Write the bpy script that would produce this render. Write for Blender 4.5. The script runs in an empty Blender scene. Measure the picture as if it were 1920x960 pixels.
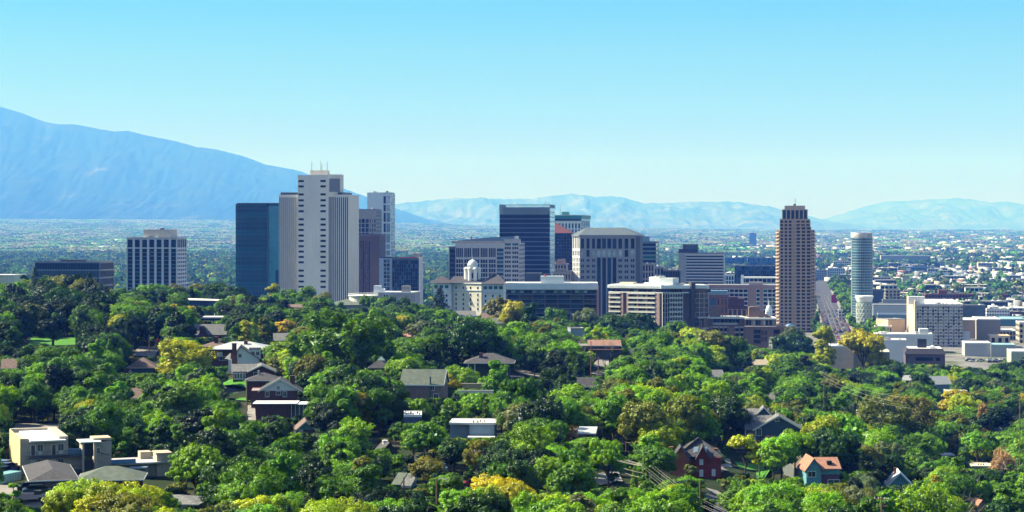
import bpy, math, random
import numpy as np
from mathutils import Vector, Matrix
random.seed(7)
RNG = np.random.default_rng(11)
S = bpy.context.scene
COL = S.collection

# ------------------------------------------------------------------ camera
F = 3583.0            # focal length in pixels of the 1920 px wide photograph
CAMZ = 90.0           # metres above the valley floor
HOR = 428.0           # pixel row of the horizon
cam_d = bpy.data.cameras.new("camera")
cam_d.sensor_width = 36.0
cam_d.lens = F / 1920 * 36.0
cam_d.shift_y = -(480 - HOR) / 1920
cam_d.clip_start = 1.0
cam_d.clip_end = 120000
cam = bpy.data.objects.new("camera", cam_d)
COL.objects.link(cam)
cam.location = (0, 0, CAMZ)
cam.rotation_euler = (math.radians(90), 0, 0)
S.camera = cam

# ------------------------------------------------------------------ light
SUN_EL = math.radians(41)
SUN_AZ = math.radians(-76)      # from +Y towards +X: the sun stands to the left, a little beyond the city
sdir = Vector((math.sin(SUN_AZ) * math.cos(SUN_EL), math.cos(SUN_AZ) * math.cos(SUN_EL), math.sin(SUN_EL)))
world = bpy.data.worlds.new("World")
S.world = world
world.use_nodes = True
nt = world.node_tree
nt.nodes.clear()
wo = nt.nodes.new("ShaderNodeOutputWorld")
bg = nt.nodes.new("ShaderNodeBackground")
sky = nt.nodes.new("ShaderNodeTexSky")
sky.sky_type = 'NISHITA'
sky.sun_disc = False
sky.sun_elevation = SUN_EL
sky.sun_rotation = SUN_AZ
sky.altitude = 1300
sky.air_density = 1.0
sky.dust_density = 0.6
sky.ozone_density = 2.0
bg.inputs[1].default_value = 0.10
# cyan tint over the sky model; overhead warmed to neutralise fill on shaded walls
wtc = nt.nodes.new("ShaderNodeTexCoord")
wsep = nt.nodes.new("ShaderNodeSeparateXYZ")
nt.links.new(wtc.outputs['Generated'], wsep.inputs[0])
wr = nt.nodes.new("ShaderNodeValToRGB")
SKY_RAMP = [(0.0, (0.30, 0.15, 0.10)), (0.0355, (0.25, 0.15, 0.10)), (0.063, (0.24, 0.32, 0.10)), (0.091, (0.22, 0.38, 0.25)), (0.116, (0.16, 0.40, 0.45)), (0.35, (1.08, 0.92, 0.80))]
while len(wr.color_ramp.elements) < len(SKY_RAMP):
 wr.color_ramp.elements.new(0.5)
for e_, (p_, c_) in zip(wr.color_ramp.elements, SKY_RAMP):
 e_.position = p_
for e_, (p_, c_) in zip(wr.color_ramp.elements, SKY_RAMP):
 e_.color = (*c_, 1)
nt.links.new(wsep.outputs[2], wr.inputs[0])
wm = nt.nodes.new("ShaderNodeMix")
wm.data_type = 'RGBA'
wm.blend_type = 'MULTIPLY'
wm.inputs[0].default_value = 1.0
nt.links.new(sky.outputs[0], wm.inputs[6])
nt.links.new(wr.outputs[0], wm.inputs[7])
nt.links.new(wm.outputs[2], bg.inputs[0])
nt.links.new(bg.outputs[0], wo.inputs[0])
sl = bpy.data.lights.new("sun", 'SUN')
sl.energy = 5.0
sl.angle = math.radians(0.5)
sl.color = (1.0, 0.965, 0.95)
sun = bpy.data.objects.new("sun", sl)
COL.objects.link(sun)
sun.rotation_euler = sdir.to_track_quat('Z', 'Y').to_euler()

S.view_settings.view_transform = 'Standard'
S.view_settings.look = 'None'
S.view_settings.exposure = 1.4
S.view_settings.gamma = 1.0
S.view_settings.use_curve_mapping = False
cy = S.cycles
cy.max_bounces = 5
cy.diffuse_bounces = 2
cy.glossy_bounces = 2
cy.transmission_bounces = 3
cy.transparent_max_bounces = 6
cy.volume_bounces = 0
cy.caustics_reflective = False
cy.caustics_refractive = False
cy.use_denoising = True
cy.use_adaptive_sampling = True
cy.adaptive_threshold = 0.02

# ------------------------------------------------------------------ helpers
def lin(c):
 return c

def X_at(px, Y):
 return (px - 960.0) / F * Y

def Z_at(py, Y):
 return CAMZ + (HOR - py) / F * Y

def py_of(z, Y):
 return HOR - (z - CAMZ) * F / Y

_h = {}
def _hash(ix, iy, seed):
 n = (ix.astype(np.int64) * 374761393 + iy.astype(np.int64) * 668265263 + seed * 1442695041) & 0x7fffffff
 n = (n ^ (n >> 13)) * 1274126177 & 0x7fffffff
 return ((n ^ (n >> 16)) & 0xffff) / 65535.0

def vnoise(x, y, seed=0):
 x = np.asarray(x, float); y = np.asarray(y, float)
 ix = np.floor(x); iy = np.floor(y)
 fx = x - ix; fy = y - iy
 fx = fx * fx * (3 - 2 * fx); fy = fy * fy * (3 - 2 * fy)
 ix = ix.astype(np.int64); iy = iy.astype(np.int64)
 a = _hash(ix, iy, seed); b = _hash(ix + 1, iy, seed)
 c = _hash(ix, iy + 1, seed); d = _hash(ix + 1, iy + 1, seed)
 return (a * (1 - fx) + b * fx) * (1 - fy) + (c * (1 - fx) + d * fx) * fy

def fbm(x, y, seed=0, o=4):
 r = 0; a = 0.5; t = 0
 for i in range(o):
  r = r + a * vnoise(x * 2 ** i, y * 2 ** i, seed + i * 17); t += a; a *= 0.5
 return r / t

def ridged(x, y, seed=0, o=4):
 r = 0; a = 0.5; t = 0
 for i in range(o):
  r = r + a * (1 - np.abs(2 * vnoise(x * 2 ** i, y * 2 ** i, seed + i * 17) - 1)); t += a; a *= 0.5
 return r / t

# ---- materials
_M = {}
def new_mat(name):
 m = bpy.data.materials.new(name)
 m.use_nodes = True
 m.node_tree.nodes.clear()
 return m, m.node_tree

def N(nt, kind, **kw):
 n = nt.nodes.new(kind)
 for k, v in kw.items():
  setattr(n, k, v)
 return n

def mat(name, color, rough=0.85, var=0.18, scale=0.6, metal=0.0, spec=0.3, streak=0.0):
 """A plain surface with its own mottling, so no wall or roof is one flat value."""
 if name in _M:
  return _M[name]
 m, t = new_mat(name)
 out = N(t, "ShaderNodeOutputMaterial"); p = N(t, "ShaderNodeBsdfPrincipled")
 p.inputs['Roughness'].default_value = rough
 p.inputs['Metallic'].default_value = metal
 p.inputs['Specular IOR Level'].default_value = spec
 tc = N(t, "ShaderNodeTexCoord")
 n1 = N(t, "ShaderNodeTexNoise"); n1.inputs['Scale'].default_value = scale; n1.inputs['Detail'].default_value = 5
 mp = N(t, "ShaderNodeMapping"); mp.inputs['Scale'].default_value = (1, 1, 0.35 if streak else 1)
 t.links.new(tc.outputs['Object'], mp.inputs[0]); t.links.new(mp.outputs[0], n1.inputs['Vector'])
 mr = N(t, "ShaderNodeMapRange")
 mr.inputs[1].default_value = 0.3; mr.inputs[2].default_value = 0.7
 mr.inputs[3].default_value = 1 - var; mr.inputs[4].default_value = 1 + var
 t.links.new(n1.outputs[0], mr.inputs[0])
 mx = N(t, "ShaderNodeMix", data_type='RGBA', blend_type='MULTIPLY'); mx.inputs[0].default_value = 1
 mx.inputs[6].default_value = (*color, 1)
 cmb = N(t, "ShaderNodeCombineColor")
 for i in range(3):
  t.links.new(mr.outputs[0], cmb.inputs[i])
 t.links.new(cmb.outputs[0], mx.inputs[7])
 t.links.new(mx.outputs[2], p.inputs['Base Color'])
 t.links.new(p.outputs[0], out.inputs[0])
 _M[name] = m
 return m

def glass(name, color, rough=0.06, metal=0.0, spec=0.6, var=0.35, wob=0.02):
 """Tinted window glass: dark, glossy, each pane a little out of true."""
 if name in _M:
  return _M[name]
 m, t = new_mat(name)
 out = N(t, "ShaderNodeOutputMaterial"); p = N(t, "ShaderNodeBsdfPrincipled")
 p.inputs['Roughness'].default_value = rough
 p.inputs['Metallic'].default_value = metal
 p.inputs['Specular IOR Level'].default_value = spec
 oi = N(t, "ShaderNodeObjectInfo")
 geo = N(t, "ShaderNodeNewGeometry")
 vo = N(t, "ShaderNodeTexVoronoi"); vo.inputs['Scale'].default_value = 0.28
 t.links.new(geo.outputs['Position'], vo.inputs['Vector'])
 ad = N(t, "ShaderNodeMath", operation='ADD')
 t.links.new(oi.outputs['Random'], ad.inputs[0]); t.links.new(vo.outputs['Color'], ad.inputs[1])
 mr = N(t, "ShaderNodeMapRange"); mr.inputs[2].default_value = 2.0
 mr.inputs[3].default_value = 1 - var; mr.inputs[4].default_value = 1 + var * 1.6
 t.links.new(ad.outputs[0], mr.inputs[0])
 cmb = N(t, "ShaderNodeCombineColor")
 for i in range(3):
  t.links.new(mr.outputs[0], cmb.inputs[i])
 mx = N(t, "ShaderNodeMix", data_type='RGBA', blend_type='MULTIPLY'); mx.inputs[0].default_value = 1
 mx.inputs[6].default_value = (*color, 1)
 t.links.new(cmb.outputs[0], mx.inputs[7])
 t.links.new(mx.outputs[2], p.inputs['Base Color'])
 nz = N(t, "ShaderNodeTexNoise"); nz.inputs['Scale'].default_value = 0.12; nz.inputs['Detail'].default_value = 3
 t.links.new(geo.outputs['Position'], nz.inputs['Vector'])
 bp = N(t, "ShaderNodeBump"); bp.inputs['Strength'].default_value = 1.0; bp.inputs['Distance'].default_value = wob * 10
 t.links.new(nz.outputs[0], bp.inputs['Height']); t.links.new(bp.outputs[0], p.inputs['Normal'])
 t.links.new(p.outputs[0], out.inputs[0])
 _M[name] = m
 return m

# ---- objects
def ordw(i):
 return (['first', 'second', 'third', 'fourth', 'fifth', 'sixth', 'seventh', 'eighth', 'ninth', 'tenth', 'eleventh', 'twelfth', 'thirteenth', 'fourteenth', 'fifteenth', 'sixteenth', 'seventeenth', 'eighteenth', 'nineteenth', 'twentieth'] + ['twenty-' + w for w in ('first', 'second', 'third', 'fourth', 'fifth', 'sixth', 'seventh', 'eighth', 'ninth')] + ['thirtieth'])[min(i, 29)]
def relabel(L, fmt):
 """Numbers look-alikes in a given order so that each label points to one thing."""
 by = {}
 for o in L: by.setdefault(o['label'], []).append(o)
 for k, q in by.items():
  if len(q) > 1:
   for i, o in enumerate(q): o['label'] = fmt % (ordw(i), k)
def link(o):
 COL.objects.link(o)
 return o

def tag(o, label=None, cat=None, group=None, kind=None):
 if label: o['label'] = label
 if cat: o['category'] = cat
 if group: o['group'] = group
 if kind: o['kind'] = kind
 return o

def thing(name, label, cat, loc=(0, 0, 0), rz=0.0, group=None):
 o = bpy.data.objects.new(name, None)
 o.empty_display_size = 1
 link(o)
 o.location = loc
 o.rotation_euler = (0, 0, rz)
 return tag(o, label, cat, group)

class MB:
 """Collects boxes, prisms and tubes, then links them as one mesh object."""
 def __init__(s):
  s.v = []; s.f = []
 def add(s, vs, fs):
  k = len(s.v)
  s.v += [tuple(p) for p in vs]
  s.f += [tuple(i + k for i in f) for f in fs]
  return s
 def box(s, x0, y0, z0, x1, y1, z1):
  if x1 < x0: x0, x1 = x1, x0
  if y1 < y0: y0, y1 = y1, y0
  if z1 < z0: z0, z1 = z1, z0
  return s.add([(x0, y0, z0), (x1, y0, z0), (x1, y1, z0), (x0, y1, z0), (x0, y0, z1), (x1, y0, z1), (x1, y1, z1), (x0, y1, z1)],
     [(3, 2, 1, 0), (4, 5, 6, 7), (0, 1, 5, 4), (1, 2, 6, 5), (2, 3, 7, 6), (3, 0, 4, 7)])
 def prism(s, poly, z0, z1, top=None):
  n = len(poly); top = top or poly
  vs = [(x, y, z0) for x, y in poly] + [(x, y, z1) for x, y in top]
  fs = [tuple(range(n))[::-1], tuple(range(n, 2 * n))]
  fs += [(i, (i + 1) % n, (i + 1) % n + n, i + n) for i in range(n)]
  return s.add(vs, fs)
 def cyl(s, x, y, z0, z1, r0, r1=None, n=16):
  r1 = r0 if r1 is None else r1
  p = [(x + r0 * math.cos(2 * math.pi * i / n), y + r0 * math.sin(2 * math.pi * i / n)) for i in range(n)]
  q = [(x + r1 * math.cos(2 * math.pi * i / n), y + r1 * math.sin(2 * math.pi * i / n)) for i in range(n)]
  return s.prism(p, z0, z1, q)
 def dome(s, x, y, z, r, h, n=20, m=7):
  for j in range(m):
   a0 = math.pi / 2 * j / m; a1 = math.pi / 2 * (j + 1) / m
   s.cyl(x, y, z + h * math.sin(a0), z + h * math.sin(a1), r * math.cos(a0), max(r * math.cos(a1), 0.01), n)
  return s
 def tube(s, pts, r, n=5):
  pts = [Vector(p) for p in pts]
  rings = []
  for i, p in enumerate(pts):
   d = (pts[min(i + 1, len(pts) - 1)] - pts[max(i - 1, 0)]).normalized()
   a = d.cross(Vector((0, 0, 1)))
   if a.length < 1e-3: a = Vector((1, 0, 0))
   a.normalize(); b = d.cross(a)
   rr = r[i] if isinstance(r, (list, tuple)) else r
   rings.append([p + (a * math.cos(2 * math.pi * k / n) + b * math.sin(2 * math.pi * k / n)) * rr for k in range(n)])
  vs = [q for g in rings for q in g]; fs = []
  for i in range(len(rings) - 1):
   for k in range(n):
    fs.append((i * n + k, i * n + (k + 1) % n, (i + 1) * n + (k + 1) % n, (i + 1) * n + k))
  fs.append(tuple(range(n))[::-1]); fs.append(tuple(range((len(rings) - 1) * n, len(rings) * n)))
  return s.add(vs, fs)
 def build(s, name, m, parent=None, loc=None, rz=None, smooth=False):
  me = bpy.data.meshes.new(name)
  me.from_pydata([tuple(p) for p in s.v], [], s.f)
  me.materials.append(m)
  if smooth:
   me.polygons.foreach_set('use_smooth', [True] * len(me.polygons))
  o = bpy.data.objects.new(name, me)
  link(o)
  if parent: o.parent = parent
  if loc is not None: o.location = loc
  if rz is not None: o.rotation_euler = (0, 0, rz)
  return o

def np_mesh(name, V, Q, m=None, face_attr=None, smooth=False):
 me = bpy.data.meshes.new(name)
 V = np.asarray(V, np.float32); Q = np.asarray(Q, np.int32)
 k = Q.shape[1]
 me.vertices.add(len(V)); me.vertices.foreach_set('co', V.ravel())
 me.loops.add(Q.size); me.loops.foreach_set('vertex_index', Q.ravel())
 me.polygons.add(len(Q)); me.polygons.foreach_set('loop_start', np.arange(0, Q.size, k, dtype=np.int32))
 me.update(calc_edges=True)
 me.validate()
 if face_attr is not None and len(me.polygons) == len(Q):
  for nm, arr in face_attr.items():
   a = me.attributes.new(nm, 'FLOAT', 'FACE'); a.data.foreach_set('value', np.asarray(arr, np.float32))
 if smooth:
  me.polygons.foreach_set('use_smooth', np.ones(len(me.polygons), bool))
 if m: me.materials.append(m)
 return me
# ------------------------------------------------------------------ terrain
T_U = np.array([-100, 250, 600, 960, 1300, 1600, 1920, 2400.0])
T_Y = np.array([0, 50, 100, 180, 260, 320, 400, 550, 720, 900, 1100, 1300, 1500, 1700, 1900.0])
T_Z = np.array([
 [87, 87, 87, 87, 87, 86, 85, 84],
 [74, 74, 74, 74, 73, 71, 69, 67],
 [62, 62, 62, 62, 60, 56, 53, 50],
 [49, 49, 49, 49, 48, 44, 40, 36],
 [44, 44, 44, 44, 43, 37, 32, 28],
 [43, 43, 43, 42, 41, 34, 27, 22],
 [42, 42, 42, 42, 38, 29, 20, 15],
 [40, 40, 41, 41, 34, 20, 10, 8],
 [48, 47, 44, 40, 31, 14, 6, 5],
 [50, 47, 43, 36, 26, 9, 3, 3],
 [49, 46, 37, 25, 17, 5, 1, 1],
 [40, 36, 24, 12, 8, 1, 0, 0],
 [20, 14, 8, 3, 2, 0, 0, 0],
 [5, 2, 1, 0, 0, 0, 0, 0],
 [0, 0, 0, 0, 0, 0, 0, 0.0]])
PADS = []     # (x, y, z, radius): level ground a house stands on

def terr(x, y):
 x = np.atleast_1d(np.asarray(x, float)); y = np.atleast_1d(np.asarray(y, float))
 x, y = np.broadcast_arrays(x, y)
 yy = np.clip(y, 0, 1900)
 u = 960 + F * x / np.maximum(y, 220)
 u = np.clip(u, T_U[0], T_U[-1])
 iu = np.clip(np.searchsorted(T_U, u) - 1, 0, len(T_U) - 2)
 iy = np.clip(np.searchsorted(T_Y, yy) - 1, 0, len(T_Y) - 2)
 fu = (u - T_U[iu]) / (T_U[iu + 1] - T_U[iu]); fy = (yy - T_Y[iy]) / (T_Y[iy + 1] - T_Y[iy])
 z = (T_Z[iy, iu] * (1 - fu) + T_Z[iy, iu + 1] * fu) * (1 - fy) + (T_Z[iy + 1, iu] * (1 - fu) + T_Z[iy + 1, iu + 1] * fu) * fy
 amp = np.clip((z - 3) / 15, 0, 1)
 z = z + amp * (fbm(x / 90, y / 90, 3) - 0.5) * 3.0
 R_ = np.interp(960 + F * x / np.maximum(y, 220), [0, 600, 1000, 1500, 1920], [205, 190, 95, 60, 60]); z = z + R_ * np.clip((y - 8000) / 18000, 0, 1) ** 1.3
 dw = np.zeros_like(z); dz = np.zeros_like(z)
 for (a, b, c, r) in PADS:
  w = np.exp(-(((x - a) ** 2 + (y - b) ** 2) / (r * r)) ** 1.5)
  dw = dw + w; dz = dz + w * (c - z)
 return z + dz / np.maximum(dw, 1.0)

def g(x, y):
 return float(terr(x, y)[0])

def build_ground():
 xs = np.concatenate([-np.geomspace(68000, 700, 40), np.arange(-690, 700, 11.0), np.geomspace(700, 68000, 40)])
 ys = np.concatenate([[-3000, -1000, -300, -100, -40], np.arange(0, 1960, 11.0), np.geomspace(2000, 80000, 74)])
 XX, YY = np.meshgrid(xs, ys)
 ZZ = terr(XX.ravel(), YY.ravel())
 V = np.stack([XX.ravel(), YY.ravel(), ZZ], 1)
 n = len(xs); r = np.arange(len(ys) - 1)[:, None] * n + np.arange(n - 1)[None, :]
 r = r.ravel()
 Q = np.stack([r, r + 1, r + 1 + n, r + n], 1)
 m, t = new_mat("ground_cover")
 out = N(t, "ShaderNodeOutputMaterial"); p = N(t, "ShaderNodeBsdfPrincipled")
 p.inputs['Roughness'].default_value = 0.95; p.inputs['Specular IOR Level'].default_value = 0.1
 geo = N(t, "ShaderNodeNewGeometry"); sp = N(t, "ShaderNodeSeparateXYZ")
 t.links.new(geo.outputs['Position'], sp.inputs[0])
 def noise(scale, detail=5, rough=0.6):
  n_ = N(t, "ShaderNodeTexNoise"); n_.inputs['Scale'].default_value = scale; n_.inputs['Detail'].default_value = detail
  n_.inputs['Roughness'].default_value = rough
  t.links.new(geo.outputs['Position'], n_.inputs['Vector']); return n_.outputs[0]
 def ramp(fac, stops):
  r_ = N(t, "ShaderNodeValToRGB")
  while len(r_.color_ramp.elements) < len(stops): r_.color_ramp.elements.new(0.5)
  for e, (ps, c) in zip(r_.color_ramp.elements, stops): e.position = ps
  for e, (ps, c) in zip(r_.color_ramp.elements, stops): e.color = (*c, 1)
  t.links.new(fac, r_.inputs[0]); return r_.outputs[0]
 def mix(f, a, b):
  x_ = N(t, "ShaderNodeMix", data_type='RGBA')
  t.links.new(f, x_.inputs[0]); t.links.new(a, x_.inputs[6]); t.links.new(b, x_.inputs[7]); return x_.outputs[2]
 def rng(v, a, b, c=0.0, d=1.0):
  r_ = N(t, "ShaderNodeMapRange"); r_.inputs[1].default_value = a; r_.inputs[2].default_value = b
  r_.inputs[3].default_value = c; r_.inputs[4].default_value = d; t.links.new(v, r_.inputs[0]); return r_.outputs[0]
 near = ramp(noise(0.07), [(0.3, (0.012, 0.022, 0.007)), (0.5, (0.02, 0.034, 0.01)), (0.65, (0.045, 0.042, 0.022)), (0.8, (0.09, 0.075, 0.055))])
 town = ramp(noise(0.02), [(0.35, (0.10, 0.10, 0.10)), (0.5, (0.20, 0.19, 0.18)), (0.6, (0.06, 0.08, 0.03)), (0.75, (0.28, 0.27, 0.25))])
 far = ramp(noise(0.006, 9, 0.72), [(0.38, (0.018, 0.045, 0.018)), (0.5, (0.03, 0.075, 0.03)), (0.56, (0.07, 0.12, 0.07)), (0.62, (0.26, 0.25, 0.22)), (0.70, (0.50, 0.47, 0.42))])
 b1 = rng(sp.outputs[2], 22, 6)
 b2 = rng(sp.outputs[1], 1900, 2500)
 c = mix(b2, mix(b1, near, town), far)
 t.links.new(c, p.inputs['Base Color']); t.links.new(p.outputs[0], out.inputs[0])
 me = np_mesh("ground", V, Q, m, smooth=True)
 o = link(bpy.data.objects.new("ground", me)); o['kind'] = 'structure'
 return o

# ------------------------------------------------------------------ mountains
def hill_mat(name, stops, scale):
 m, t = new_mat(name)
 out = N(t, "ShaderNodeOutputMaterial"); p = N(t, "ShaderNodeBsdfPrincipled")
 p.inputs['Roughness'].default_value = 1.0; p.inputs['Specular IOR Level'].default_value = 0.0
 geo = N(t, "ShaderNodeNewGeometry")
 n_ = N(t, "ShaderNodeTexNoise"); n_.inputs['Scale'].default_value = scale; n_.inputs['Detail'].default_value = 8; n_.inputs['Roughness'].default_value = 0.65
 t.links.new(geo.outputs['Position'], n_.inputs['Vector'])
 r_ = N(t, "ShaderNodeValToRGB")
 while len(r_.color_ramp.elements) < len(stops): r_.color_ramp.elements.new(0.5)
 for e, (ps, c) in zip(r_.color_ramp.elements, stops): e.position = ps
 for e, (ps, c) in zip(r_.color_ramp.elements, stops): e.color = (*c, 1)
 t.links.new(n_.outputs[0], r_.inputs[0]); t.links.new(r_.outputs[0], p.inputs['Base Color'])
 t.links.new(p.outputs[0], out.inputs[0])
 return m

def mountains(name, prof, Yfoot, Yridge, Yback, m, seed, spur, foot_px, rough=1.0, power=0.9):
 """A range whose ridge follows the photographed skyline; spurs and gullies run down its slopes."""
 P = np.array(prof, float)
 u = np.arange(P[0, 0], P[-1, 0] + 1, 3.0)
 ridge = np.interp(u, P[:, 0], P[:, 1])
 rows = np.concatenate([np.linspace(0, 1, 70), np.linspace(1.05, 1.8, 12)])
 U, T = np.meshgrid(u, rows)
 Yr = Yridge + 900 * (fbm(u / 260, u * 0 + 5, seed + 9) - 0.5) * 2
 YR = np.broadcast_to(Yr, U.shape)
 Yc = np.where(T <= 1, Yfoot + (YR - Yfoot) * T, YR + (Yback - YR) * (T - 1) / 0.8)
 Hr = CAMZ + (HOR - ridge) / F * Yr
 H = np.broadcast_to(Hr, U.shape)
 warp = (fbm(U / 90, T * 3, seed + 4) - 0.5) * 60
 sp_ = ridged((U + warp + T * 60) / spur, T * 2.2, seed, 4)
 gl = ridged((U - warp * 0.6 - T * 45) / (spur * 0.33), T * 4.0, seed + 3, 3)
 sh = np.clip(T, 0, 1) ** power
 body = 0.25 * sh + 0.75 * sh ** 2.2
 env = np.clip(T, 0, 1) * np.clip(1 - T, 0, 1) * 4
 k = body * (1 + env ** 0.6 * 0.75 * rough * (sp_ - 0.62)) + env * rough * 0.10 * (gl - 0.6)
 k = np.where(T > 1, 1 - (T - 1) / 0.8 * 0.9, k)
 Z = np.maximum(H * k, -20 + 0 * H)
 crest = np.exp(-((T - 1) / 0.06) ** 2) * (fbm(U / 9, U * 0, seed + 21) - 0.5) * 14 * rough * Yridge / 20000
 Z = Z + crest
 X = (U - 960) / F * YR * (0.35 + 0.65 * Yc / YR)
 # keep the ridge exactly on the skyline: there Yc == YR
 Z[0] = -15
 V = np.stack([X.ravel(), Yc.ravel(), Z.ravel()], 1)
 n = len(u); r = (np.arange(len(rows) - 1)[:, None] * n + np.arange(n - 1)[None, :]).ravel()
 Q = np.stack([r, r + 1, r + 1 + n, r + n], 1)
 me = np_mesh(name, V, Q, m, smooth=False)
 o = link(bpy.data.objects.new(name, me)); o['kind'] = 'structure'
 return o

def build_mountains():
 dark = hill_mat("mountain_forest", [(0.35, (0.008, 0.018, 0.024)), (0.5, (0.013, 0.025, 0.028)), (0.62, (0.028, 0.036, 0.036)), (0.78, (0.13, 0.13, 0.12))], 0.0012)
 dry = hill_mat("mountain_dry", [(0.35, (0.025, 0.05, 0.04)), (0.5, (0.06, 0.08, 0.06)), (0.62, (0.12, 0.12, 0.09)), (0.78, (0.28, 0.25, 0.21))], 0.0009)
 mountains("mountains", [(-420, 150), (-200, 165), (-60, 188), (0, 200), (40, 212), (85, 229), (110, 233), (140, 233), (170, 239), (215, 247), (240, 245), (270, 253),
  (330, 265), (370, 276), (400, 279), (450, 291), (500, 309), (560, 320), (600, 334), (640, 352), (690, 370), (745, 392), (800, 410), (860, 424)],
  26000, 42000, 54000, dark, 31, 75, 0, .55)
 mountains("mountains", [(560, 400), (640, 393), (690, 388), (745, 382), (800, 376), (850, 372), (905, 372), (960, 373), (1000, 372), (1030, 368), (1070, 363), (1095, 366),
  (1120, 369), (1150, 367), (1180, 374), (1210, 382), (1250, 381), (1290, 378), (1340, 379), (1365, 377), (1390, 380), (1440, 387), (1480, 396), (1520, 406), (1560, 415), (1620, 424)],
  40000, 56000, 68000, dry, 77, 62, 0, 1.25)
 mountains("mountains", [(1380, 425), (1450, 422), (1530, 416), (1560, 406), (1595, 396), (1630, 385), (1660, 378), (1700, 377), (1740, 374), (1800, 372), (1830, 375), (1860, 380), (1890, 379), (1920, 384),
  (2000, 380), (2100, 372), (2300, 380), (2500, 390)],
  52000, 68000, 78000, dry, 133, 70, 0, 1.2)

# ------------------------------------------------------------------ haze
HAZE_DENSITY = 7.3e-5
def build_haze():
 m, t = new_mat("valley_air")
 out = N(t, "ShaderNodeOutputMaterial"); v = N(t, "ShaderNodeVolumePrincipled")
 v.inputs["Color"].default_value = (0.060, 0.212, 1.0, 1); v.inputs['Absorption Color'].default_value = (1, 1, 1, 1)
 v.inputs['Density'].default_value = HAZE_DENSITY
 v.inputs['Anisotropy'].default_value = 0.0
 t.links.new(v.outputs[0], out.inputs['Volume'])
 b = MB().box(-72000, -4000, -25, 72000, 84000, 3100)
 o = b.build("haze", m); o['kind'] = 'stuff'
 o['label'] = 'thin blue morning haze lying over the whole valley'
 return o
# ------------------------------------------------------------------ trees
def leaf_material():
 m, t = new_mat("leaves")
 out = N(t, "ShaderNodeOutputMaterial")
 at = N(t, "ShaderNodeAttribute", attribute_type='INSTANCER', attribute_name='tint')
 fa = N(t, "ShaderNodeAttribute", attribute_type='GEOMETRY', attribute_name='shade')
 mr = N(t, "ShaderNodeMapRange"); mr.inputs[3].default_value = 0.5; mr.inputs[4].default_value = 1.55
 t.links.new(fa.outputs['Fac'], mr.inputs[0])
 cmb = N(t, "ShaderNodeCombineColor")
 for i in range(3): t.links.new(mr.outputs[0], cmb.inputs[i])
 mx = N(t, "ShaderNodeMix", data_type='RGBA', blend_type='MULTIPLY'); mx.inputs[0].default_value = 1
 t.links.new(at.outputs['Color'], mx.inputs[6]); t.links.new(cmb.outputs[0], mx.inputs[7])
 # some boughs turn yellower than the rest
 geo = N(t, "ShaderNodeNewGeometry")
 nz = N(t, "ShaderNodeTexNoise"); nz.inputs['Scale'].default_value = 0.16; nz.inputs['Detail'].default_value = 2
 t.links.new(geo.outputs['Position'], nz.inputs['Vector'])
 r2 = N(t, "ShaderNodeMapRange"); r2.inputs[1].default_value = 0.50; r2.inputs[2].default_value = 0.72; r2.inputs[4].default_value = 0.6
 t.links.new(nz.outputs[0], r2.inputs[0])
 m2 = N(t, "ShaderNodeMix", data_type='RGBA', blend_type='MULTIPLY'); m2.inputs[0].default_value = 1
 m2.inputs[7].default_value = (1.45, 1.15, 0.5, 1); t.links.new(mx.outputs[2], m2.inputs[6])
 m3 = N(t, "ShaderNodeMix", data_type='RGBA'); t.links.new(r2.outputs[0], m3.inputs[0])
 t.links.new(mx.outputs[2], m3.inputs[6]); t.links.new(m2.outputs[2], m3.inputs[7])
 df = N(t, "ShaderNodeBsdfDiffuse"); tr = N(t, "ShaderNodeBsdfTranslucent"); gl = N(t, "ShaderNodeBsdfGlossy")
 gl.inputs['Roughness'].default_value = 0.45; gl.inputs['Color'].default_value = (0.9, 0.95, 1, 1)
 t.links.new(m3.outputs[2], df.inputs[0])
 m4 = N(t, "ShaderNodeMix", data_type='RGBA', blend_type='MULTIPLY'); m4.inputs[0].default_value = 1
 m4.inputs[7].default_value = (1.5, 1.35, 0.45, 1); t.links.new(m3.outputs[2], m4.inputs[6])
 t.links.new(m4.outputs[2], tr.inputs[0])
 s1 = N(t, "ShaderNodeMixShader"); s1.inputs[0].default_value = 0.27
 t.links.new(df.outputs[0], s1.inputs[1]); t.links.new(tr.outputs[0], s1.inputs[2])
 s2 = N(t, "ShaderNodeMixShader"); s2.inputs[0].default_value = 0.025
 t.links.new(s1.outputs[0], s2.inputs[1]); t.links.new(gl.outputs[0], s2.inputs[2])
 t.links.new(s2.outputs[0], out.inputs[0])
 return m

LEAF = leaf_material()
BARK = mat("bark", (0.09, 0.07, 0.05), 0.95, 0.3, 3.0)

def quads_from(C, Nrm, size, rng, aspect=0.75):
 n = len(C)
 Nrm = Nrm / np.maximum(np.linalg.norm(Nrm, axis=1, keepdims=True), 1e-6)
 r = rng.normal(size=(n, 3)); a = np.cross(Nrm, r); a /= np.maximum(np.linalg.norm(a, axis=1, keepdims=True), 1e-6)
 b = np.cross(Nrm, a)
 s = size[:, None]
 fold = Nrm * s * 0.22
 P0 = C - a * s; P1 = C - b * s * aspect + fold; P2 = C + a * s; P3 = C + b * s * aspect + fold
 V = np.stack([P0, P1, P2, P3], 1).reshape(-1, 3)
 Q = np.arange(4 * n).reshape(n, 4)
 return V, Q

def sph(n, rng):
 v = rng.normal(size=(n, 3)); return v / np.linalg.norm(v, axis=1, keepdims=True)

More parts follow.
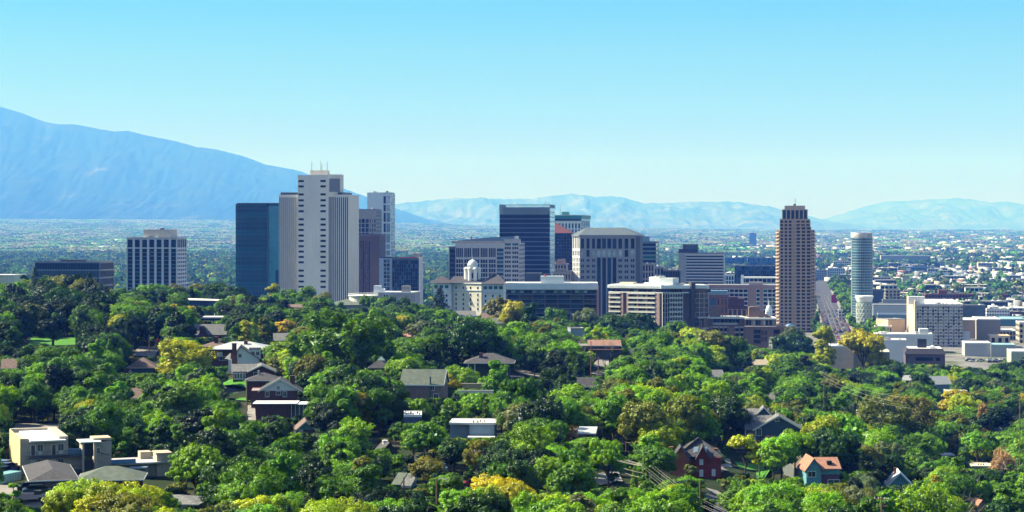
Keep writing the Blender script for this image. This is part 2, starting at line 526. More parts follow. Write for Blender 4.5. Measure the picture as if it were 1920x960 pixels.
def crown(seed, shape='round', H=12.0, W=9.0, base=2.6, clumps=95, leaves=62, leaf=0.30, fill=350):
 """Leaf-sized faces in clumps on the boughs of a crown; returns vertices, faces and per-face tone."""
 rng = np.random.default_rng(seed)
 zc = (H + base) / 2; hz = (H - base) / 2; R = W / 2
 lobes = []
 nl = {'round': 9, 'wide': 11, 'tall': 9, 'willow': 8, 'column': 5, 'small': 5}[shape]
 for i in range(nl):
  t_ = (i + 0.5) / nl
  if shape in ('tall', 'column'):
   zz = base + (H - base) * (0.12 + 0.8 * t_)
   rr = R * (0.55 if shape == 'tall' else 0.2) * (1 - 0.5 * abs(t_ - 0.4)) * rng.uniform(0.3, 1)
   lr = R * rng.uniform(0.45, 0.62) * (1.15 - 0.5 * t_)
  else:
   zz = zc + hz * rng.uniform(-0.45, 0.62)
   rr = R * rng.uniform(0.25, 0.62) * math.sqrt(max(0.15, 1 - ((zz - zc) / hz) ** 2))
   lr = R * rng.uniform(0.34, 0.5)
  an = i * 2.4 + rng.uniform(-0.5, 0.5)
  lobes.append((rr * math.cos(an), rr * math.sin(an), zz, lr, lr * rng.uniform(0.7, 0.95)))
 L = np.array(lobes)
 idx = rng.integers(0, nl, clumps)
 d = sph(clumps, rng); d[:, 2] = np.where(d[:, 2] < -0.35, -d[:, 2], d[:, 2])
 rad = rng.uniform(0.72, 1.1, clumps) + (rng.uniform(0, 1, clumps) > .9) * .16
 cc = L[idx, :3] + d * np.stack([L[idx, 3], L[idx, 3], L[idx, 4]], 1) * rad[:, None]
 # keep the clumps that lie on the outside of the whole crown
 inside = np.zeros(clumps)
 for l in L:
  q = (cc - l[:3]) / np.array([l[3], l[3], l[4]])
  inside += (np.sum(q * q, 1) < 0.55)
 cc = cc[inside < 1.5]; nC = len(cc)
 cr = (0.34 + 0.52 * rng.uniform(0, 1, nC) ** 1.6) * (W / 9.0)
 if shape == 'willow': cr *= 0.8
 tone = rng.uniform(0, 1, nC)
 k = np.repeat(np.arange(nC), leaves)
 n = len(k)
 dd = sph(n, rng)
 if shape == 'willow': dd[:, 2] = dd[:, 2] * 1.9 - 0.5
 C = cc[k] + dd * cr[k][:, None] * (rng.uniform(0.35, 1.0, n) ** 0.6)[:, None] * np.array([1.05, 1.05, 0.8])
 ctr = np.array([0, 0, zc - hz * 0.25])
 outw = C - ctr; outw /= np.linalg.norm(outw, axis=1, keepdims=True)
 Nn = dd * 0.75 + outw * 0.55 + rng.normal(size=(n, 3)) * 0.38
 sz = rng.uniform(0.6, 1.25, n) * leaf
 shade = np.clip(tone[k] * 0.6 + rng.uniform(0, 0.4, n), 0, 1)
 # inner leaves and twigs
 idx = rng.integers(0, nl, fill); d2 = sph(fill, rng)
 C2 = L[idx, :3] + d2 * np.stack([L[idx, 3], L[idx, 3], L[idx, 4]], 1) * rng.uniform(0.2, 0.72, fill)[:, None]
 C = np.concatenate([C, C2]); Nn = np.concatenate([Nn, d2 + rng.normal(size=(fill, 3)) * 0.3])
 sz = np.concatenate([sz, rng.uniform(0.55, 0.9, fill) * W / 9]); shade = np.concatenate([shade, rng.uniform(0.2, 0.6, fill)])
 V, Q = quads_from(C, Nn, sz, rng)
 return V, Q, shade, L

def conifer(seed, H=14.0, W=5.5, tiers=24, dense=1.0):
 rng = np.random.default_rng(seed)
 Cs = []; Ns = []; Ss = []; sh = []
 for i in range(tiers):
  t_ = i / tiers; z = 1.0 + (H - 1.0) * t_
  r = W / 2 * (1 - t_) ** 0.8 + 0.15
  nb = int(7 + 9 * (1 - t_))
  for b in range(nb):
   a = rng.uniform(0, 2 * math.pi); ln = r * rng.uniform(0.7, 1.12); tone = rng.uniform(0, 1)
   m = int(16 * dense * ln + 8)
   q = rng.uniform(0.15, 1, m) ** 0.7
   px = np.cos(a) * ln * q; py = np.sin(a) * ln * q
   pz = z - 0.28 * ln * q ** 1.4 + rng.normal(size=m) * 0.12
   px = px + rng.normal(size=m) * 0.18; py = py + rng.normal(size=m) * 0.18
   Cs.append(np.stack([px, py, pz], 1))
   nn = np.stack([np.cos(a) * 0.5 + rng.normal(size=m) * 0.35, np.sin(a) * 0.5 + rng.normal(size=m) * 0.35, np.full(m, 0.8)], 1)
   Ns.append(nn); Ss.append(rng.uniform(0.12, 0.26, m)); sh.append(np.clip(tone * 0.5 + rng.uniform(0, 0.5, m), 0, 1))
 C = np.concatenate(Cs); V, Q = quads_from(C, np.concatenate(Ns), np.concatenate(Ss), rng, 0.5)
 return V, Q, np.concatenate(sh), None

def trunk_mb(seed, H, base, L, r=0.26):
 rng = np.random.default_rng(seed + 500)
 b = MB()
 top = H * 0.72
 lean = rng.normal(size=2) * 0.25
 pts = [(0, 0, -1.2), (0, 0, 0.1), (lean[0] * 0.4, lean[1] * 0.4, base), (lean[0], lean[1], (base + top) / 2), (lean[0] * 1.5, lean[1] * 1.5, top)]
 b.tube(pts, [r * 1.5, r * 1.15, r * 0.85, r * 0.5, r * 0.15], 7)
 if L is not None:
  for l in L[: 7]:
   z0 = base * 0.9 + (l[2] - base) * 0.25
   mid = (l[0] * 0.5, l[1] * 0.5, (z0 + l[2]) / 2 + 0.2)
   b.tube([(lean[0] * 0.4, lean[1] * 0.4, z0), mid, (l[0], l[1], l[2]), (l[0] * 1.25, l[1] * 1.25, l[2] + l[4] * 0.6)], [r * 0.5, r * 0.36, r * 0.22, 0.03], 5)
 return b

def bare_tree_mesh(seed, H=10.0):
 rng = np.random.default_rng(seed); b = MB()
 def grow(p, d, ln, r, lv):
  q = p + d * ln * 0.5 + Vector(rng.normal(size=3)) * ln * 0.05
  e = p + d * ln
  b.tube([p, q, e], [r, r * 0.8, r * 0.6], 5 if lv < 3 else 3)
  if lv == 5: return
  for k in range(3 if lv else 5):
   nd = (d + Vector(rng.normal(size=3)) * 0.48 + Vector((0, 0, 0.12))).normalized()
   grow(e if k < 2 else q, nd, ln * rng.uniform(0.6, 0.82), r * 0.55, lv + 1)
 grow(Vector((0, 0, -0.6)), Vector((0.02, 0, 1)), H * 0.3, 0.16, 0)
 return b

def mesh_of(b, name, m):
 me = bpy.data.meshes.new(name); me.from_pydata([tuple(p) for p in b.v], [], b.f); me.materials.append(m); return me

TPL = {}      # kind -> list of (crown mesh, trunk mesh, height, width)
def build_templates():
 def add(kind, seed, **kw):
  V, Q, s, L = crown(seed, **kw)
  cm = np_mesh("crown", V, Q, LEAF, {'shade': s})
  H = kw.get('H', 12.0); tm = mesh_of(trunk_mb(seed, H, kw.get('base', 2.6), L, 0.02 * H + 0.02), "trunk", BARK)
  TPL.setdefault(kind, []).append((cm, tm, float(V[:, 2].max()), float(np.abs(V[:, :2]).max() * 2)))
 for s in (1, 2, 3, 4, 5, 6): add('round', s, shape='round', H=12, W=10, base=2.4, clumps=230, leaves=70, leaf=0.185)
 for s in (11, 12, 13, 14): add('wide', s, shape='wide', H=12, W=13.5, base=2.6, clumps=320, leaves=66, leaf=0.195)
 for s in (21, 22, 23, 24): add('tall', s, shape='tall', H=15, W=8, base=1.8, clumps=280, leaves=64, leaf=0.18)
 for s in (31, 32, 33): add('willow', s, shape='willow', H=13, W=11, base=1.5, clumps=260, leaves=84, leaf=0.15, fill=420)
 add('column', 41, shape='column', H=12, W=3.6, base=0.6, clumps=110, leaves=46, leaf=0.18, fill=200)
 for s in (51, 52): add('small', s, shape='small', H=5.5, W=5.4, base=0.5, clumps=75, leaves=52, leaf=0.17, fill=160)
 for s in (61, 62):
  V, Q, s_, L = conifer(s)
  TPL.setdefault('conifer', []).append((np_mesh("crown", V, Q, LEAF, {'shade': s_}), mesh_of(trunk_mb(s, 14, 9, None, 0.28), "trunk", BARK), 14.0, 5.5))
 V, Q, s_, L = conifer(66, H=13, W=9.5, tiers=22, dense=0.9)
 TPL.setdefault('pine', []).append((np_mesh("crown", V, Q, LEAF, {'shade': s_}), mesh_of(trunk_mb(66, 13, 9, None, 0.3), "trunk", BARK), 13.0, 9.5))
 dead = mat("dead_wood", (0.30, 0.25, 0.19), 0.9, 0.2, 2.0)
 for s in (71, 72):
  me = mesh_of(bare_tree_mesh(s), "branches", dead)
  TPL.setdefault('bare', []).append((me, None, 10.0, 6.0))

# leaf colours
TINT = {
 'dark': (0.010, 0.034, 0.006), 'deep': (0.024, 0.076, 0.006), 'green': (0.080, 0.195, 0.007), 'bright': (0.155, 0.335, 0.008),
 'lime': (0.290, 0.400, 0.012), 'olive': (0.150, 0.175, 0.020), 'yellow': (0.350, 0.390, 0.010), 'gold': (0.430, 0.390, 0.012),
 'orange': (0.380, 0.250, 0.045), 'grey': (0.120, 0.165, 0.075), 'purple': (0.045, 0.022, 0.022), 'blue': (0.020, 0.056, 0.026), 'tan': (0.30, 0.24, 0.13),
}
# ------------------------------------------------------------------ buildings
TH = -0.1487                       # the street grid is turned a little from the line of sight
CT, ST = math.cos(TH), math.sin(TH)

GD = glass("dark_glass", (0.009, 0.012, 0.016), 0.08, spec=0.14)
GT = glass("teal_glass", (0.007, 0.030, 0.044), 0.06, spec=0.2)
GB = glass("blue_glass", (0.04, 0.10, 0.16), 0.08, metal=0.25, spec=0.7)
GG = glass("green_glass", (0.015, 0.09, 0.075), 0.08, spec=0.6)
GP = glass("pale_glass", (0.30, 0.38, 0.42), 0.12, metal=0.5, spec=0.6)
GBR = glass("bronze_glass", (0.030, 0.018, 0.018), 0.07, spec=0.8)
WHITE = mat("white_paint", (0.78, 0.78, 0.76), 0.7, 0.08, 0.3)
CONC = mat("pale_concrete", (0.60, 0.58, 0.53), 0.85, 0.10, 0.15)
CONC2 = mat("warm_concrete", (0.52, 0.47, 0.39), 0.85, 0.10, 0.15)
GREY = mat("grey_concrete", (0.26, 0.27, 0.28), 0.85, 0.14, 0.2)
DGREY = mat("dark_grey_cladding", (0.05, 0.053, 0.06), 0.6, 0.15, 0.2)
BLACK = mat("black_metal", (0.02, 0.02, 0.022), 0.5, 0.1, 0.3)
MULL = mat("mullion_metal", (0.045, 0.07, 0.085), 0.4, 0.1, 0.3, metal=0.3)
GRAN = mat("grey_granite", (0.19, 0.20, 0.215), 0.7, 0.1, 0.25)
PINKG = mat("pink_granite", (0.31, 0.275, 0.25), 0.8, 0.1, 0.25)
BRICKR = mat("red_brick", (0.17, 0.065, 0.050), 0.9, 0.22, 1.2)
BRICKB = mat("brown_brick", (0.17, 0.105, 0.085), 0.9, 0.2, 0.8)
BRICKD = mat("dark_red_brick", (0.075, 0.030, 0.030), 0.9, 0.2, 0.8)
BRICKT = mat("tan_brick", (0.36, 0.27, 0.20), 0.9, 0.15, 0.8)
PINKB = mat("pink_brick", (0.34, 0.22, 0.18), 0.9, 0.12, 0.5)
MAROON = mat("maroon_cladding", (0.10, 0.060, 0.052), 0.6, 0.12, 0.3)
CREAM = mat("cream_stucco", (0.62, 0.58, 0.46), 0.8, 0.08, 0.3)
STONEW = mat("white_stone", (0.68, 0.68, 0.66), 0.8, 0.10, 0.4)
TANW = mat("tan_wall", (0.42, 0.35, 0.27), 0.85, 0.10, 0.3)
ROOFW = mat("white_membrane_roof", (0.70, 0.69, 0.66), 0.8, 0.12, 0.08)
ROOFG = mat("grey_gravel_roof", (0.20, 0.20, 0.20), 0.9, 0.25, 0.15)
ROOFB = mat("blue_grey_roof", (0.10, 0.17, 0.25), 0.45, 0.1, 0.2, metal=0.2)
ROOFD = mat("dark_shingle_roof", (0.055, 0.052, 0.055), 0.85, 0.25, 0.8)
ROOFBR = mat("brown_shingle_roof", (0.12, 0.095, 0.08), 0.9, 0.25, 0.8)
ROOFGR = mat("green_grey_shingle_roof", (0.095, 0.115, 0.09), 0.9, 0.22, 0.8)
TEALR = mat("teal_metal", (0.04, 0.19, 0.17), 0.5, 0.1, 0.3)
CARBON = mat("steel_lattice", (0.45, 0.47, 0.48), 0.5, 0.08, 0.3, metal=0.4)

_WM = {}
def pane_mesh(w, h, d, m):
 k = (round(w, 2), round(h, 2), round(d, 2), m.name)
 if k not in _WM:
  _WM[k] = mesh_of(MB().box(0, 0, 0, w, d, h), "window", m)
 return _WM[k]

class Bld:
 """One building: an Empty at its front-left foot; local x runs along the front, y goes back, z up."""
 def __init__(s, name, label, cat, x0, x1, Y, ztop=None, ytop=None, side=None, depth=None, z0=None, rz=TH, group=None):
  c, s_ = math.cos(rz), math.sin(rz)
  u0 = (x0 - 960) / F; u1 = (x1 - 960) / F
  X0 = u0 * Y
  s.w = (u1 * Y - X0) / (c - s_ * u1)
  X1, Y1 = X0 + c * s.w, Y + s_ * s.w
  if side is not None:
   us = (side - 960) / F
   if side >= x1: s.d = (us * Y1 - X1) / (-s_ - us * c)
   else: s.d = (us * Y - X0) / (-s_ - us * c)
  else: s.d = depth or 25.0
  s.d = abs(s.d)
  s.Ym = (Y + Y1) / 2
  gz = min(g(X0, Y), g(X1, Y1))
  s.z0 = gz - 1.0 if z0 is None else z0
  top = ztop if ztop is not None else Z_at(ytop, s.Ym)
  s.h = top - s.z0
  s.rz = rz; s.X0, s.Y0 = X0, Y
  s.root = thing(name, label, cat, (X0, Y, s.z0), rz, group)
  s.nwin = 0; s.rest = {}
  FOOT.append((X0 + c * s.w / 2 - s_ * s.d / 2, s.Ym + c * s.d / 2, max(s.w, s.d) * 0.6 + 3))
 def zl(s, py):      # local height of a photographed row on this building's front
  return Z_at(py, s.Ym) - s.z0
 def xl(s, px):      # local x of a photographed column on the front
  u = (px - 960) / F; c, s_ = math.cos(s.rz), math.sin(s.rz)
  return (u * s.Y0 - s.X0) / (c - s_ * u)
 def part(s, mb, name, m, parent=None, smooth=False):
  return mb.build(name, m, parent or s.root, smooth=smooth)
 def face(s, which, x0=0, x1=None, y0=0, y1=None):
  x1 = s.w if x1 is None else x1; y1 = s.d if y1 is None else y1
  return {'front': ((x0, y0), (1, 0), (0, 1), x1 - x0), 'right': ((x1, y0), (0, 1), (-1, 0), y1 - y0),
    'left': ((x0, y1), (0, -1), (1, 0), y1 - y0), 'back': ((x1, y1), (-1, 0), (0, -1), x1 - x0)}[which]
 def pane(s, fr, a, zb, w, h, m, t, name='window', cap=100, parent=None):
  (ox, oy), (ax, ay), (nx, ny), W = fr
  k = s.nwin
  if k < cap:
   o = bpy.data.objects.new(name, pane_mesh(w, h, 0.25, m)); link(o)
   o.parent = parent or s.root
   o.location = (ox + ax * a + nx * t, oy + ay * a + ny * t, zb)
   o.rotation_euler = (0, 0, math.atan2(ay, ax))
   s.nwin += 1
  else:
   b = s.rest.setdefault((name, m.name), (MB(), m, name))[0]
   P = lambda q, r, z: (ox + ax * q + nx * r, oy + ay * q + ny * r, z)
   b.add([P(a, t, zb), P(a + w, t, zb), P(a + w, t, zb + h), P(a, t, zb + h)], [(0, 1, 2, 3)])
 def finish(s):
  by = {}
  for (n, mn), (b, m, nm) in s.rest.items():
   o = b.build(nm, m, s.root); o['kind'] = 'stuff'
  s.rest = {}
  return s.root

def fbox(mb, fr, a0, a1, t0, t1, z0, z1):
 (ox, oy), (ax, ay), (nx, ny), W = fr
 P = lambda q, r, z: (ox + ax * q + nx * r, oy + ay * q + ny * r, z)
 vs = [P(a0, t0, z0), P(a1, t0, z0), P(a1, t1, z0), P(a0, t1, z0), P(a0, t0, z1), P(a1, t0, z1), P(a1, t1, z1), P(a0, t1, z1)]
 mb.add(vs, [(3, 2, 1, 0), (4, 5, 6, 7), (0, 1, 5, 4), (1, 2, 6, 5), (2, 3, 7, 6), (3, 0, 4, 7)])

def facade(B, mb, fr, z0, z1, cols, floors, pier, span, rec=0.5, gm=None, mode='grid', name='window', cap=100, mb2=None, sub=0, edge=None, proud=None):
 """Piers and spandrels stand in front of a recessed plane; panes sit between them."""
 W = fr[3]
 cw = W / cols; fh = (z1 - z0) / floors
 gms = gm if isinstance(gm, (list, tuple)) else [gm]
 sp = mb2 or mb
 e = pier / 2 if edge is None else edge
 for i in range(cols + 1):
  c = i * cw
  a0 = max(0, c - pier / 2); a1 = min(W, c + pier / 2)
  if i == 0: a1 = max(a1, e)
  if i == cols: a0 = min(a0, W - e)
  if pier > 0.01: fbox(mb, fr, a0, a1, 0, rec, z0, z1)
 if mode != 'strips':
  for j in range(floors + 1):
   zc = z0 + j * fh
   a = max(z0, zc - span / 2); b = min(z1, zc + span / 2)
   if span > 0.01: fbox(sp, fr, 0.002, W - 0.002, (0.08 if pier > 0.01 else 0) if proud is None else -proud, rec - 0.003, a, b)
 k = 0
 if mode == 'grid':
  for j in reversed(range(floors)):
   for i in range(cols):
    n = max(1, sub)
    aw = cw - pier
    for q in range(n):
     gap = 0.35 if n > 1 else 0
     ww = (aw - gap * (n - 1)) / n
     m = gms[(i * 7 + j * 13 + q * 5 + (i * j) % 3) % len(gms)]
     B.pane(fr, i * cw + pier / 2 + q * (ww + gap), z0 + j * fh + span / 2, ww, fh - span, m, rec - 0.15, name, cap)
     if q < n - 1:
      fbox(mb, fr, i * cw + pier / 2 + ww + q * (ww + gap), i * cw + pier / 2 + ww + gap + q * (ww + gap), 0.1, rec - 0.004, z0 + j * fh + span / 2, z0 + (j + 1) * fh - span / 2)
 elif mode == 'bands':
  for j in reversed(range(floors)):
   B.pane(fr, pier / 2, z0 + j * fh + span / 2, W - pier, fh - span, gms[j % len(gms)], rec - 0.15, name, cap)
 elif mode == 'strips':
  for i in range(cols):
   B.pane(fr, i * cw + pier / 2, z0, cw - pier, z1 - z0, gms[i % len(gms)], rec - 0.15, name, cap)

def flat_roof(B, x0, y0, x1, y1, z, m, par=0.9, t=0.4, name='roof', wall=None, over=0.0):
 b = MB().box(x0 - over, y0 - over, z, x1 + over, y1 + over, z + 0.35)
 r = B.part(b, name, m)
 if par:
  p = MB()
  zz = z + 0.353
  p.box(x0, y0, zz, x1, y0 + t, zz + par).box(x0, y1 - t, zz, x1, y1, zz + par)
  p.box(x0, y0 + t + 0.002, zz, x0 + t, y1 - t - 0.002, zz + par).box(x1 - t, y0 + t + 0.002, zz, x1, y1 - t - 0.002, zz + par)
  B.part(p, 'parapet', wall or m)
 return r

def roof_units(B, x0, y0, x1, y1, z, n, m=None, seed=0, hmax=2.4):
 rr = random.Random(seed)
 ms = [m] if m else [GREY, WHITE, CONC]
 for i in range(n):
  w = rr.uniform(1.2, 3.6); d = rr.uniform(1.2, 3.2); h = rr.uniform(0.7, hmax)
  x = rr.uniform(x0, max(x0 + 0.1, x1 - w)); y = rr.uniform(y0, max(y0 + 0.1, y1 - d))
  b = MB().box(x, y, z, x + w, y + d, z + h)
  b.cyl(x + w / 2, y + d / 2, z + h, z + h + 0.35, min(w, d) * 0.32, n=8)
  B.part(b, 'rooftop_unit', ms[i % len(ms)])

def antenna(B, x, y, z, h, arms=2):
 b = MB().tube([(x, y, z), (x, y, z + h * 0.6), (x, y, z + h)], [0.22, 0.14, 0.07], 5)
 for k in range(arms):
  zz = z + h * (0.55 + 0.35 * k / max(arms, 1))
  b.box(x - h * 0.10, y - 0.06, zz, x + h * 0.10, y + 0.06, zz + 0.12)
 B.part(b, 'antenna', BLACK)

FOOT = []

def towers():
 # 1 low glass office at the far left
 B = Bld("office_building", "low wide dark green-grey glass office behind the two spruce tops", "office building", 65, 187, 1500, ytop=492, depth=32)
 core = MB().box(.5, .5, 0, B.w - .5, B.d - .5, B.h - .4); B.part(core, "wall", DGREY)
 sp = MB()
 GLO = glass("grey_green_glass", (0.05, 0.085, 0.085), 0.12, spec=0.5)
 f = B.face('front'); facade(B, sp, f, 0, B.h, 1, 8, 0.5, 1.1, gm=[GLO, GD], mode='bands', name='window_band')
 r = B.face('right', y0=.52, y1=B.d - .52); facade(B, sp, r, 0, B.h, 1, 8, 0.5, 1.1, gm=[GD], mode='bands', name='window_band')
 l = B.face('left', y0=.52, y1=B.d - .52); facade(B, sp, l, 0, B.h, 1, 8, 0.5, 1.1, gm=[GD], mode='bands', name='window_band')
 B.part(sp, "spandrel", mat("green_grey_metal", (0.16, 0.22, 0.215), 0.5, 0.1, 0.3))
 mu = MB()
 for i in range(1, 40): fbox(mu, f, B.w * i / 40 - .12, B.w * i / 40 + .12, .02, .33, 0.2, B.h - 0.6)
 B.part(mu, "mullion", MULL)
 flat_roof(B, 0, 0, B.w, B.d, B.h, ROOFG, .5)
 x0, x1 = B.xl(107), B.xl(146)
 B.part(MB().box(x0, 6, B.h + .36, x1, 18, B.h + 2.2), "penthouse", DGREY); B.finish()
 # 2 beige building at the edge
 B = Bld("low_building", "small beige flat-roofed building at the treetops beside the glass office", "building", -30, 27, 1250, ytop=517, depth=20)
 B.part(MB().box(0, 0, 0, B.w, B.d, B.h), "wall", CREAM); flat_roof(B, -.3, -.3, B.w + .3, B.d + .3, B.h, ROOFW, .3); B.finish()
 # 3 residential tower
 B = Bld("apartment_tower", "apartment tower with seven bays of dark windows between white piers", "apartment tower", 237, 332, 1500, ytop=447, side=350)
 B.part(MB().box(.6, .6, 0, B.w - .6, B.d - .6, B.h - .5), "wall", CONC)
 pr = MB(); st = MB()
 zt = B.zl(466); f = B.face('front')
 PIER = mat("white_pier", (0.58, 0.56, 0.60), 0.8, 0.08, 0.3)
 facade(B, pr, f, zt - 3.07 * 17, zt, 7, 17, 1.75, .55, .6, [GT, GD, GD], mb2=st, cap=100)
 z2 = B.zl(448.5)
 facade(B, pr, f, zt + .6, z2, 7, 1, 1.75, .5, .6, [GT, GD], cap=60)
 for a, b in ((zt, zt + .6), (z2, B.h)): fbox(pr, f, 0, B.w, 0, .6, a, b)
 B.part(st, "spandrel", mat("teal_spandrel", (0.10, 0.20, 0.20), 0.5, 0.1, 0.3))
 for sd in ('right', 'left'):
  r = B.face(sd, y0=.61, y1=B.d - .01)
  facade(B, pr, r, zt - 3.07 * 17, zt, 5, 17, 1.3, 1.5, .6, [GD], cap=100)
  facade(B, pr, r, zt + .6, z2, 5, 1, .9, .4, .6, [GD], cap=100)
  for a, b in ((zt, zt + .6), (z2, B.h)): fbox(pr, r, 0, r[3], 0, .59, a, b)
 B.part(pr, "pier", PIER)
 bal = random.Random(3)
 for j in range(9):
  zz = zt - 3.07 * (j + 1) + .1
  if j in (0, 1, 3): B.part(MB().box(B.w * 3 / 7 + .95, -.5, zz, B.w * 4 / 7 - .95, .3, zz + 1.0), "balcony", mat("brown_balcony", (0.12, 0.09, 0.04), 0.6, 0.1, 0.5))
 flat_roof(B, -.1, -.1, B.w + .1, B.d + .1, B.h, ROOFG, .5, wall=PIER)
 x0, x1 = B.xl(267), B.xl(317); zp = B.zl(431)
 BEI = mat("beige_plaster", (0.60, 0.52, 0.44), 0.8, 0.06, 0.3)
 B.part(MB().box(x0, 3, B.h + .36, x1, B.d - 4, zp).box(x0 - .2, 2.8, zp, x1 + .2, B.d - 3.8, zp + .3), "penthouse", BEI)
 B.part(MB().box(x0 + 13, 4, zp + .3, x0 + 16, 6, zp + 1.2), "rooftop_unit", BLACK)
 roof_units(B, 2, 1, B.w - 2, 2.8, B.h + .36, 6, seed=2, hmax=1.5); B.finish()
 # 4 dark curved glass tower
 B = Bld("glass_tower", "dark teal curved glass tower with thin floor lines beside the ribbed concrete tower", "office tower", 441, 524, 1950, ytop=383, depth=30)
 B.rz = B.rz
 n = 12; x1 = B.xl(499); poly = []
 for i in range(n + 1):
  t_ = i / n; poly.append((x1 * t_, 3.2 - 3.2 * math.sin(math.pi * (0.15 + 0.85 * t_)) ** 0.8 if t_ < 1 else 2.2))
 poly += [(x1 + .6, 5.5), (B.w + 3, 4.2), (B.w + 8, 30), (0, 30)]
 nf = 26; fh = B.h / nf; b = MB(); gl_ = []
 for j in range(nf):
  b = MB(); b.prism(poly, j * fh + .35, (j + 1) * fh)
  B.part(b, "glass_storey", glass("storey_glass_%d" % (j % 4), (0.004 + .003 * (j % 3), 0.030 + .009 * (j % 4), 0.036 + .009 * (j % 4)), 0.05, spec=0.12))
 c = sum(p[0] for p in poly) / len(poly), 14
 ex = [(p[0] + (-.12 if p[0] < 5 else .0), p[1] - .12) for p in poly]
 b = MB()
 for j in range(nf + 1): b.prism(ex, j * fh, j * fh + .348)
 B.part(b, "floor_edge", mat("floor_edge_metal", (0.045, 0.085, 0.105), 0.4, .1, .3, metal=.3))
 b = MB()
 for i in range(1, n): b.box(poly[i][0] - .08, poly[i][1] - .2, .4, poly[i][0] + .08, poly[i][1] + .1, B.h)
 B.part(b, "mullion", MULL)
 b = MB().box(x1 + 1.2, 3.9, 0, B.w + 2, 4.9, B.h * .985); B.part(b, "curtain_wall", glass("light_teal_glass", (.035, .17, .22), .08, metal=.3, spec=.4)); B.part(MB().box(B.w - 5, 3.2, 0, B.w + 2, 3.88, B.h * .42), "lower_wing", GT)
 B.part(MB().box(x1 + .2, 2.4, 0, x1 + 1.4, 5.4, B.h * .98), "corner_column", MULL)
 B.part(MB().prism([(p[0] * .96 + .8, p[1] * .9 + 1.4) for p in poly], B.h + .35, B.h + 1.4), "roof", DGREY)
 B.finish()
 # 5 ribbed concrete tower with central slab
 B = Bld("concrete_tower", "tall pale concrete tower with ribbed wings and a taller central slab with antennas", "office tower", 523, 653, 1750, ytop=365, side=673)
 RIB = mat("tower_concrete", (0.62, 0.60, 0.55), 0.85, 0.07, 0.12, streak=1)
 xa, xb = B.xl(560.5), B.xl(617)
 B.part(MB().box(.46, .46, 0, B.w - .7, B.d - .7, B.h - .3), "wall", RIB)
 rb = MB()
 for (p, q, nc) in ((0, xa, 10), (xb, B.w, 10)):
  fr = B.face('front', x0=p, x1=q)
  cw = (q - p) / nc
  facade(B, rb, fr, 0, B.h - 2.4, nc, 1, cw * .45, 0, .45, [BLACK], mode='strips', name='window_strip')
  fbox(rb, fr, 0, q - p, 0, .44, B.h - 2.4, B.h)
 # blank right side with faint vertical joints
 fr = B.face('right', y0=.71)
 BE = mat("tower_side_concrete", (0.66, 0.60, 0.51), 0.85, 0.07, 0.12, streak=1)
 sd = MB(); m_ = 6
 for i in range(m_): fbox(sd, fr, fr[3] * i / m_ + .08, fr[3] * (i + 1) / m_ - .08, 0, .6, 0, B.h)
 B.part(sd, "side_panel", BE)
 fr = B.face('left', y0=.71); sd = MB()
 for i in range(m_): fbox(sd, fr, fr[3] * i / m_ + .08, fr[3] * (i + 1) / m_ - .08, 0, .6, 0, B.h)
 B.part(sd, "side_panel", BE)
 B.part(rb, "rib", RIB)
 # central slab, its windows in two columns
 zt = B.zl(328.5); xs = B.xl(637)
 sl_ = MB(); yf = -4.0
 sl_.box(xa, yf, 0, xb, 14, zt - .8).box(xa - .15, yf - .15, zt - .8, xb + .1, 14.1, zt)
 for i in range(1, 6): sl_.box(xa + 5 + (xb - xa - 10) * i / 6 - .07, yf - .12, 0, xa + 5 + (xb - xa - 10) * i / 6 + .07, yf, zt - .9)
 B.part(sl_, "central_slab", RIB)
 b = MB().prism([(xb, yf + .3), (xs, yf + 7), (xs, 15), (xb, 15)], B.h - 2, zt + .6); B.part(b, "lift_housing", BE)
 dx, dy = xs - xb, 6.7; ln = math.hypot(dx, dy); ax, ay = dx / ln, dy / ln
 fr = ((xb, yf + .3), (ax, ay), (-ay, ax), ln)
 q = MB(); fbox(q, fr, 1.2, ln - .6, -.12, .1, B.h + 2.5, zt - 3.2); B.part(q, "louvre", mat("louvre_grey", (0.16, 0.165, 0.17), .6, .1, .5))
 rows = [340, 350, 365, 376, 386, 396.5, 411.5, 421.5, 431.5, 442, 452, 462, 472, 482, 492, 507.5, 517.5, 528, 538]
 fr = ((xa, yf - .05), (1, 0), (0, 1), xb - xa)
 for py in rows:
  zz = B.zl(py) - .8
  for px in (562, 603): B.pane(fr, (px - 560.5) / 56.5 * (xb - xa), zz, 4.9, 1.9, GD, -.15, 'window')
 # dark roof terrace strip with railing
 rt = MB().box(1, 2, B.h, xa - .5, B.d - 3, B.h + 2.2).box(xb + .5, 1.5, B.h, B.w - 6, B.d - 3, B.h + 2.2); B.part(rt, "roof_shelter", BLACK)
 rl = MB()
 for (p, q) in ((0, xa), (xb, B.w)):
  rl.box(p, .1, B.h + 1.9, q, .25, B.h + 2.05)
  for i in range(int((q - p) / 1.6)): rl.box(p + i * 1.6, .1, B.h, p + i * 1.6 + .12, .25, B.h + 1.9)
 B.part(rl, "railing", CARBON)
 x0, x1 = B.xl(581), B.xl(613); zp = B.zl(319.5)
 pt = MB().box(x0, 2, zt + .003, x1, 10, zp)
 for i in range(9): pt.box(x0 + (x1 - x0) * i / 8 - .2, 1.7, zt + .6, x0 + (x1 - x0) * i / 8 + .2, 2, zp + .4)
 B.part(pt, "penthouse", BE)
 for px, h in ((582, 9), (599, 9.5), (601, 6), (611, 9)): antenna(B, B.xl(px), 5, zp, h)
 B.finish()
 # 6 white tower
 B = Bld("white_tower", "slim white tower with a column of grouped windows behind the ribbed concrete tower", "office tower", 688.5, 733, 2300, ytop=363, side=740.5)
 WT = mat("white_tower_panel", (0.58, 0.62, 0.66), .6, .06, .2)
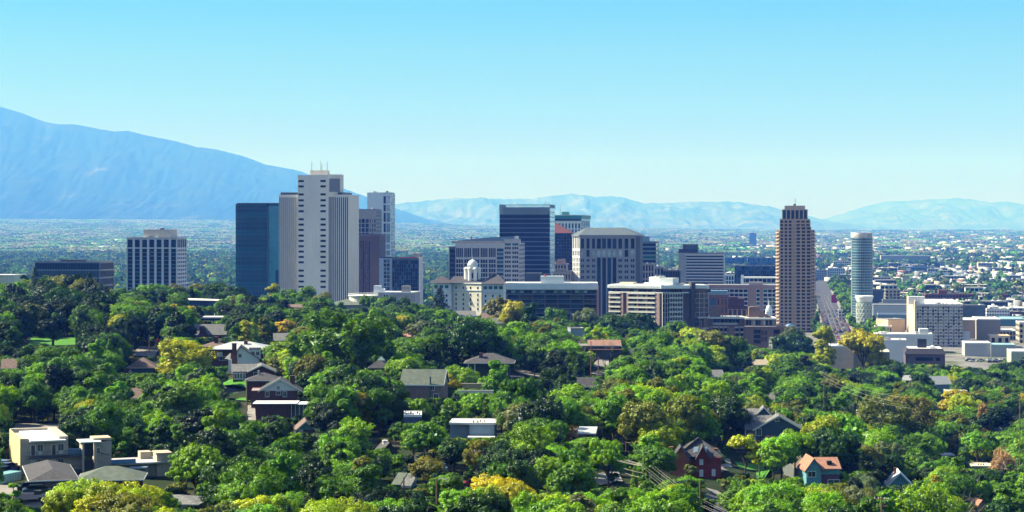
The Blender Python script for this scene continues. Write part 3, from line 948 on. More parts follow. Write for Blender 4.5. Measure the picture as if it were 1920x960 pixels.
 B.part(MB().box(.5, .5, 0, B.w - .5, B.d - .5, B.h), "wall", WT)
 pn = MB(); fr = B.face('front'); xw = B.xl(718.5)
 fbox(pn, fr, 0, xw, 0, .5, 0, B.h + 1.2); 
 zz = B.zl(588); rows = [367.5, 382.5, 397, 417, 436.5, 456, 468, 480, 494]
 prev = B.zl(368)
 for a, b_ in zip([368, 384.5, 399, 419, 438.5, 458, 470, 482], [381.5, 396, 416, 435.5, 455, 467, 479, 493]):
  z1_, z0_ = B.zl(a), B.zl(b_)
  B.pane(fr, xw + .5, z0_, 2.6, z1_ - z0_, GD, .3, 'window')
  B.pane(fr, xw + 4.0, z0_, 5.2, z1_ - z0_, GP, .3, 'window')
  fbox(pn, fr, xw, B.w, .03, .5, z0_ - 1.0, z0_)
 fbox(pn, fr, xw + 3.2, xw + 3.9, 0, .5, 0, B.h); fbox(pn, fr, B.w - 1, B.w, 0, .5, 0, B.h)
 fbox(pn, fr, xw, B.w, .03, .5, B.zl(367.5), B.h)
 r = B.face('right', y0=.51); facade(B, pn, r, 0, B.h, 3, 28, .9, 1.2, .5, [GP, GB], mode='grid')
 lf = B.face('left', y0=.51); facade(B, pn, lf, 0, B.h, 3, 28, 1.5, 1.6, .5, [GD])
 B.part(pn, "panel", WT); flat_roof(B, .3, .3, B.w - .3, B.d - .3, B.h, ROOFG, 1.2, wall=WT)
 roof_units(B, 3, 2, B.w - 4, 12, B.h + .4, 6, seed=5, hmax=3.2); B.finish()
 # 7a grey upper building, 7b maroon glass block
 B = Bld("office_building", "grey-pink office block with punched windows between the ribbed tower and white tower", "office building", 655, 705, 2150, ytop=394, depth=30)
 B.part(MB().box(.5, .5, 0, B.w - .5, B.d - .5, B.h), "wall", PINKG)
 pn = MB(); fr = B.face('front'); fbox(pn, fr, 0, B.w, 0, .5, B.zl(409), B.h + 1)
 x_ = B.xl(692)
 facade(B, pn, B.face('front', x0=x_), B.zl(470), B.zl(410), 3, 7, 1.3, 1.4, .5, [GD, GP]); facade(B, pn, B.face('front', x1=x_ - .01), B.zl(470), B.zl(410), 5, 7, .9, .9, .5, [GBR, GD])
 r = B.face('right', y0=.51); facade(B, pn, r, 0, B.h, 8, 26, 1.5, 1.7, .5, [GD])
 B.part(pn, "panel", PINKG); flat_roof(B, 0, 0, B.w, B.d, B.h, ROOFG, .8); roof_units(B, 18, 2, B.w - 1, 14, B.h + .4, 3, seed=9, hmax=3); B.finish()
 B = Bld("office_tower", "dark maroon office block with ribbed bronze glass beside the ribbed concrete tower", "office tower", 662, 711.5, 1880, ytop=441.5, depth=28)
 B.part(MB().box(.5, .5, 0, B.w - .5, B.d - .5, B.h), "wall", MAROON)
 pn = MB(); x_ = B.xl(694)
 facade(B, pn, B.face('front', x1=x_), 0, B.zl(452), 9, 1, .55, 0, .6, [GBR, GBR, GD], mode='strips', name='window_strip')
 fbox(pn, B.face('front'), x_ + .01, B.w, 0, .5, 0, B.h); fbox(pn, B.face('front', x1=x_), 0, x_, 0, .5, B.zl(452), B.h)
 fbox(pn, B.face('right', y0=.51), 0, B.d - .6, 0, .5, 0, B.h)
 B.part(pn, "panel", MAROON); flat_roof(B, 0, 0, B.w, B.d, B.h, ROOFG, .9, wall=MAROON); B.finish()
 # 8 pale blue block and dark glass block
 B = Bld("office_building", "pale blue-grey office block with two window columns under the white tower", "office building", 711, 735, 1860, ytop=484, depth=24)
 BP = mat("pale_blue_panel", (0.26, 0.34, 0.46), .6, .08, .3)
 B.part(MB().box(.5, .5, 0, B.w - .5, B.d - .5, B.h), "wall", BP)
 pn = MB(); x_ = B.xl(719); x2 = B.xl(731)
 facade(B, pn, B.face('front', x0=x_, x1=x2), 0, B.h - 1, 2, 16, .5, .8, .5, [GT, GB, GD]); fbox(pn, B.face('front'), 0, x_ - .01, 0, .5, 0, B.h); fbox(pn, B.face('front'), x2 + .01, B.w, 0, .5, 0, B.h)
 B.part(pn, "panel", BP); flat_roof(B, 0, 0, B.w, B.d, B.h, DGREY, .8); B.finish()
 B = Bld("glass_office", "dark square glass office block with a grid facade and pale end wall", "office building", 735.5, 786.5, 1850, ytop=485, side=792)
 B.part(MB().box(.5, .5, 0, B.w - .5, B.d - .5, B.h), "wall", DGREY)
 pn = MB(); facade(B, pn, B.face('front'), 0, B.h - 1.5, 12, 16, .25, .4, .5, [GD, GT, GD, GD, GB]); fbox(pn, B.face('front'), 0, B.w, 0, .5, B.h - 1.5, B.h)
 B.part(pn, "mullion", MULL)
 wp = MB(); fbox(wp, B.face('right', y0=-.4), 0, B.d * .45, -.8, .5, 0, B.zl(482)); fbox(wp, B.face('right', y0=-.4), B.d * .5, B.d, -.8, .5, 0, B.zl(482)); B.part(wp, "end_wall", STONEW)
 B.part(MB().box(B.w - 7, 6, B.h, B.w - 1, 16, B.zl(475)), "penthouse", GREY)
 RS = mat("red_roof_trim", (0.45, 0.06, 0.07), .7, .1, .5)
 flat_roof(B, 0, 0, B.w, B.d, B.h, ROOFG, .6, wall=DGREY)
 B.part(MB().box(B.xl(748), 3, B.h + .36, B.xl(780), 3.6, B.h + 1.6), "roof_trim", RS); B.finish()
 # 9 small white rooftop structures in front
 B = Bld("low_building", "low white and grey block with rooftop boxes in front of the maroon office", "building", 700, 777, 1500, ytop=549, depth=22)
 B.part(MB().box(0, 0, 0, B.w, B.d, B.h), "wall", GREY); flat_roof(B, 0, 0, B.w, B.d, B.h, ROOFW, .4, wall=WHITE)
 B.part(MB().box(0, 1, B.h + .36, 5, 7, B.zl(536)).box(5.01, 1.2, B.h + .36, 8, 7, B.zl(541)), "penthouse", WHITE)
 B.part(MB().box(B.xl(752), 1, B.h + .36, B.xl(767), 7, B.zl(536)), "penthouse", PINKG)
 facade(B, mb := MB(), B.face('front', x0=8, x1=14), 2, B.h - 1, 3, 2, .4, .5, -.02, [GB]); B.part(mb, "frame", WHITE); B.finish()
 # 10 curved blue roof office
 B = Bld("office_building", "broad grey granite office with a long curved blue roof behind the domed building", "office building", 854, 973, 1800, ytop=456, side=984)
 B.part(MB().box(.6, .6, 0, B.w - .6, B.d - .6, B.h), "wall", GRAN)
 GP2 = mat("pale_granite", (0.40, 0.39, 0.39), .75, .08, .3)
 pn = MB(); x_ = B.xl(930.5); x2 = B.xl(945)
 zm1, zm2 = B.zl(465), B.zl(484)
 facade(B, pn, B.face('front', x1=x_), zm2 + .8, zm1, 5, 1, 1.2, .3, .6, [GT, GD], sub=4)
 facade(B, pn, B.face('front', x1=x_), zm2 - 4.4 * 9, zm2 - .8, 5, 9, 1.2, .9, .6, [GT, GD, GD], sub=3)
 fbox(pn, B.face('front'), 0, x_, 0, .6, zm2 - .8, zm2 + .8); fbox(pn, B.face('front'), 0, x_, 0, .6, zm1, B.h)
 facade(B, pn, B.face('front', x0=x_ + .01, x1=x2), zm2 - 4.4 * 9, zm1, 1, 13, .9, .8, .6, [GT, GB])
 fbox(pn, B.face('front'), x_, x2, 0, .6, zm1, B.h)
 facade(B, pn, B.face('front', x0=x2 + .01), zm2 - 4.4 * 9, zm1 + 2, 2, 12, 1.4, 1.9, .6, [GT, GD], sub=3)
 facade(B, pn, B.face('front', x0=x2 + .01), zm1 + 2, B.h + 3, 2, 1, 1.4, .8, .6, [GG])
 facade(B, pn, B.face('right', y0=.62), zm2 - 4.4 * 9, B.h, 6, 13, 1.2, 1.9, .6, [GD, GT])
 # dark recessed wing at the left
 B.part(pn, "panel", GP2)
 lw = B.xl(841)
 wm_ = MB().box(lw, 3, 0, -.01, B.d - 1, B.zl(463) ); B.part(wm_, "wing", DGREY)
 for j in range(9): B.pane(((lw, 2.8), (1, 0), (0, 1), -lw), .4, 3 + j * 4.4 + B.zl(463) - 44, -lw - .8, 3.2, GD, 0, 'window', cap=999)
 fbox(q := MB(), ((lw, 2.9), (1, 0), (0, 1), -lw), -.4, .3, -.1, .5, 0, B.zl(461)); B.part(q, "corner_pier", GP2)
 B.part(MB().box(x2, 0, B.h, B.w, 12, B.h + 3), "attic", GP2)
 # the curved roof
 xr0, xr1 = B.xl(855), B.xl(963); pts = []
 z_l, z_r = B.zl(451.5), B.zl(443.5)
 top = []
 for i in range(13):
  t_ = i / 12; top.append((xr0 + (xr1 - xr0) * t_, z_l + (z_r - z_l) * math.sin(t_ * math.pi / 2)))
 b = MB()
 vs = []; k = len(top)
 for yv in (4, 24):
  vs += [(x, yv, z) for x, z in top] + [(x, yv, B.h) for x, z in top]
 fs = []
 for i in range(k - 1):
  fs += [(i, i + 1, 2 * k + i + 1, 2 * k + i), (k + i, k + i + 1, i + 1, i), (2 * k + i, 2 * k + i + 1, 3 * k + i + 1, 3 * k + i)]
 fs += [(0, 2 * k, 3 * k, k), (k - 1, 2 * k - 1, 4 * k - 1, 3 * k - 1)]
 b.add(vs, fs); B.part(b, "curved_roof", ROOFB)
 B.part(MB().box(B.xl(846), 1.5, B.h, B.xl(943), 3.9, B.h + 2.0), "cornice", PINKG)
 B.part(MB().box(xr1, 6, B.h + 3, xr1 + 3, 12, z_r + .4), "vent", STONEW)
 B.part(MB().cyl(B.xl(880), 10, z_l, z_l + 4, .6, n=6), "flue", BRICKR)
 flat_roof(B, x2 + .1, .1, B.w - .1, 11.9, B.h + 3, ROOFG, .7, wall=GP2); B.finish()
 # 11 dark slab tower with louvred crown
 B = Bld("glass_tower", "black rectangular glass slab tower with a louvred metal crown", "office tower", 936.5, 1031, 2000, ytop=384, side=1040.5)
 B.part(MB().box(.4, .4, 0, B.w - .4, B.d - .4, B.zl(402)), "wall", BLACK)
 zc = B.zl(402); fh = (B.zl(404) - B.zl(512)) / 12.6
 nf = int(zc / fh)
 z0_ = zc - nf * fh
 sp = MB(); hl = MB()
 GS = glass("slab_glass", (0.005, 0.009, 0.016), 0.05, spec=.12)
 facade(B, sp, B.face('front'), z0_, zc, 1, nf, 0, 1.3, .4, [GS], mode='bands', name='window_band')
 facade(B, sp, B.face('left', y0=.41), z0_, zc, 1, nf, 0, 1.3, .39, [GS], mode='bands', name='window_band')
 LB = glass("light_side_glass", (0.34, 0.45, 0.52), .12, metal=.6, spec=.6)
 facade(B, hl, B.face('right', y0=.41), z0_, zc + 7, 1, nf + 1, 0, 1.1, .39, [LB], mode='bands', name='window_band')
 for j in range(nf + 1):
  fbox(hl, B.face('front'), 0, B.w, -.25, 0, z0_ + j * fh + .1, z0_ + j * fh + .45)
 B.part(sp, "spandrel", mat("slab_spandrel", (0.035, 0.05, 0.062), .4, .1, .3)); B.part(hl, "floor_edge", mat("pale_edge", (0.22, 0.29, 0.33), .4, .08, .3, metal=.2))
 cr = MB()
 for i in range(64):
  x = B.w * i / 63; cr.box(x - .12, 0, zc, x + .12, .35, B.h)
 for k_ in range(3): cr.box(0, .36, zc + (B.h - zc) * (k_ + .9) / 3 - .2, B.w, .6, zc + (B.h - zc) * (k_ + .9) / 3)
 for i in range(30):
  y = B.d * i / 29; cr.box(B.w - .3, y - .12, zc + 7, B.w, y + .12, B.h)
  cr.box(0, y - .12, zc, .3, y + .12, B.h)
 cr.box(0, 0, B.h - .01, B.w, .6, B.h + .35).box(B.w - .6, .61, B.h - .01, B.w, B.d, B.h + .35).box(0, .61, B.h - .01, .6, B.d, B.h + .35)
 B.part(cr, "crown_louvre", mat("crown_metal", (0.20, 0.26, 0.29), .4, .1, .3, metal=.3))
 B.part(MB().box(3, 4, zc, B.w - 3, B.d - 4, B.h - 2.5), "plant_room", mat("plant_grey", (0.17, 0.22, 0.24), .7, .12, .2))
 B.part(MB().box(0, 0, zc - .001, B.w, B.d, zc + .3), "roof", ROOFG)
 for px in (971, 1022, 1026, 1030): antenna(B, B.xl(px) - .5, 3, B.h, 3.4, 1)
 B.finish()
 # 12 green-topped white tower
 B = Bld("office_tower", "white tower with green glass and a teal top storey behind the black slab", "office tower", 1034, 1089, 2400, ytop=404, side=1106)
 B.part(MB().box(.8, .8, 0, B.w - .8, B.d - .8, B.h), "wall", STONEW)
 pn = MB()
 for w_ in ('front', 'left'):
  y_ = {} if w_ == 'front' else {'y0': .82}
  facade(B, pn, B.face(w_, **y_), B.zl(620), B.zl(418), 9, 18, 1.9, 1.3, .8, [GG])
  fbox(pn, B.face(w_, **y_), 0, B.face(w_, **y_)[3], 0, .8, B.zl(418), B.zl(414))
 rr_ = B.face('right', y0=.82); facade(B, pn, rr_, B.zl(620), B.zl(414), 6, 18, .5, .9, .8, [GD, GT])
 B.part(pn, "panel", STONEW)
 te = MB().box(-1, -1, B.zl(410.5), B.w + 1, B.d + 1, B.h); B.part(te, "top_storey", TEALR)
 B.part(MB().box(-.6, -.6, B.zl(413.9), B.w + .6, B.d + .6, B.zl(410.6)), "dark_recess", GD)
 B.part(MB().box(-1.2, -1.2, B.h, B.w + 1.2, B.d + 1.2, B.h + .7), "roof", STONEW)
 B.part(MB().box(B.xl(1052), 6, B.h + .7, B.xl(1065), 16, B.zl(397)), "penthouse", TEALR)
 antenna(B, B.xl(1049), 8, B.h, 14, 1); B.finish()
 # 13 dark tower with red pitched roof
 B = Bld("office_tower", "dark tower with a red pitched roof between the black slab and hip-roofed tower", "office tower", 1036, 1073, 2150, ytop=437, depth=26)
 B.part(MB().box(.4, .4, 0, B.w - .4, B.d - .4, B.h), "wall", DGREY); pn = MB()
 facade(B, pn, B.face('front'), 0, B.h, 7, 24, .5, .9, .4, [GD, GBR]); B.part(pn, "mullion", DGREY)
 b = MB(); zr = B.zl(414); b.add([(0, 0, B.h), (B.w, 0, B.h), (B.w, B.d, B.h), (0, B.d, B.h), (-2, 12, zr), (-2 + .1, 14, zr)], [(0, 1, 4), (1, 2, 5, 4), (2, 3, 5), (3, 0, 4, 5), (3, 2, 1, 0)])
 B.part(b, "roof", mat("red_tile_roof", (0.14, 0.045, 0.035), .8, .1, .3)); B.finish()
 # 14 old pink stone building with ornate top
 B = Bld("old_stone_building", "old pinkish stone building with an ornate top below the red-roofed dark tower", "building", 1040, 1062, 1900, ytop=496, depth=18)
 B.part(MB().box(.4, .4, 0, B.w - .4, B.d - .4, B.h), "wall", PINKG); pn = MB(); facade(B, pn, B.face('front'), 0, B.h, 4, 12, 1.3, 1.4, .4, [GD]); B.part(pn, "panel", PINKG)
 b = MB().box(-.5, -.5, B.h, B.w + .5, B.d, B.h + .8).box(2, 1, B.h + .8, B.w - 2, 10, B.zl(487))
 for i in range(4): b.cyl(1 + i * (B.w - 2) / 3, 1, B.h + .8, B.h + 4.4, .5, .1, 6)
 B.part(b, "ornate_top", PINKB); antenna(B, B.w / 2, 5, B.zl(487), 4); B.finish()
 B = Bld("old_stone_building", "grey-brown stone block below the pink ornate building", "building", 1038, 1070, 1700, ytop=510, depth=20)
 B.part(MB().box(.4, .4, 0, B.w - .4, B.d - .4, B.h), "wall", PINKG); pn = MB(); facade(B, pn, B.face('front'), 0, B.h - 1, 6, 8, 1.3, 1.6, .4, [GD]); B.part(pn, "panel", PINKG)
 flat_roof(B, -.3, -.3, B.w, B.d, B.h, ROOFG, .7); B.finish()
 B = Bld("low_building", "plain blue-grey box behind the long white-roofed condominium", "building", 985, 1012, 1640, ytop=513, depth=16)
 B.part(MB().box(0, 0, 0, B.w, B.d, B.h), "wall", DGREY); flat_roof(B, 0, 0, B.w, B.d, B.h, ROOFG, .4, wall=GREY); B.finish()
 # 15 hip-roofed granite tower with chamfered left corner
 B = Bld("granite_tower", "broad blue-grey granite tower with a hipped metal roof and tall glass slots", "office tower", 1087, 1192, 1700, ytop=441, depth=40)
 xc = B.xl(1071); zt = B.h
 foot = [(0, 0), (B.w, 0), (B.w + 4, 6), (B.w + 4, 40), (xc + 3, 40), (xc, 9)]
 ins = [(.6, .8), (B.w - .3, .8), (B.w + 3.2, 6.4), (B.w + 3.2, 39), (xc + 3.6, 39), (xc + 1.1, 9.4)]
 B.part(MB().prism(ins, 0, zt), "wall", DGREY)
 pn = MB()
 base = B.zl(600)
 # rows of the front, from the cornice down
 z_a, z_b, z_c = B.zl(452), B.zl(467), B.zl(483)
 cols = [(0, .7, 0), (.7, 5.2, 1), (5.2, 12.2, 1), (12.2, 17.5, 1)]
 xg0, xg1 = B.xl(1118), B.xl(1157)
 fL = B.face('front', x1=xg0); fM = B.face('front', x0=xg0 + .01, x1=xg1); fR = B.face('front', x0=xg1 + .01)
 for fr_, nc, md in ((fL, 3, 1), (fR, 3, 1)):
  facade(B, pn, fr_, z_b + .0, B.zl(446.5), nc, 1, 2.3, .8, .6, [GD], sub=1)
  facade(B, pn, fr_, z_c, z_b - .01, nc, 1, 2.3, 1.5, .6, [GP, GD])
  facade(B, pn, fr_, z_c - 5.0 * 12, z_c - .01, nc, 12, 2.3, 2.6, .6, [GD], sub=2)
 facade(B, pn, fM, z_b, B.zl(446.5), 4, 1, 1.1, .8, .5, [GD, GT]); facade(B, pn, fM, z_c, z_b - .01, 4, 1, 1.3, 1.5, .6, [GP])
 facade(B, pn, fM, z_c - 60, z_c - .01, 4, 1, 1.3, .2, .6, [GT, GD], mode='strips', name='window_strip')
 fbox(pn, B.face('front'), 0, B.w, 0, .6, B.zl(446.5), zt)
 dx, dy = -xc, -9; ln = math.hypot(dx, dy); ax, ay = dx / ln, dy / ln
 fC = ((xc, 9), (ax, ay), (-ay, ax), ln)
 wt = MB()
 facade(B, wt, fC, z_b, B.zl(443), 4, 1, 1.0, .5, .8, [GD]); facade(B, wt, fC, z_c, z_b - .01, 4, 1, 1.0, 3.0, .8, [GD]); facade(B, wt, fC, z_c - 60, z_c - .01, 5, 14, .8, .6, .8, [GD, GT])
 fbox(wt, fC, 0, ln, 0, .8, B.zl(443), zt)
 B.part(wt, "corner_panel", STONEW)  # sun-side facet: sunlight put into the stone, white against the grey front
 lf = ((xc + 3, 40), (-3 / 31.1, -31 / 31.1), (31 / 31.1, -3 / 31.1), 31.1)
 facade(B, wt2 := MB(), lf, z_c - 60, zt, 8, 16, 1.6, 2.4, .7, [GD]); B.part(wt2, "side_panel", STONEW)
 B.part(pn, "panel", GRAN)
 B.part(MB().prism([(p[0] + (-.7 if p[0] < 5 else .7), p[1] - .7) for p in foot], B.zl(443.2), B.zl(440.5)), "cornice", mat("cornice_metal", (0.20, 0.22, 0.24), .5, .1, .3))
 b = MB(); zr = B.zl(427)
 xr0, xr1 = B.xl(1096), B.xl(1168)
 zb = B.zl(440.4)
 b.add([(xc - 1, 8, zb), (0, -1, zb), (B.w + 1, -1, zb), (B.w + 5, 8, zb), (B.w + 5, 40, zb), (xc, 40, zb), (xr0, 12, zr), (xr1, 12, zr), (xr1, 27, zr), (xr0, 27, zr)],
  [(0, 1, 6), (1, 2, 7, 6), (2, 3, 7), (3, 4, 8, 7), (4, 5, 9, 8), (5, 0, 6, 9), (6, 7, 8, 9)])
 B.part(b, "hipped_roof", mat("standing_seam_roof", (0.11, 0.135, 0.14), .5, .1, .3, metal=.2)); B.finish()
 # 16 tower behind
 B = Bld("office_building", "grey-green banded office block with corner balconies beside the granite tower", "office building", 1176, 1230, 2050, ytop=455, side=1235)
 B.part(MB().box(.5, .5, 0, B.w - .5, B.d - .5, B.h), "wall", DGREY); pn = MB()
 facade(B, pn, B.face('front'), 0, B.h, 1, 17, .4, 1.5, .5, [GD, GG, GT, GD], mode='bands', name='window_band'); facade(B, pn, B.face('right', y0=.51), 0, B.h, 1, 17, .4, 1.3, .5, [GP], mode='bands', name='window_band')
 B.part(pn, "spandrel", mat("greenish_panel", (0.14, 0.18, 0.18), .6, .1, .3)); flat_roof(B, 0, 0, B.w, B.d, B.h, ROOFG, .8, wall=DGREY)
 B.part(MB().box(B.xl(1190), 4, B.h + .36, B.xl(1216), 20, B.zl(443)), "penthouse", mat("blue_plant_room", (0.14, 0.25, 0.32), .5, .1, .3)); B.finish()
 for (a, b_, Y, yt, m_, lb, nc, nf) in ((1194, 1226, 1850, 496, PINKG, "brown-grey stone block with punched windows under the banded office", 6, 8), (1226, 1244, 1900, 502, GREY, "narrow grey block at the foot of the banded office", 3, 7),
         (1243, 1258, 1780, 508, DGREY, "narrow dark brick block beside the stepped white penthouse", 3, 6), (1256, 1275, 1760, 508, DGREY, "small dark glass block left of the grey banded hotel", 4, 6)):
  B = Bld("low_building", lb, "building", a, b_, Y, ytop=yt, depth=22)
  B.part(MB().box(.4, .4, 0, B.w - .4, B.d - .4, B.h), "wall", m_); pn = MB(); facade(B, pn, B.face('front'), 0, B.h, nc, nf, 1.1, 1.4, .4, [GD]); B.part(pn, "panel", m_)
  flat_roof(B, 0, 0, B.w, B.d, B.h, ROOFG, .6); roof_units(B, 0, 1, B.w, 10, B.h + .36, 3, seed=int(a), hmax=2.8); B.finish()
 # 21 grey banded building
 B = Bld("hotel_building", "grey slab building with white window bands and a dark rooftop block", "hotel", 1286, 1357, 2000, ytop=476, side=1272 if False else None, depth=26)
 x_ = B.xl(1272)
 B.part(MB().box(.5, .5, 0, B.w - .5, B.d - .5, B.h), "wall", DGREY); pn = MB()
 facade(B, pn, B.face('front'), B.zl(550), B.h - 1.2, 1, 13, .5, 1.5, .5, [GD, GT], mode='bands', name='window_band'); fbox(pn, B.face('front'), 0, B.w, 0, .5, B.h - 1.2, B.h); fbox(pn, B.face('right', y0=.51), 0, B.d, 0, .5, 0, B.h)
 B.part(pn, "spandrel", mat("pale_grey_band", (0.40, 0.40, 0.40), .8, .08, .3))
 B.part(MB().box(x_, .4, 0, -.01, B.d, B.h + 1.0), "blank_end", GREY)
 B.part(MB().prism([(x_, 2), (B.xl(1308), 2), (B.xl(1308), 18), (x_, 18)], B.h + 1.01, B.zl(467)), "plant_room", BLACK)
 B.part(MB().box(B.xl(1280), 3, B.zl(467), B.xl(1308), 16, B.zl(458)), "plant_room", DGREY)
 flat_roof(B, 0, 0, B.w, B.d, B.h, ROOFG, .6); roof_units(B, 22, 1, B.w - 1, 16, B.h + .36, 8, seed=4, hmax=1.8); B.finish()
 # 22, 23
 B = Bld("glass_office", "low blue glass office block behind the brown rounded tower", "office building", 1377, 1470, 2500, ytop=499, depth=30)
 B.part(MB().box(.5, .5, 0, B.w - .5, B.d - .5, B.h), "wall", DGREY); pn = MB(); facade(B, pn, B.face('front'), 0, B.h, 14, 8, .4, .8, .5, [GB, GT, GD]); B.part(pn, "mullion", MULL); flat_roof(B, 0, 0, B.w, B.d, B.h, ROOFG, .5)
 for px in (1380, 1412, 1424): B.part(MB().box(B.xl(px), -.4, 0, B.xl(px) + 2.4, .8, B.h + 1), "pier", DGREY)
 B.finish()
 B = Bld("parking_structure", "white banded parking structure with a white corner tower beside the brown tower", "parking garage", 1389, 1462, 2250, ytop=521, depth=30)
 B.part(MB().box(1, 1, 0, B.w - 1, B.d - 1, B.h - .5), "wall", DGREY); pn = MB()
 CR = mat("cream_band", (0.60, 0.58, 0.48), .8, .06, .3)
 facade(B, pn, B.face('front'), 0, B.h, 9, 5, .5, 2.0, 1.0, [GD], mode='bands', name='opening'); B.part(pn, "spandrel", CR)
 B.part(MB().box(-.01, -.2, 0, 3.2, 4, B.zl(516)), "corner_tower", WHITE); flat_roof(B, 0, 0, B.w, B.d, B.h, ROOFW, .4); B.finish()
 # 24 pink-brown long block
 B = Bld("office_building", "long pinkish-brown masonry office with green windows behind the brick terraces", "office building", 1324, 1470, 1800, ytop=535, depth=30)
 B.part(MB().box(.6, .6, 0, B.w - .6, B.d - .6, B.h), "wall", PINKB); pn = MB(); wh = MB()
 zt = B.zl(541.5)
 for (a, b_, nc, gl2) in ((1326, 1402, 9, [GD]), (1418, 1425, 1, [GD, GG]), (1431, 1456, 3, [GG, GD])):
  facade(B, wh, B.face('front', x0=B.xl(a), x1=B.xl(b_)), zt - 3.9 * 9, zt, nc, 9, .5, 1.1, .6, gl2)
 for (a, b_) in ((1324, 1326), (1402.05, 1417.95), (1425.05, 1430.95), (1456.05, 1470)): fbox(pn, B.face('front', x0=0), B.xl(a), B.xl(b_), -.15, .6, 0, zt)
 fbox(pn, B.face('front'), 0, B.w, -.15, .6, zt + .003, B.h + .4)
 B.part(pn, "panel", PINKB); B.part(wh, "window_frame", CONC)
 B.part(MB().box(B.xl(1404), 2, B.h, B.xl(1430), 12, B.zl(529)), "penthouse", mat("taupe_plaster", (.33, .29, .26), .8, .08, .3))
 B.part(MB().box(0, 0.61, B.h, B.w, B.d, B.h + .3), "roof", ROOFG); B.finish()
 # 27 brown condominium tower
 B = Bld("brown_tower", "tall brown masonry residential tower with rounded corners, stepped crown and rooftop mast", "apartment tower", 1462, 1521, 1650, ytop=404, depth=26)
 BT = mat("brown_precast", (0.34, 0.255, 0.175), .85, .08, .3); BL = mat("pinkish_balcony", (0.42, 0.32, 0.25), .8, .08, .3)
 xl_, xr_ = B.xl(1455.5), B.xl(1527.5)
 w0 = B.w; z_top = B.zl(412.5)
 B.part(MB().box(.7, .7, 0, w0 - .7, 25, B.zl(413)).prism([(xl_ + .8, 5.5), (.8, 1.6), (.8, 24), (xl_ + .8, 20)], 0, B.zl(432)).prism([(w0 - .8, 1.6), (xr_ - .8, 5.5), (xr_ - .8, 20), (w0 - .8, 24)], 0, B.zl(432)), "wall", GD)
 pn = MB(); zz1 = B.zl(620); 
 # front bays: flat left bay, centre slot, right bay
 xA = B.xl(1485.5); xB = B.xl(1492)
 facade(B, pn, B.face('front', x1=xA), zz1, z_top, 3, 32, 1.3, 1.1, .7, [GT, GD, GD], cap=90)
 facade(B, pn, ((xA + .01, .3), (1, 0), (0, 1), xB - xA - .02), zz1, z_top, 2, 32, 1.2, .9, .39, [GD], cap=90)
 facade(B, pn, B.face('front', x0=xB), zz1, B.zl(425), 3, 30, 1.3, 1.1, .7, [GT, GD, GD], cap=100)
 facade(B, pn, ((xB, .3), (1, 0), (0, 1), w0 - xB - .8), B.zl(424.9), z_top, 3, 2, 1.3, 1.3, .39, [GD], cap=100)
 def chamf(p, q, z1_, n):
  dx, dy = q[0] - p[0], q[1] - p[1]; L_ = math.hypot(dx, dy); ax, ay = dx / L_, dy / L_
  return (p, (ax, ay), (-ay, ax), L_)
 fb = MB()
 for (p, q) in (((xl_, 5.2), (0, .4)), ((w0, .4), (xr_, 5.2))):
  fr = chamf(p, q, 0, 0)
  facade(B, pn, fr, zz1, B.zl(431), 2, 29, 1.1, .6, .7, [GD], cap=100)
  nfl = 29; fh = (B.zl(431) - zz1) / nfl
  for j in range(nfl):
   fbox(fb, fr, .2, fr[3] - .2, -1.0, .0, zz1 + j * fh + .05, zz1 + j * fh + 1.05)
 for (p, q) in (((xl_ + .2, 20), (xl_, 5.2)), ((xr_, 5.2), (xr_ - .2, 20))):
  fr = chamf(p, q, 0, 0); nfl = 29; fh = (B.zl(436) - zz1) / nfl
  facade(B, pn, fr, zz1, B.zl(436), 4, 29, 1.2, .8, .7, [GD], cap=100)
  for j in range(nfl):
   for (a0, a1) in ((2, 5), (9, 12)): fbox(fb, fr, a0, a1, -1.0, 0, zz1 + j * fh + .1, zz1 + j * fh + 1.1)
 B.part(pn, "panel", BT); B.part(fb, "balcony", BL)
 B.part(MB().box(.2, .2, z_top + .003, w0 - 1, 24, z_top + 1.0), "ledge", BT)
 xa_, xb_ = B.xl(1466.5), B.xl(1514.5)
 cr = MB(); zc1, zc2 = z_top + 1.0, B.zl(394)
 B.part(MB().box(xa_ + .8, 3.8, zc1, xb_ - .8, 20, zc2), "crown_glass", GT)
 facade(B, cr, ((xa_, 3), (1, 0), (0, 1), xb_ - xa_), zc1, zc2, 6, 1, 1.0, .3, .8, [GT], mode='strips', name='window_strip', cap=110)
 CRW = mat("crown_stone", (0.36, 0.30, 0.25), .8, .06, .3)
 cr.box(xa_ - .2, 2.9, zc2, xb_ + .2, 21, zc2 + .7).box(B.xl(1471), 4, zc2 + .7, B.xl(1509.5), 19, B.zl(385.5))
 fbox(cr, ((xa_, 20), (0, -1), (1, 0), 17), 0, 17, 0, .7, zc1, zc2); fbox(cr, ((xb_, 3), (0, 1), (-1, 0), 17), .01, 17, 0, .7, zc1, zc2)
 B.part(cr, "crown", CRW); antenna(B, B.xl(1491), 8, B.zl(385.5), 7.5, 2); B.part(MB().cyl(B.xl(1490), 8, B.zl(385.5), B.zl(385.5) + 1.6, 1.0, n=8), "rooftop_unit", BLACK)
 B.finish()
 # 28 round glass tower, with the lattice drum at its foot
 X, Y = X_at(1621, 1700), 1712
 R_ = 19.5 * 1700 / F
 zt = Z_at(447, 1700)
 t = thing("round_glass_tower", "slim elliptical blue-green glass tower with pale floor rings and an open crown ring", "office tower", (X, Y, -1), TH)
 FOOT.append((X, Y, 16))
 nf = 34; fh = (zt + 1) / nf
 ell = lambda r, k=1.0, n=36, a0=0, a1=2 * math.pi: [(r * math.cos(a0 + (a1 - a0) * i / n), r * k * math.sin(a0 + (a1 - a0) * i / n)) for i in range(n)]
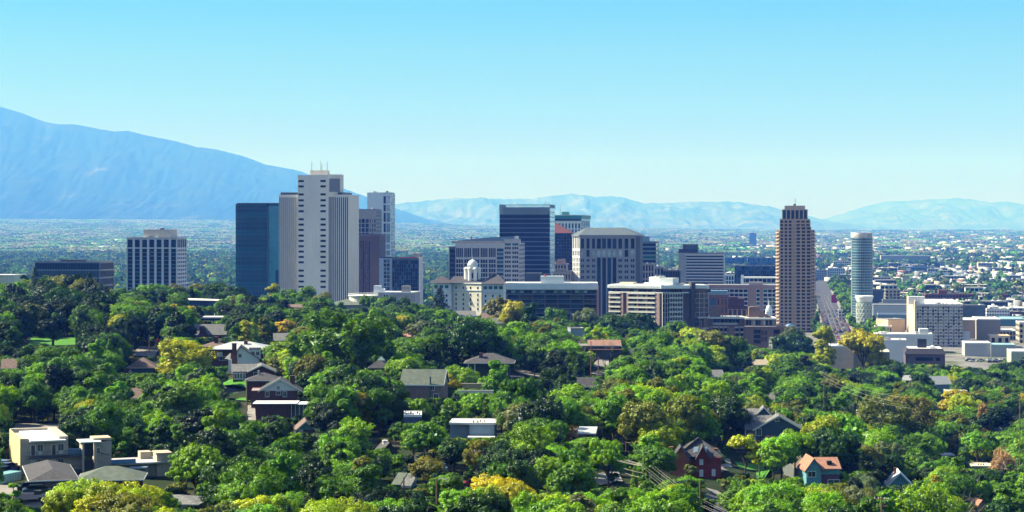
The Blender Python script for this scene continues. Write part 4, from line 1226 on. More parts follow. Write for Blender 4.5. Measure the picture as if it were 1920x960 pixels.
 for j in range(nf):
  b = MB().prism(ell(R_ - .3, 1.15), j * fh + .5, (j + 1) * fh)
  b.build("glass_storey", [glass("ring_glass_a", (0.04, 0.17, 0.25), .08, metal=.25, spec=.7), glass("ring_glass_b", (0.02, 0.11, 0.16), .08, metal=.2, spec=.7), glass("ring_glass_c", (0.07, 0.17, 0.21), .08, metal=.3, spec=.7)][(j * 5 // 3) % 3], t)
 b = MB()
 for j in range(nf + 1): b.prism(ell(R_, 1.15), j * fh, j * fh + .5)
 b.build("floor_ring", mat("ring_metal", (0.34, 0.44, 0.50), .4, .06, .3, metal=.2), t)
 b = MB()
 for i in range(36):
  a = 2 * math.pi * i / 36
  if -1.9 < ((a + math.pi) % (2 * math.pi)) - math.pi < -0.2 or True:
   x, y = R_ * math.cos(a), 1.15 * R_ * math.sin(a); b.box(x - .1, y - .1, .5, x + .1, y + .1, zt + 1)
 b.build("mullion", CARBON, t)
 b = MB().prism([(p[0] + .3, p[1]) for p in ell(R_ * .93, 1.1, 24)], zt + 1.5, zt + 5.5); b.build("penthouse", mat("pinkish_plant", (.42, .36, .36), .7, .08, .3), t)
 b = MB(); zc = Z_at(437.5, 1700) + 1
 for k_ in range(4):
  zz = zt + 2 + (zc - zt - 2) * k_ / 3
  o_, i_ = ell(R_ * .97, 1.15, 32), ell(R_ * .91, 1.15, 32)
  vs = [(x - 1, y, zz) for x, y in o_] + [(x - 1, y, zz) for x, y in i_] + [(x - 1, y, zz + .5) for x, y in o_] + [(x - 1, y, zz + .5) for x, y in i_]
  fs = []
  for i in range(32):
   q = (i + 1) % 32; fs += [(i, q, 64 + q, 64 + i), (32 + q, 32 + i, 96 + i, 96 + q), (64 + i, 64 + q, 96 + q, 96 + i), (q, i, 32 + i, 32 + q)]
  b.add(vs, fs)
 for i in range(0, 32, 2):
  x, y = ell(R_ * .94, 1.15, 32)[i]; b.box(x - 1.1, y - .1, zt + 1, x - .9, y + .1, zc)
 b.build("crown_ring", WHITE, t)
 # cream strip of flats at its left flank
 b = MB().box(-R_ - .3, -3, 0, -R_ + 2.0, 2.0, zt * .98); b.build("service_shaft", STONEW, t)
 X, Y = X_at(1625.5, 1600), 1612; R2 = 15.2 * 1600 / F; zt2 = Z_at(567, 1600)
 t = thing("lattice_drum", "round lattice-clad drum building with flared white cap in front of the round glass tower", "building", (X, Y, -1), 0)
 FOOT.append((X, Y, 12))
 MB().cyl(0, 0, 0, zt2 + 1, R2 * .9, n=28).build("glass_core", glass("pale_green_glass", (.22, .30, .27), .15, metal=.2), t)
 b = MB()
 for s_ in (1, -1):
  for i in range(14):
   pts = []
   for k_ in range(13):
    a = 2 * math.pi * (i / 14 + s_ * k_ / 12 * .42); pts.append((R2 * math.cos(a), R2 * math.sin(a), zt2 * k_ / 12))
   b.tube(pts, .22, 4)
 for k_ in range(8):
  pts = [(R2 * math.cos(a * math.pi / 12), R2 * math.sin(a * math.pi / 12), zt2 * (k_ + .5) / 8) for a in range(25)]; b.tube(pts, .16, 4)
 b.build("lattice", mat("pale_lattice", (.58, .60, .54), .6, .05, .3), t)
 zc_ = Z_at(555.5, 1600) + 1
 MB().cyl(0, 0, zt2 + 1.1, zc_ - 1.2, R2 * .92, R2 * 1.12, 28).cyl(0, 0, zc_ - 1.2, zc_, R2 * 1.14, n=28).build("flared_cap", WHITE, t)
 MB().cyl(0, 0, 0, 5.0, R2 * 1.25, n=28).build("base", mat("pale_green_base", (.45, .55, .42), .7, .05, .3), t)
def condos():
 # 18 cream building with the domed tower
 B = Bld("domed_building", "cream and white stone building with slate hipped roofs and a white domed belvedere", "building", 812, 948, 1350, ytop=531, depth=34, rz=0.0)
 h = B.h; w = B.w; xs = B.xl
 LW = MB().prism([(xs(812), 6), (xs(846), 6), (xs(846), 30), (xs(812), 30)], 0, h)
 B.part(LW, "side_wing", STONEW)
 # canted centre: a sunlit facet and a shaded pavilion
 body = [(xs(842), 9), (xs(848), 8), (xs(903), -6.0), (xs(905), 2), (xs(905), 30), (xs(842), 30)]
 B.part(MB().prism(body, 0, h), "wall", CREAM)
 PV = MB().prism([(xs(904), -5), (xs(944), -3), (xs(948), 3), (xs(948), 26), (xs(904), 26)], 0, h - .5)
 B.part(PV, "pavilion", STONEW)
 cor = MB().prism([(p[0] + (0 if p[0] > xs(850) else -.5), p[1] - .5) for p in body], h - 5.2, h - 4.7).prism([(p[0], p[1] - .7) for p in body], h - .3, h + .2)
 cor.prism([(xs(904) - .4, -5.5), (xs(944) + .4, -3.5), (xs(948) + .4, 2.8), (xs(948), 26), (xs(904), 26)], h - 6.0, h - 5.4)
 for i in range(22): cor.box(xs(905) + i * .7, -5.35 + i * .035, h - 6.6, xs(905) + i * .7 + .3, -4.9 + i * .035, h - 6.05)
 B.part(cor, "cornice", STONEW)
 # windows
 def wrow(p, q, n, zs, ww=1.1, hh=1.7, m=GD):
  dx, dy = q[0] - p[0], q[1] - p[1]; L_ = math.hypot(dx, dy); fr = (p, (dx / L_, dy / L_), (-dy / L_, dx / L_), L_)
  fm = MB()
  for zz in zs:
   for i in range(n):
    a = L_ * (i + .5) / n - ww / 2
    B.pane(fr, a, zz, ww, hh, m, -.12); fbox(fm, fr, a - .25, a + ww + .25, -.22, .05, zz - .3, zz - .02); 
  B.part(fm, "sill", STONEW)
 zs = [B.zl(y) for y in (542, 555, 564, 572.5, 581)]
 wrow((xs(848), 8), (xs(903), -6), 4, zs)
 wrow((xs(904), -5), (xs(944), -3), 3, [B.zl(y) for y in (557, 566, 575)])
 wrow((xs(904) + .5, -5), (xs(944), -3), 4, [B.zl(542)], 2.6, 2.2, GG)
 wrow((xs(812), 6), (xs(842), 6), 3, [B.zl(541)], 2.4, 2.2, GG); wrow((xs(812), 6), (xs(842), 6), 3, [B.zl(y) for y in (557, 566, 575)])
 def hip(poly, z, apex, name="hipped_roof"):
  n = len(poly); b = MB(); b.add([(x, y, z) for x, y in poly] + list(apex), [])
  if len(apex) == 1: b.f += [(i, (i + 1) % n, n) for i in range(n)]
  else: b.f += [(0, 1, n + 1, n), (1, 2, n + 1), (2, 3, n, n + 1), (3, 0, n)]
  b.f.append(tuple(range(n))[::-1]); return B.part(b, name, mat("slate_roof", (.060, .055, .058), .8, .15, .6))
 hip([(xs(803), 4), (xs(849), 4), (xs(849), 31), (xs(803), 31)], h + .02, [(xs(826), 15, h + 5.0), (xs(829), 18, h + 5.0)])
 hip([(xs(901), -6.2), (xs(951), -6.2), (xs(951), 27), (xs(901), 27)], h - .3, [(xs(925), 8, h + 6.2), (xs(933), 12, h + 6.2)])
 hip([(xs(838), 2), (xs(908), 2), (xs(908), 32), (xs(838), 32)], h + .25, [(xs(850), 14, h + 4.6), (xs(900), 16, h + 4.6)])
 # belvedere: ring of turrets round a domed core
 cx, cyy = xs(885.5), 12; zb = h + 1.5; zt = B.zl(504)
 b = MB().cyl(cx, cyy, zb, zt, 4.3, n=16); B.part(b, "belvedere", STONEW)
 for i in range(8):
  a = 2 * math.pi * i / 8 + math.pi / 8
  x, y = cx + 5.0 * math.cos(a), cyy + 5.0 * math.sin(a)
  b = MB().cyl(x, y, zb, zt - .6, 1.35, n=10).cyl(x, y, zt - .6, zt, 1.75, n=10).dome(x, y, zt, 1.3, 1.1, 10, 3); B.part(b, "turret", STONEW, smooth=False)
 for i in range(8):
  a = 2 * math.pi * i / 8; x, y = cx + 4.4 * math.cos(a), cyy + 4.4 * math.sin(a)
  o = MB().box(-.75, -.2, 1.6, .75, .2, 5.6).cyl(0, 0, 5.6, 5.61, .75).build("arched_window", GD, B.root, loc=(x, y, zb), rz=a + math.pi / 2)
 b = MB().cyl(cx, cyy, zt, zt + 1.0, 4.6, n=20).cyl(cx, cyy, zt + 1, zt + 2.0, 3.5, n=20).dome(cx, cyy, zt + 2, 3.7, 4.3, 20, 7).cyl(cx, cyy, zt + 6.2, zt + 7.2, .4, .1, 6)
 B.part(b, "dome", mat("white_dome", (.62, .62, .60), .6, .05, .3))
 for i in range(4):
  a = math.pi / 4 + i * math.pi / 2; B.part(MB().cyl(cx + 4.2 * math.cos(a), cyy + 4.2 * math.sin(a), zt + 1, zt + 3.4, .55, .2, 8), "finial", STONEW)
 B.part(MB().tube([(cx, cyy, zt + 7), (cx, cyy, zt + 9)], .12), "finial", STONEW)
 B.part(MB().cyl(xs(924), 2, h + 6, h + 7, .5, n=6), "chimney", DGREY)
 B.finish()
 # 19 white-roofed mid-century condominium
 B = Bld("condominium_building", "long dark glass condominium with a white roof band, one white block of plant on top", "apartment building", 949, 1119, 1250, ytop=531, depth=20, rz=-0.03)
 h = B.h
 B.part(MB().box(1.6, 1.6, 0, B.w - .6, B.d, h - 1.8), "wall", DGREY)
 pn = MB(); sl_ = MB(); br = MB(); zf = B.zl(552)
 n = 5; x0 = 1.0
 fr = B.face('front')
 fbox(pn, ((0, -.8), (1, 0), (0, 1), B.w), -.8, B.w + .8, 0, 2.4, B.zl(543), h)
 for i in range(50): fbox(pn, ((0, -.8), (1, 0), (0, 1), B.w), i * B.w / 50, i * B.w / 50 + .35, -.12, 0, B.zl(543), h - .5)
 B.part(pn, "roof_band", mat("pale_blue_white", (.62, .66, .70), .6, .05, .3))
 nf = 12; fh = 3.05
 for j in range(nf):
  z = zf - j * fh
  sl_.box(0, 0, z - .28, B.w, 1.6, z)
  fbox(sl_, fr, .3, B.w - .3, .06, .16, z + .85, z + .95)
 B.part(sl_, "balcony_slab", mat("grey_slab", (.20, .22, .24), .7, .1, .3))
 for i in range(8):
  br.box(i * (B.w - .6) / 7, .1, 0, i * (B.w - .6) / 7 + .7, 1.62, B.zl(543) - .01)
 B.part(br, "pier", mat("purple_brown_brick", (.10, .065, .07), .85, .15, .6))
 for j in range(nf):
  for i in range(7):
   c = (B.w - .6) / 7
   B.pane(fr, i * c + .8, zf - (j + 1) * fh + .05, c - .95, 2.6, [GD, GT, GD, GBR][(i * 3 + j * 5) % 4], 1.4)
 for i in range(21):
  c = (B.w - 1) / 21
  B.pane(fr, i * c + .6, B.zl(549.5), c - .3, 1.7, [GD, GP, GP, GD, GB][(i * 7) % 5], .9, cap=120)
 B.part(MB().box(B.w - .02, -.4, 0, B.w + 1.4, B.d - 1, h - 2), "end_pier", PINKB)
 B.part(MB().box(-.6, 1.62, h + .0, B.w + .6, B.d, h + .3), "roof", ROOFW)
 B.part(MB().box(B.xl(1013.5), 2, h + .3, B.xl(1057), 12, B.zl(518)), "plant_room", mat("pale_plant_wall", (.58, .62, .64), .7, .05, .3))
 for a, b_ in ((949, 972), (1103, 1119)): B.part(MB().box(B.xl(a), .5, h + .3, B.xl(b_), 7, B.zl(530)), "stair_head", mat("cream_box", (.62, .57, .44), .8, .05, .3))
 for px in (1022, 1032, 1037): antenna(B, B.xl(px), 5, B.zl(518), 2.6, 1)
 B.part(MB().cyl(B.xl(1022), 6, B.zl(518), B.zl(515), .8, n=8), "red_drum", mat("red_paint", (.4, .05, .05), .6, .05, .5))
 B.finish()
 # 20 second condominium, sunlit left wing and shaded grid wing
 B = Bld("condominium_building", "balconied condominium with sunlit left wing, white roof band and dark grid wing", "apartment building", 1142, 1241, 1230, ytop=534.5, depth=18, rz=-0.5)
 h = B.h; CR = mat("cream_balcony", (.70, .66, .58), .8, .08, .3)
 nf = 14; fh = 2.95; z8 = B.zl(547)
 B.part(MB().box(1.6, 1.6, 0, B.w - .1, B.d, h - 1.5), "wall", BRICKB)
 def roofband(fr, L_):
  b = MB(); fbox(b, fr, -.8, L_ + .8, -.9, 2.5, B.zl(540.5), h)
  for i in range(int(L_ / 1.1)): fbox(b, fr, i * 1.1, i * 1.1 + .3, -1.0, -.9, B.zl(540.5), h - .6)
  fbox(b, fr, 0, L_, -.3, 1.7, B.zl(549), B.zl(547)); 
  B.part(b, "roof_band", WHITE)
 fr = B.face('front'); roofband(fr, B.w)
 sl_ = MB(); pr = MB()
 cuts = [0, .12, .27, .31, .47, .68, .83, .90, 1.0]
 for j in range(nf):
  z = z8 - 1 - j * fh
  for (a, b_) in ((0, .225), (.37, .88)):
   fbox(sl_, fr, a * B.w, b_ * B.w, -.9, 1.58, z - .45, z); fbox(sl_, fr, a * B.w, b_ * B.w, -.9, -.8, z, z + .5)
   for q in range(int((b_ - a) * B.w / .8)): fbox(sl_, fr, a * B.w + q * .8, a * B.w + q * .8 + .08, -.88, -.82, z + .25, z + .9)
   fbox(sl_, fr, a * B.w, b_ * B.w, -.9, -.8, z + .9, z + .98)
  for i, (a, b_) in enumerate(((.02, .10), (.12, .20), (.38, .45), (.46, .53), (.55, .62), (.63, .70), (.72, .79), (.80, .87))):
   B.pane(fr, a * B.w, z + .05, (b_ - a) * B.w, 2.2, [GD, GP, GBR, GD][(i * 3 + j) % 4], 1.45)
 for (a, b_) in ((.0, .02), (.235, .27), (.34, .37), (.535, .548), (.705, .715), (.89, .96)): fbox(pr, fr, a * B.w, b_ * B.w, -.6, 1.6, 0, B.zl(549) - .1)
 B.part(sl_, "balcony", CR); B.part(pr, "pier", mat("pinkish_pier", (.42, .29, .23), .85, .1, .4))
 # shaded wing: turned away from the sun
 p0 = (B.w, 0); a2 = 0.62; L2 = 30.0
 ax, ay = math.cos(a2), math.sin(a2); fr2 = (p0, (ax, ay), (-ay, ax), L2)
 P = lambda q, r: (p0[0] + ax * q - ay * r, p0[1] + ay * q + ax * r)
 uq = (1292 - 960) / F; wx, wy = B.X0 + math.cos(B.rz) * B.w, B.Y0 + math.sin(B.rz) * B.w; ca, sa = math.cos(B.rz + a2), math.sin(B.rz + a2); L2 = (uq * wy - wx) / (ca - sa * uq); fr2 = (p0, (ax, ay), (-ay, ax), L2)
 B.part(MB().prism([P(0, 1.6), P(L2 + 12, 1.6), P(L2 + 12, 16), P(0, 16)], 0, h - 1.5), "side_wing", BRICKB)
 roofband(fr2, L2)
 gr = MB()
 for j in range(nf + 1):
  z = z8 - 1 - j * fh; fbox(gr, fr2, .2, L2 - 4, -1.2, 1.58, z - .25, z); fbox(gr, fr2, 4.5, L2 - 4.5, -1.2, -1.1, z, z + .9)
  for i in range(8):
   c = (L2 - 4.5) / 8
   B.pane(fr2, .5 + i * c, z + .05, c - .5, 2.4, [GT, GD, GD][(i + j * 2) % 3], 1.45, cap=100)
 for i in range(9):
  c = (L2 - 4.5) / 8; fbox(gr, fr2, .1 + i * c, .4 + i * c, -1.25, 1.57, 0, z8)
 B.part(gr, "balcony_grid", mat("pink_grey_grid", (.52, .48, .46), .8, .08, .3))
 dk = MB(); fbox(dk, fr2, L2 + .9, L2 + 3.6, -2.4, 6, 0, h + 2.0); B.part(dk, "stair_tower", mat("charcoal_pier", (.06, .055, .06), .7, .1, .4))
 fr3 = (P(L2 + 3.7, 1), (math.cos(a2 + .1), math.sin(a2 + .1)), (-math.sin(a2 + .1), math.cos(a2 + .1)), 9.5)
 rb = MB(); fbox(rb, fr3, 0, 9.5, -.9, 3, B.zl(540.5), h); B.part(rb, "roof_band", mat("pale_blue_white", (.62, .66, .70)))
 g3 = MB()
 for j in range(nf + 1):
  z = z8 - 1 - j * fh; fbox(g3, fr3, 0, 9.5, -.5, .55, z - .25, z)
  for i in range(3): B.pane(fr3, .3 + i * 3.1, z + .05, 2.6, 2.4, [GT, GP, GD][(i + j * 2) % 3], .5, cap=130)
 for i in range(4): fbox(g3, fr3, i * 3.08, i * 3.08 + .25, -.55, .54, 0, z8)
 B.part(g3, "balcony_grid", mat("pink_grey_grid", (.40, .36, .36)))
 B.part(MB().prism([(0, 1.5), P(0, 1.6), P(L2 + 12, 1.6), P(L2 + 12, 16), P(0, 20), (0, B.d)], h + .003, h + .3), "roof", ROOFW)
 CB = mat("cream_box", (.62, .57, .44))
 B.part(MB().box(B.xl(1159), 2, h + .3, B.xl(1185), 7, B.zl(529.5)), "stair_head", CB)
 B.part(MB().box(B.xl(1202), 4, h + .3, B.xl(1213), 9, B.zl(530)), "stair_head", WHITE)
 B.part(MB().box(B.xl(1212), 4, h + .3, B.xl(1232), 13, B.zl(519)), "plant_room", WHITE); B.part(MB().box(B.xl(1232) + .01, 4, h + .3, B.xl(1257), 13, B.zl(521)), "plant_room", mat("pale_plant_wall", (.58, .62, .64)))
 B.part(MB().box(*P(L2 - 7, 4), h + .3, *P(L2 - 1, 9), B.zl(531)), "stair_head", CB)
 for px in (1221, 1228, 1235): B.part(MB().cyl(B.xl(px), 8, B.zl(519), B.zl(516.5), .7, n=8), "rooftop_unit", GREY)
 B.finish()
 # 25 stepped red brick block
 B = Bld("brick_building", "red brick block with a blue metal penthouse behind the brick terraces", "building", 1328, 1365, 1420, ytop=556, depth=20)
 B.part(MB().box(.4, .4, 0, B.w - .4, B.d - .4, B.h), "wall", BRICKR); pn = MB(); facade(B, pn, B.face('front', x0=6), 0, B.h - 1, 3, 6, 1.8, 1.6, .4, [GG, GD]); fbox(pn, B.face('front'), 0, .8, 0, .4, 0, B.h); facade(B, pn, B.face('front', x0=.81, x1=5.9), 0, B.h - 1, 1, 3, .3, .6, .4, [GB])
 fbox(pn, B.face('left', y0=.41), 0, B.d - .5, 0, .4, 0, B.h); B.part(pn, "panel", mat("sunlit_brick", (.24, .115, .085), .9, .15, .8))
 flat_roof(B, 0, 0, B.w, B.d, B.h, ROOFG, .8, wall=BRICKR)
 B.part(MB().box(B.xl(1332), 1.5, B.h + .36, B.xl(1364), 12, B.zl(545)), "penthouse", mat("blue_metal_penthouse", (.16, .27, .34), .5, .08, .3)); B.finish()
 B = Bld("brick_building", "dark plum stepped brick block with a pink colonnade beside the blue penthouse", "building", 1365, 1408, 1400, ytop=567, depth=18)
 B.part(MB().box(.4, .4, 0, B.w - .4, B.d - .4, B.zl(579)), "wall", BRICKD)
 B.part(MB().box(0, 1, B.zl(579) + .003, B.xl(1395), 12, B.zl(560)).box(0, 2, B.zl(560), B.xl(1383), 10, B.zl(557)), "upper_storey", BRICKD)
 pn = MB(); facade(B, pn, B.face('front'), B.zl(610), B.zl(580), 5, 1, 1.0, .6, .4, [GBR]); fbox(pn, B.face('front'), 0, B.w, 0, .4, 0, B.zl(610)); B.part(pn, "colonnade", PINKB)
 B.part(MB().box(0, .1, B.zl(579), B.w, 1, B.zl(577)), "parapet", BRICKD); B.finish()
 # 26 terraced brick condominium in front
 B = Bld("terraced_condominium", "brown brick terraced condominium with planted flat roofs and angular roof blocks", "apartment building", 1313, 1452, 1210, ytop=596, depth=26, rz=-.06)
 xs = B.xl; h = B.h; BR2 = mat("terrace_brick", (.20, .125, .10), .9, .15, .8)
 z1 = B.zl(598); z2 = B.zl(612); z3 = B.zl(634)
 yb = 24
 B.part(MB().box(xs(1322), 5, 0, xs(1396), yb, z1).box(xs(1396) + .01, 1.5, 0, xs(1456), yb, z1 - .6), "upper_wall", BR2)
 B.part(MB().box(xs(1313), 1, 0, xs(1396), 5, z2 - 1).box(xs(1396), -1.5, 0, xs(1480), yb - 1, z2 - .2), "lower_wall", BR2)
 slab = MB().box(xs(1309), 3.2, z1, xs(1397), yb + .5, z1 + .9).box(xs(1397) + .01, .6, z1 - .4, xs(1457), yb + .5, z1 + .5)
 B.part(slab, "roof_slab", CONC)
 lo = MB().box(xs(1300), -.2, z2 - 1.6, xs(1330), 1.2, z2 - .7).box(xs(1332), -.3, z2 - 1, xs(1396), 1.2, z2 - .1).box(xs(1396), -2.2, z2 - .2, xs(1456), 1.5, z2 + .25)
 for j in range(3): lo.box(xs(1338), -.6, z2 - 4.2 - j * 3.1, xs(1396), .4, z2 - 3.2 - j * 3.1)
 lo.box(xs(1337), 3.6, z1 - 4.0, xs(1383), 4.9, z1 - 2.6)
 B.part(lo, "terrace_slab", mat("pinkish_concrete", (.48, .38, .33), .85, .1, .4))
 pr = MB()
 for px in (1334, 1347, 1355, 1363, 1385, 1394): pr.box(xs(px), -1.0, 0, xs(px) + .9, 1.0, z2 - .3)
 pr.box(xs(1366), -2.2, 0, xs(1377), 1.2, z2 - .1); pr.box(xs(1313), -1.5, 0, xs(1316), 2, z1 - 1).box(xs(1319), 0, 0, xs(1326), 5.2, z1 + .5)
 B.part(pr, "pier", BR2)
 fr = ((xs(1396), -1.5), (1, 0), (0, 1), xs(1480) - xs(1396))
 for (a, b_) in ((1413, 1426), (1450, 1462)):
  for k_ in range(3): B.pane(fr, xs(a) - xs(1396), z2 - 4.4 - k_ * 3.1, xs(b_) - xs(a), 2.4, GD, -.12)
 for px in (1427.5, 1430, 1434, 1436.5):
  for k_ in range(2): B.pane(fr, xs(px) - xs(1396), z2 - 5.2 - k_ * 4, .5, 2.6, GD, -.12)
 fr = ((xs(1396), 1.5), (1, 0), (0, 1), 30)
 for i, px in enumerate((1399, 1404, 1412, 1417, 1422, 1431, 1436, 1443, 1449)): B.pane(fr, xs(px) - xs(1396), z2 + .6, 1.5, 3.2, [GD, GT, GP][i % 3], -.1)
 fr = ((xs(1338), 4.9), (1, 0), (0, 1), 30)
 for i in range(7): B.pane(fr, i * 2.4, z1 - 2.6, 2.1, 2.2, [GD, GT][i % 2], -.1)
 fr = ((xs(1334), 1), (1, 0), (0, 1), 30)
 for i in range(8):
  for k_ in range(3): B.pane(fr, .4 + i * 2.5, z2 - 3.2 - k_ * 3.1, 2.1, 2.0, GD, -.1)
 # angular roof blocks
 def wedge(a, b_, c_, yt, yl):
  zt, zl_ = B.zl(yt), B.zl(yl); zb = z1 + .9
  b = MB(); y0, y1 = 6, 13
  prof = [(xs(a), zb), (xs(c_), zb), (xs(c_), zl_), (xs(b_), zt), (xs(a), zt - .4)]
  n = len(prof); b.add([(x, y0, z) for x, z in prof] + [(x, y1, z) for x, z in prof], [tuple(range(n)), tuple(range(n, 2 * n))[::-1]] + [(i, (i + 1) % n, (i + 1) % n + n, i + n) for i in range(n)][::1])
  return b
 B.part(wedge(1332, 1344, 1352, 574, 580), "roof_block", BR2); B.part(wedge(1405, 1414, 1426, 575.5, 577), "roof_block", BR2)
 b = MB(); zb = z1 + .5; b.add([(xs(1426), 6, zb), (xs(1450), 6, zb), (xs(1426), 6, B.zl(583)), (xs(1426), 13, zb), (xs(1450), 13, zb), (xs(1426), 13, B.zl(583))], [(0, 1, 2), (3, 5, 4), (1, 4, 5, 2), (0, 2, 5, 3), (0, 3, 4, 1)]); B.part(b, "roof_block", BR2)
 rr = random.Random(5); LV = mat("planter_greenery", (.10, .13, .06), .9, .4, 3.0)
 for i in range(22):
  x = xs(rr.uniform(1352, 1405)) if i < 16 else xs(rr.uniform(1412, 1440)); y = rr.uniform(3.6, 6)
  zz = (z1 + .9) if i < 16 else z1 + .5; s_ = rr.uniform(.3, .8)
  b = MB().box(x - .3, y - .3, zz, x + .3, y + .3, zz + .5); B.part(b, "planter", [WHITE, CONC2, PINKB][i % 3])
  if i % 2: B.part(MB().dome(x, y, zz + .5, s_ * .7, s_ * 1.4, 7, 3), "potted_plant", LV)
 B.finish()
 # 31 pale blue dome
 x, y = X_at(1481, 1420), 1420; z0 = g(x, y)
 t = thing("dome_building", "shiny pale blue dome beside the end of the brown brick terraces", "building", (x, y, z0 - 1), 0)
 R_ = 21 * 1420 / F; top = Z_at(607, 1420) - z0 + 1
 MB().cyl(0, 0, 0, max(top - R_ * 1.45, .5), R_, n=28).build("drum", GREY, t); FOOT.append((x, y, R_ + 2))
 MB().dome(0, 0, max(top - R_ * 1.45, .5), R_ * .99, R_ * 1.45, 28, 10).build("dome", mat("blue_dome_metal", (.12, .28, .52), .3, .08, .3, metal=.5), t, smooth=True)
 # small white spire among the roofs
 x, y = X_at(1441.5, 1380), 1380; z0 = 0
 t = thing("white_steeple", "small white domed steeple in front of the green-windowed office", "steeple", (x, y, 0), 0)
 zt = Z_at(572, 1380); MB().box(-2.2, -2.2, 0, 2.2, 2.2, zt - 4.5).cyl(0, 0, zt - 4.5, zt - 3, 2.3, n=8).build("tower", STONEW, t); MB().dome(0, 0, zt - 3, 2.1, 3, 12, 4).cyl(0, 0, zt - .2, Z_at(559, 1380), .35, .05, 6).build("spire", WHITE, t)

def right_side():
 # 29 white hotel grid
 B = Bld("hotel_building", "white hotel slab with a grid of small balconies and a blank sunlit end", "hotel", 1717, 1806, 1450, ytop=572, side=1702)
 HW = mat("hotel_white", (.50, .50, .50), .8, .06, .3)
 B.part(MB().box(.5, .9, 0, B.w - .5, B.d - .5, B.h), "wall", HW); pn = MB(); bc = MB()
 f = B.face('front', x0=.6, x1=B.w - .3); zt = B.zl(574); nf = 14; fh = (B.zl(574) - B.zl(652)) / 13
 facade(B, pn, f, zt - nf * fh, zt, 18, nf, .55, .6, .9, [GD, GP, GP, GT, GP], cap=100)
 fbox(pn, B.face('front'), 0, .59, 0, .9, 0, B.h); fbox(pn, f, 0, f[3], 0, .9, zt, B.h)
 for j in range(nf):
  for i in range(9):
   cw = f[3] / 9; fbox(bc, f, i * cw + .5 + cw * .35, i * cw + cw - .2, -.7, .0, zt - (j + 1) * fh + .02, zt - (j + 1) * fh + .95)
 B.part(pn, "panel", mat("pinkish_frame", (.42, .37, .36), .8, .06, .3)); B.part(bc, "balcony", HW)
 fbox(q := MB(), B.face('left'), 0, B.d, -.8, .5, 0, B.zl(564)); B.part(q, "end_wall", mat("beige_end_wall", (.55, .45, .33), .8, .05, .3))
 B.part(MB().box(-.8, -.3, 0, .58, -.01, B.zl(564)), "end_pier", mat("beige_end_wall", (.55, .45, .33)))
 flat_roof(B, 0, 0, B.w, B.d, B.h, ROOFW, .5, wall=HW); B.part(MB().box(B.xl(1704), 8, B.h, B.xl(1735), 16, B.zl(557)), "penthouse", STONEW); roof_units(B, 14, 2, B.w - 1, 8, B.h + .36, 7, seed=12, hmax=1.6)
 B.part(MB().box(B.w + .01, 2, 0, B.w + 5, 9, B.zl(622)), "annex", mat("pale_grey_blue", (.42, .46, .50), .8, .05, .3)); B.finish()
 # 32 mansard block
 B = Bld("mansard_building", "dark mansard-roofed office with a flat inner roof and one black roof box", "office building", 1698, 1772, 1150, ytop=654, depth=24)
 MR = mat("dark_mansard", (.035, .032, .04), .7, .15, .4)
 B.part(MB().box(0, 0, -2, B.w, B.d, B.zl(664)), "wall", mat("dusk_brick", (.10, .075, .08), .9, .15, .6)); zt = B.zl(654); zb = B.zl(664)
 b = MB().prism([(-.8, -.8), (B.w + .8, -.8), (B.w + .8, B.d + .8), (-.8, B.d + .8)], zb + .003, zt, [(1.2, 1.6), (B.w - 1.2, 1.6), (B.w - 1.2, B.d - 1.6), (1.2, B.d - 1.6)]); B.part(b, "mansard_roof", MR)
 B.part(MB().box(1.6, 2, zt, B.w - 1.6, B.d - 2, zt + .1), "roof", ROOFW)
 B.part(MB().box(B.xl(1722), 8, zt + .1, B.xl(1739), 13, B.zl(637)), "plant_room", BLACK); 
 B.pane(B.face('front'), 6, zb - 4, 10, 2, GD, -.1); B.pane(B.face('front'), 18, zb - 4, 2.2, 2, GD, -.1)
 roof_units(B, 14, 3, B.w - 4, 8, zt + .1, 3, WHITE, 6, 1.4); B.finish()

 def block(name, label, cat, x0, x1, Y, yt, depth, wall, roof, par=.5, win=None, gm=None, rz=TH, pent=(), units=0, z0=None):
  B = Bld(name, label, cat, x0, x1, Y, ytop=yt, depth=depth, rz=rz, z0=z0)
  if win:
   nc, nf, pw, sh = win
   B.part(MB().box(.35, .35, 0, B.w - .35, B.d - .35, B.h), "wall", wall); pn = MB()
   facade(B, pn, B.face('front'), 0, B.h, nc, nf, pw, sh, .35, gm or [GD], cap=60)
   for sd in ('left', 'right'): facade(B, pn, B.face(sd, y0=.36), 0, B.h, max(2, nc // 2), nf, pw, sh, .35, gm or [GD], cap=60)
   B.part(pn, "panel", wall)
  else: B.part(MB().box(0, 0, 0, B.w, B.d, B.h), "wall", wall)
  flat_roof(B, 0, 0, B.w, B.d, B.h, roof, par, wall=wall if par > .55 else roof)
  for (a, b_, yt2) in pent: B.part(MB().box(B.xl(a), 2, B.h + .35, B.xl(b_), B.d * .6, B.zl(yt2)), "penthouse", wall)
  if units: roof_units(B, 1, 1, B.w - 3, B.d - 3, B.h + .36, units, None, int(x0), 1.8)
  return B.finish()
 TG = mat("taupe_hall", (.27, .24, .22), .85, .06, .1); SG = mat("slate_hall", (.075, .085, .10), .8, .08, .1)
 block("convention_hall", "big taupe windowless hall with white roof beside the white hotel", "convention hall", 1796, 1832, 1560, 601, 40, TG, ROOFW, .5)
 block("convention_hall", "big taupe windowless hall with white roof, second block along from the hotel", "convention hall", 1832, 1876, 1540, 600, 44, TG, ROOFW, .5)
 block("convention_hall", "long slate-dark windowless wall rising behind the taupe halls", "convention hall", 1795, 1848, 1800, 574, 30, SG, ROOFG, .8, units=5)
 block("arena", "wide teal and white roofed arena beyond the taupe halls", "arena", 1838, 1990, 1760, 600, 60, mat("teal_wall", (.06, .15, .18), .6, .1, .1), mat("teal_white_roof", (.22, .36, .40), .5, .25, .02), .5, units=6)
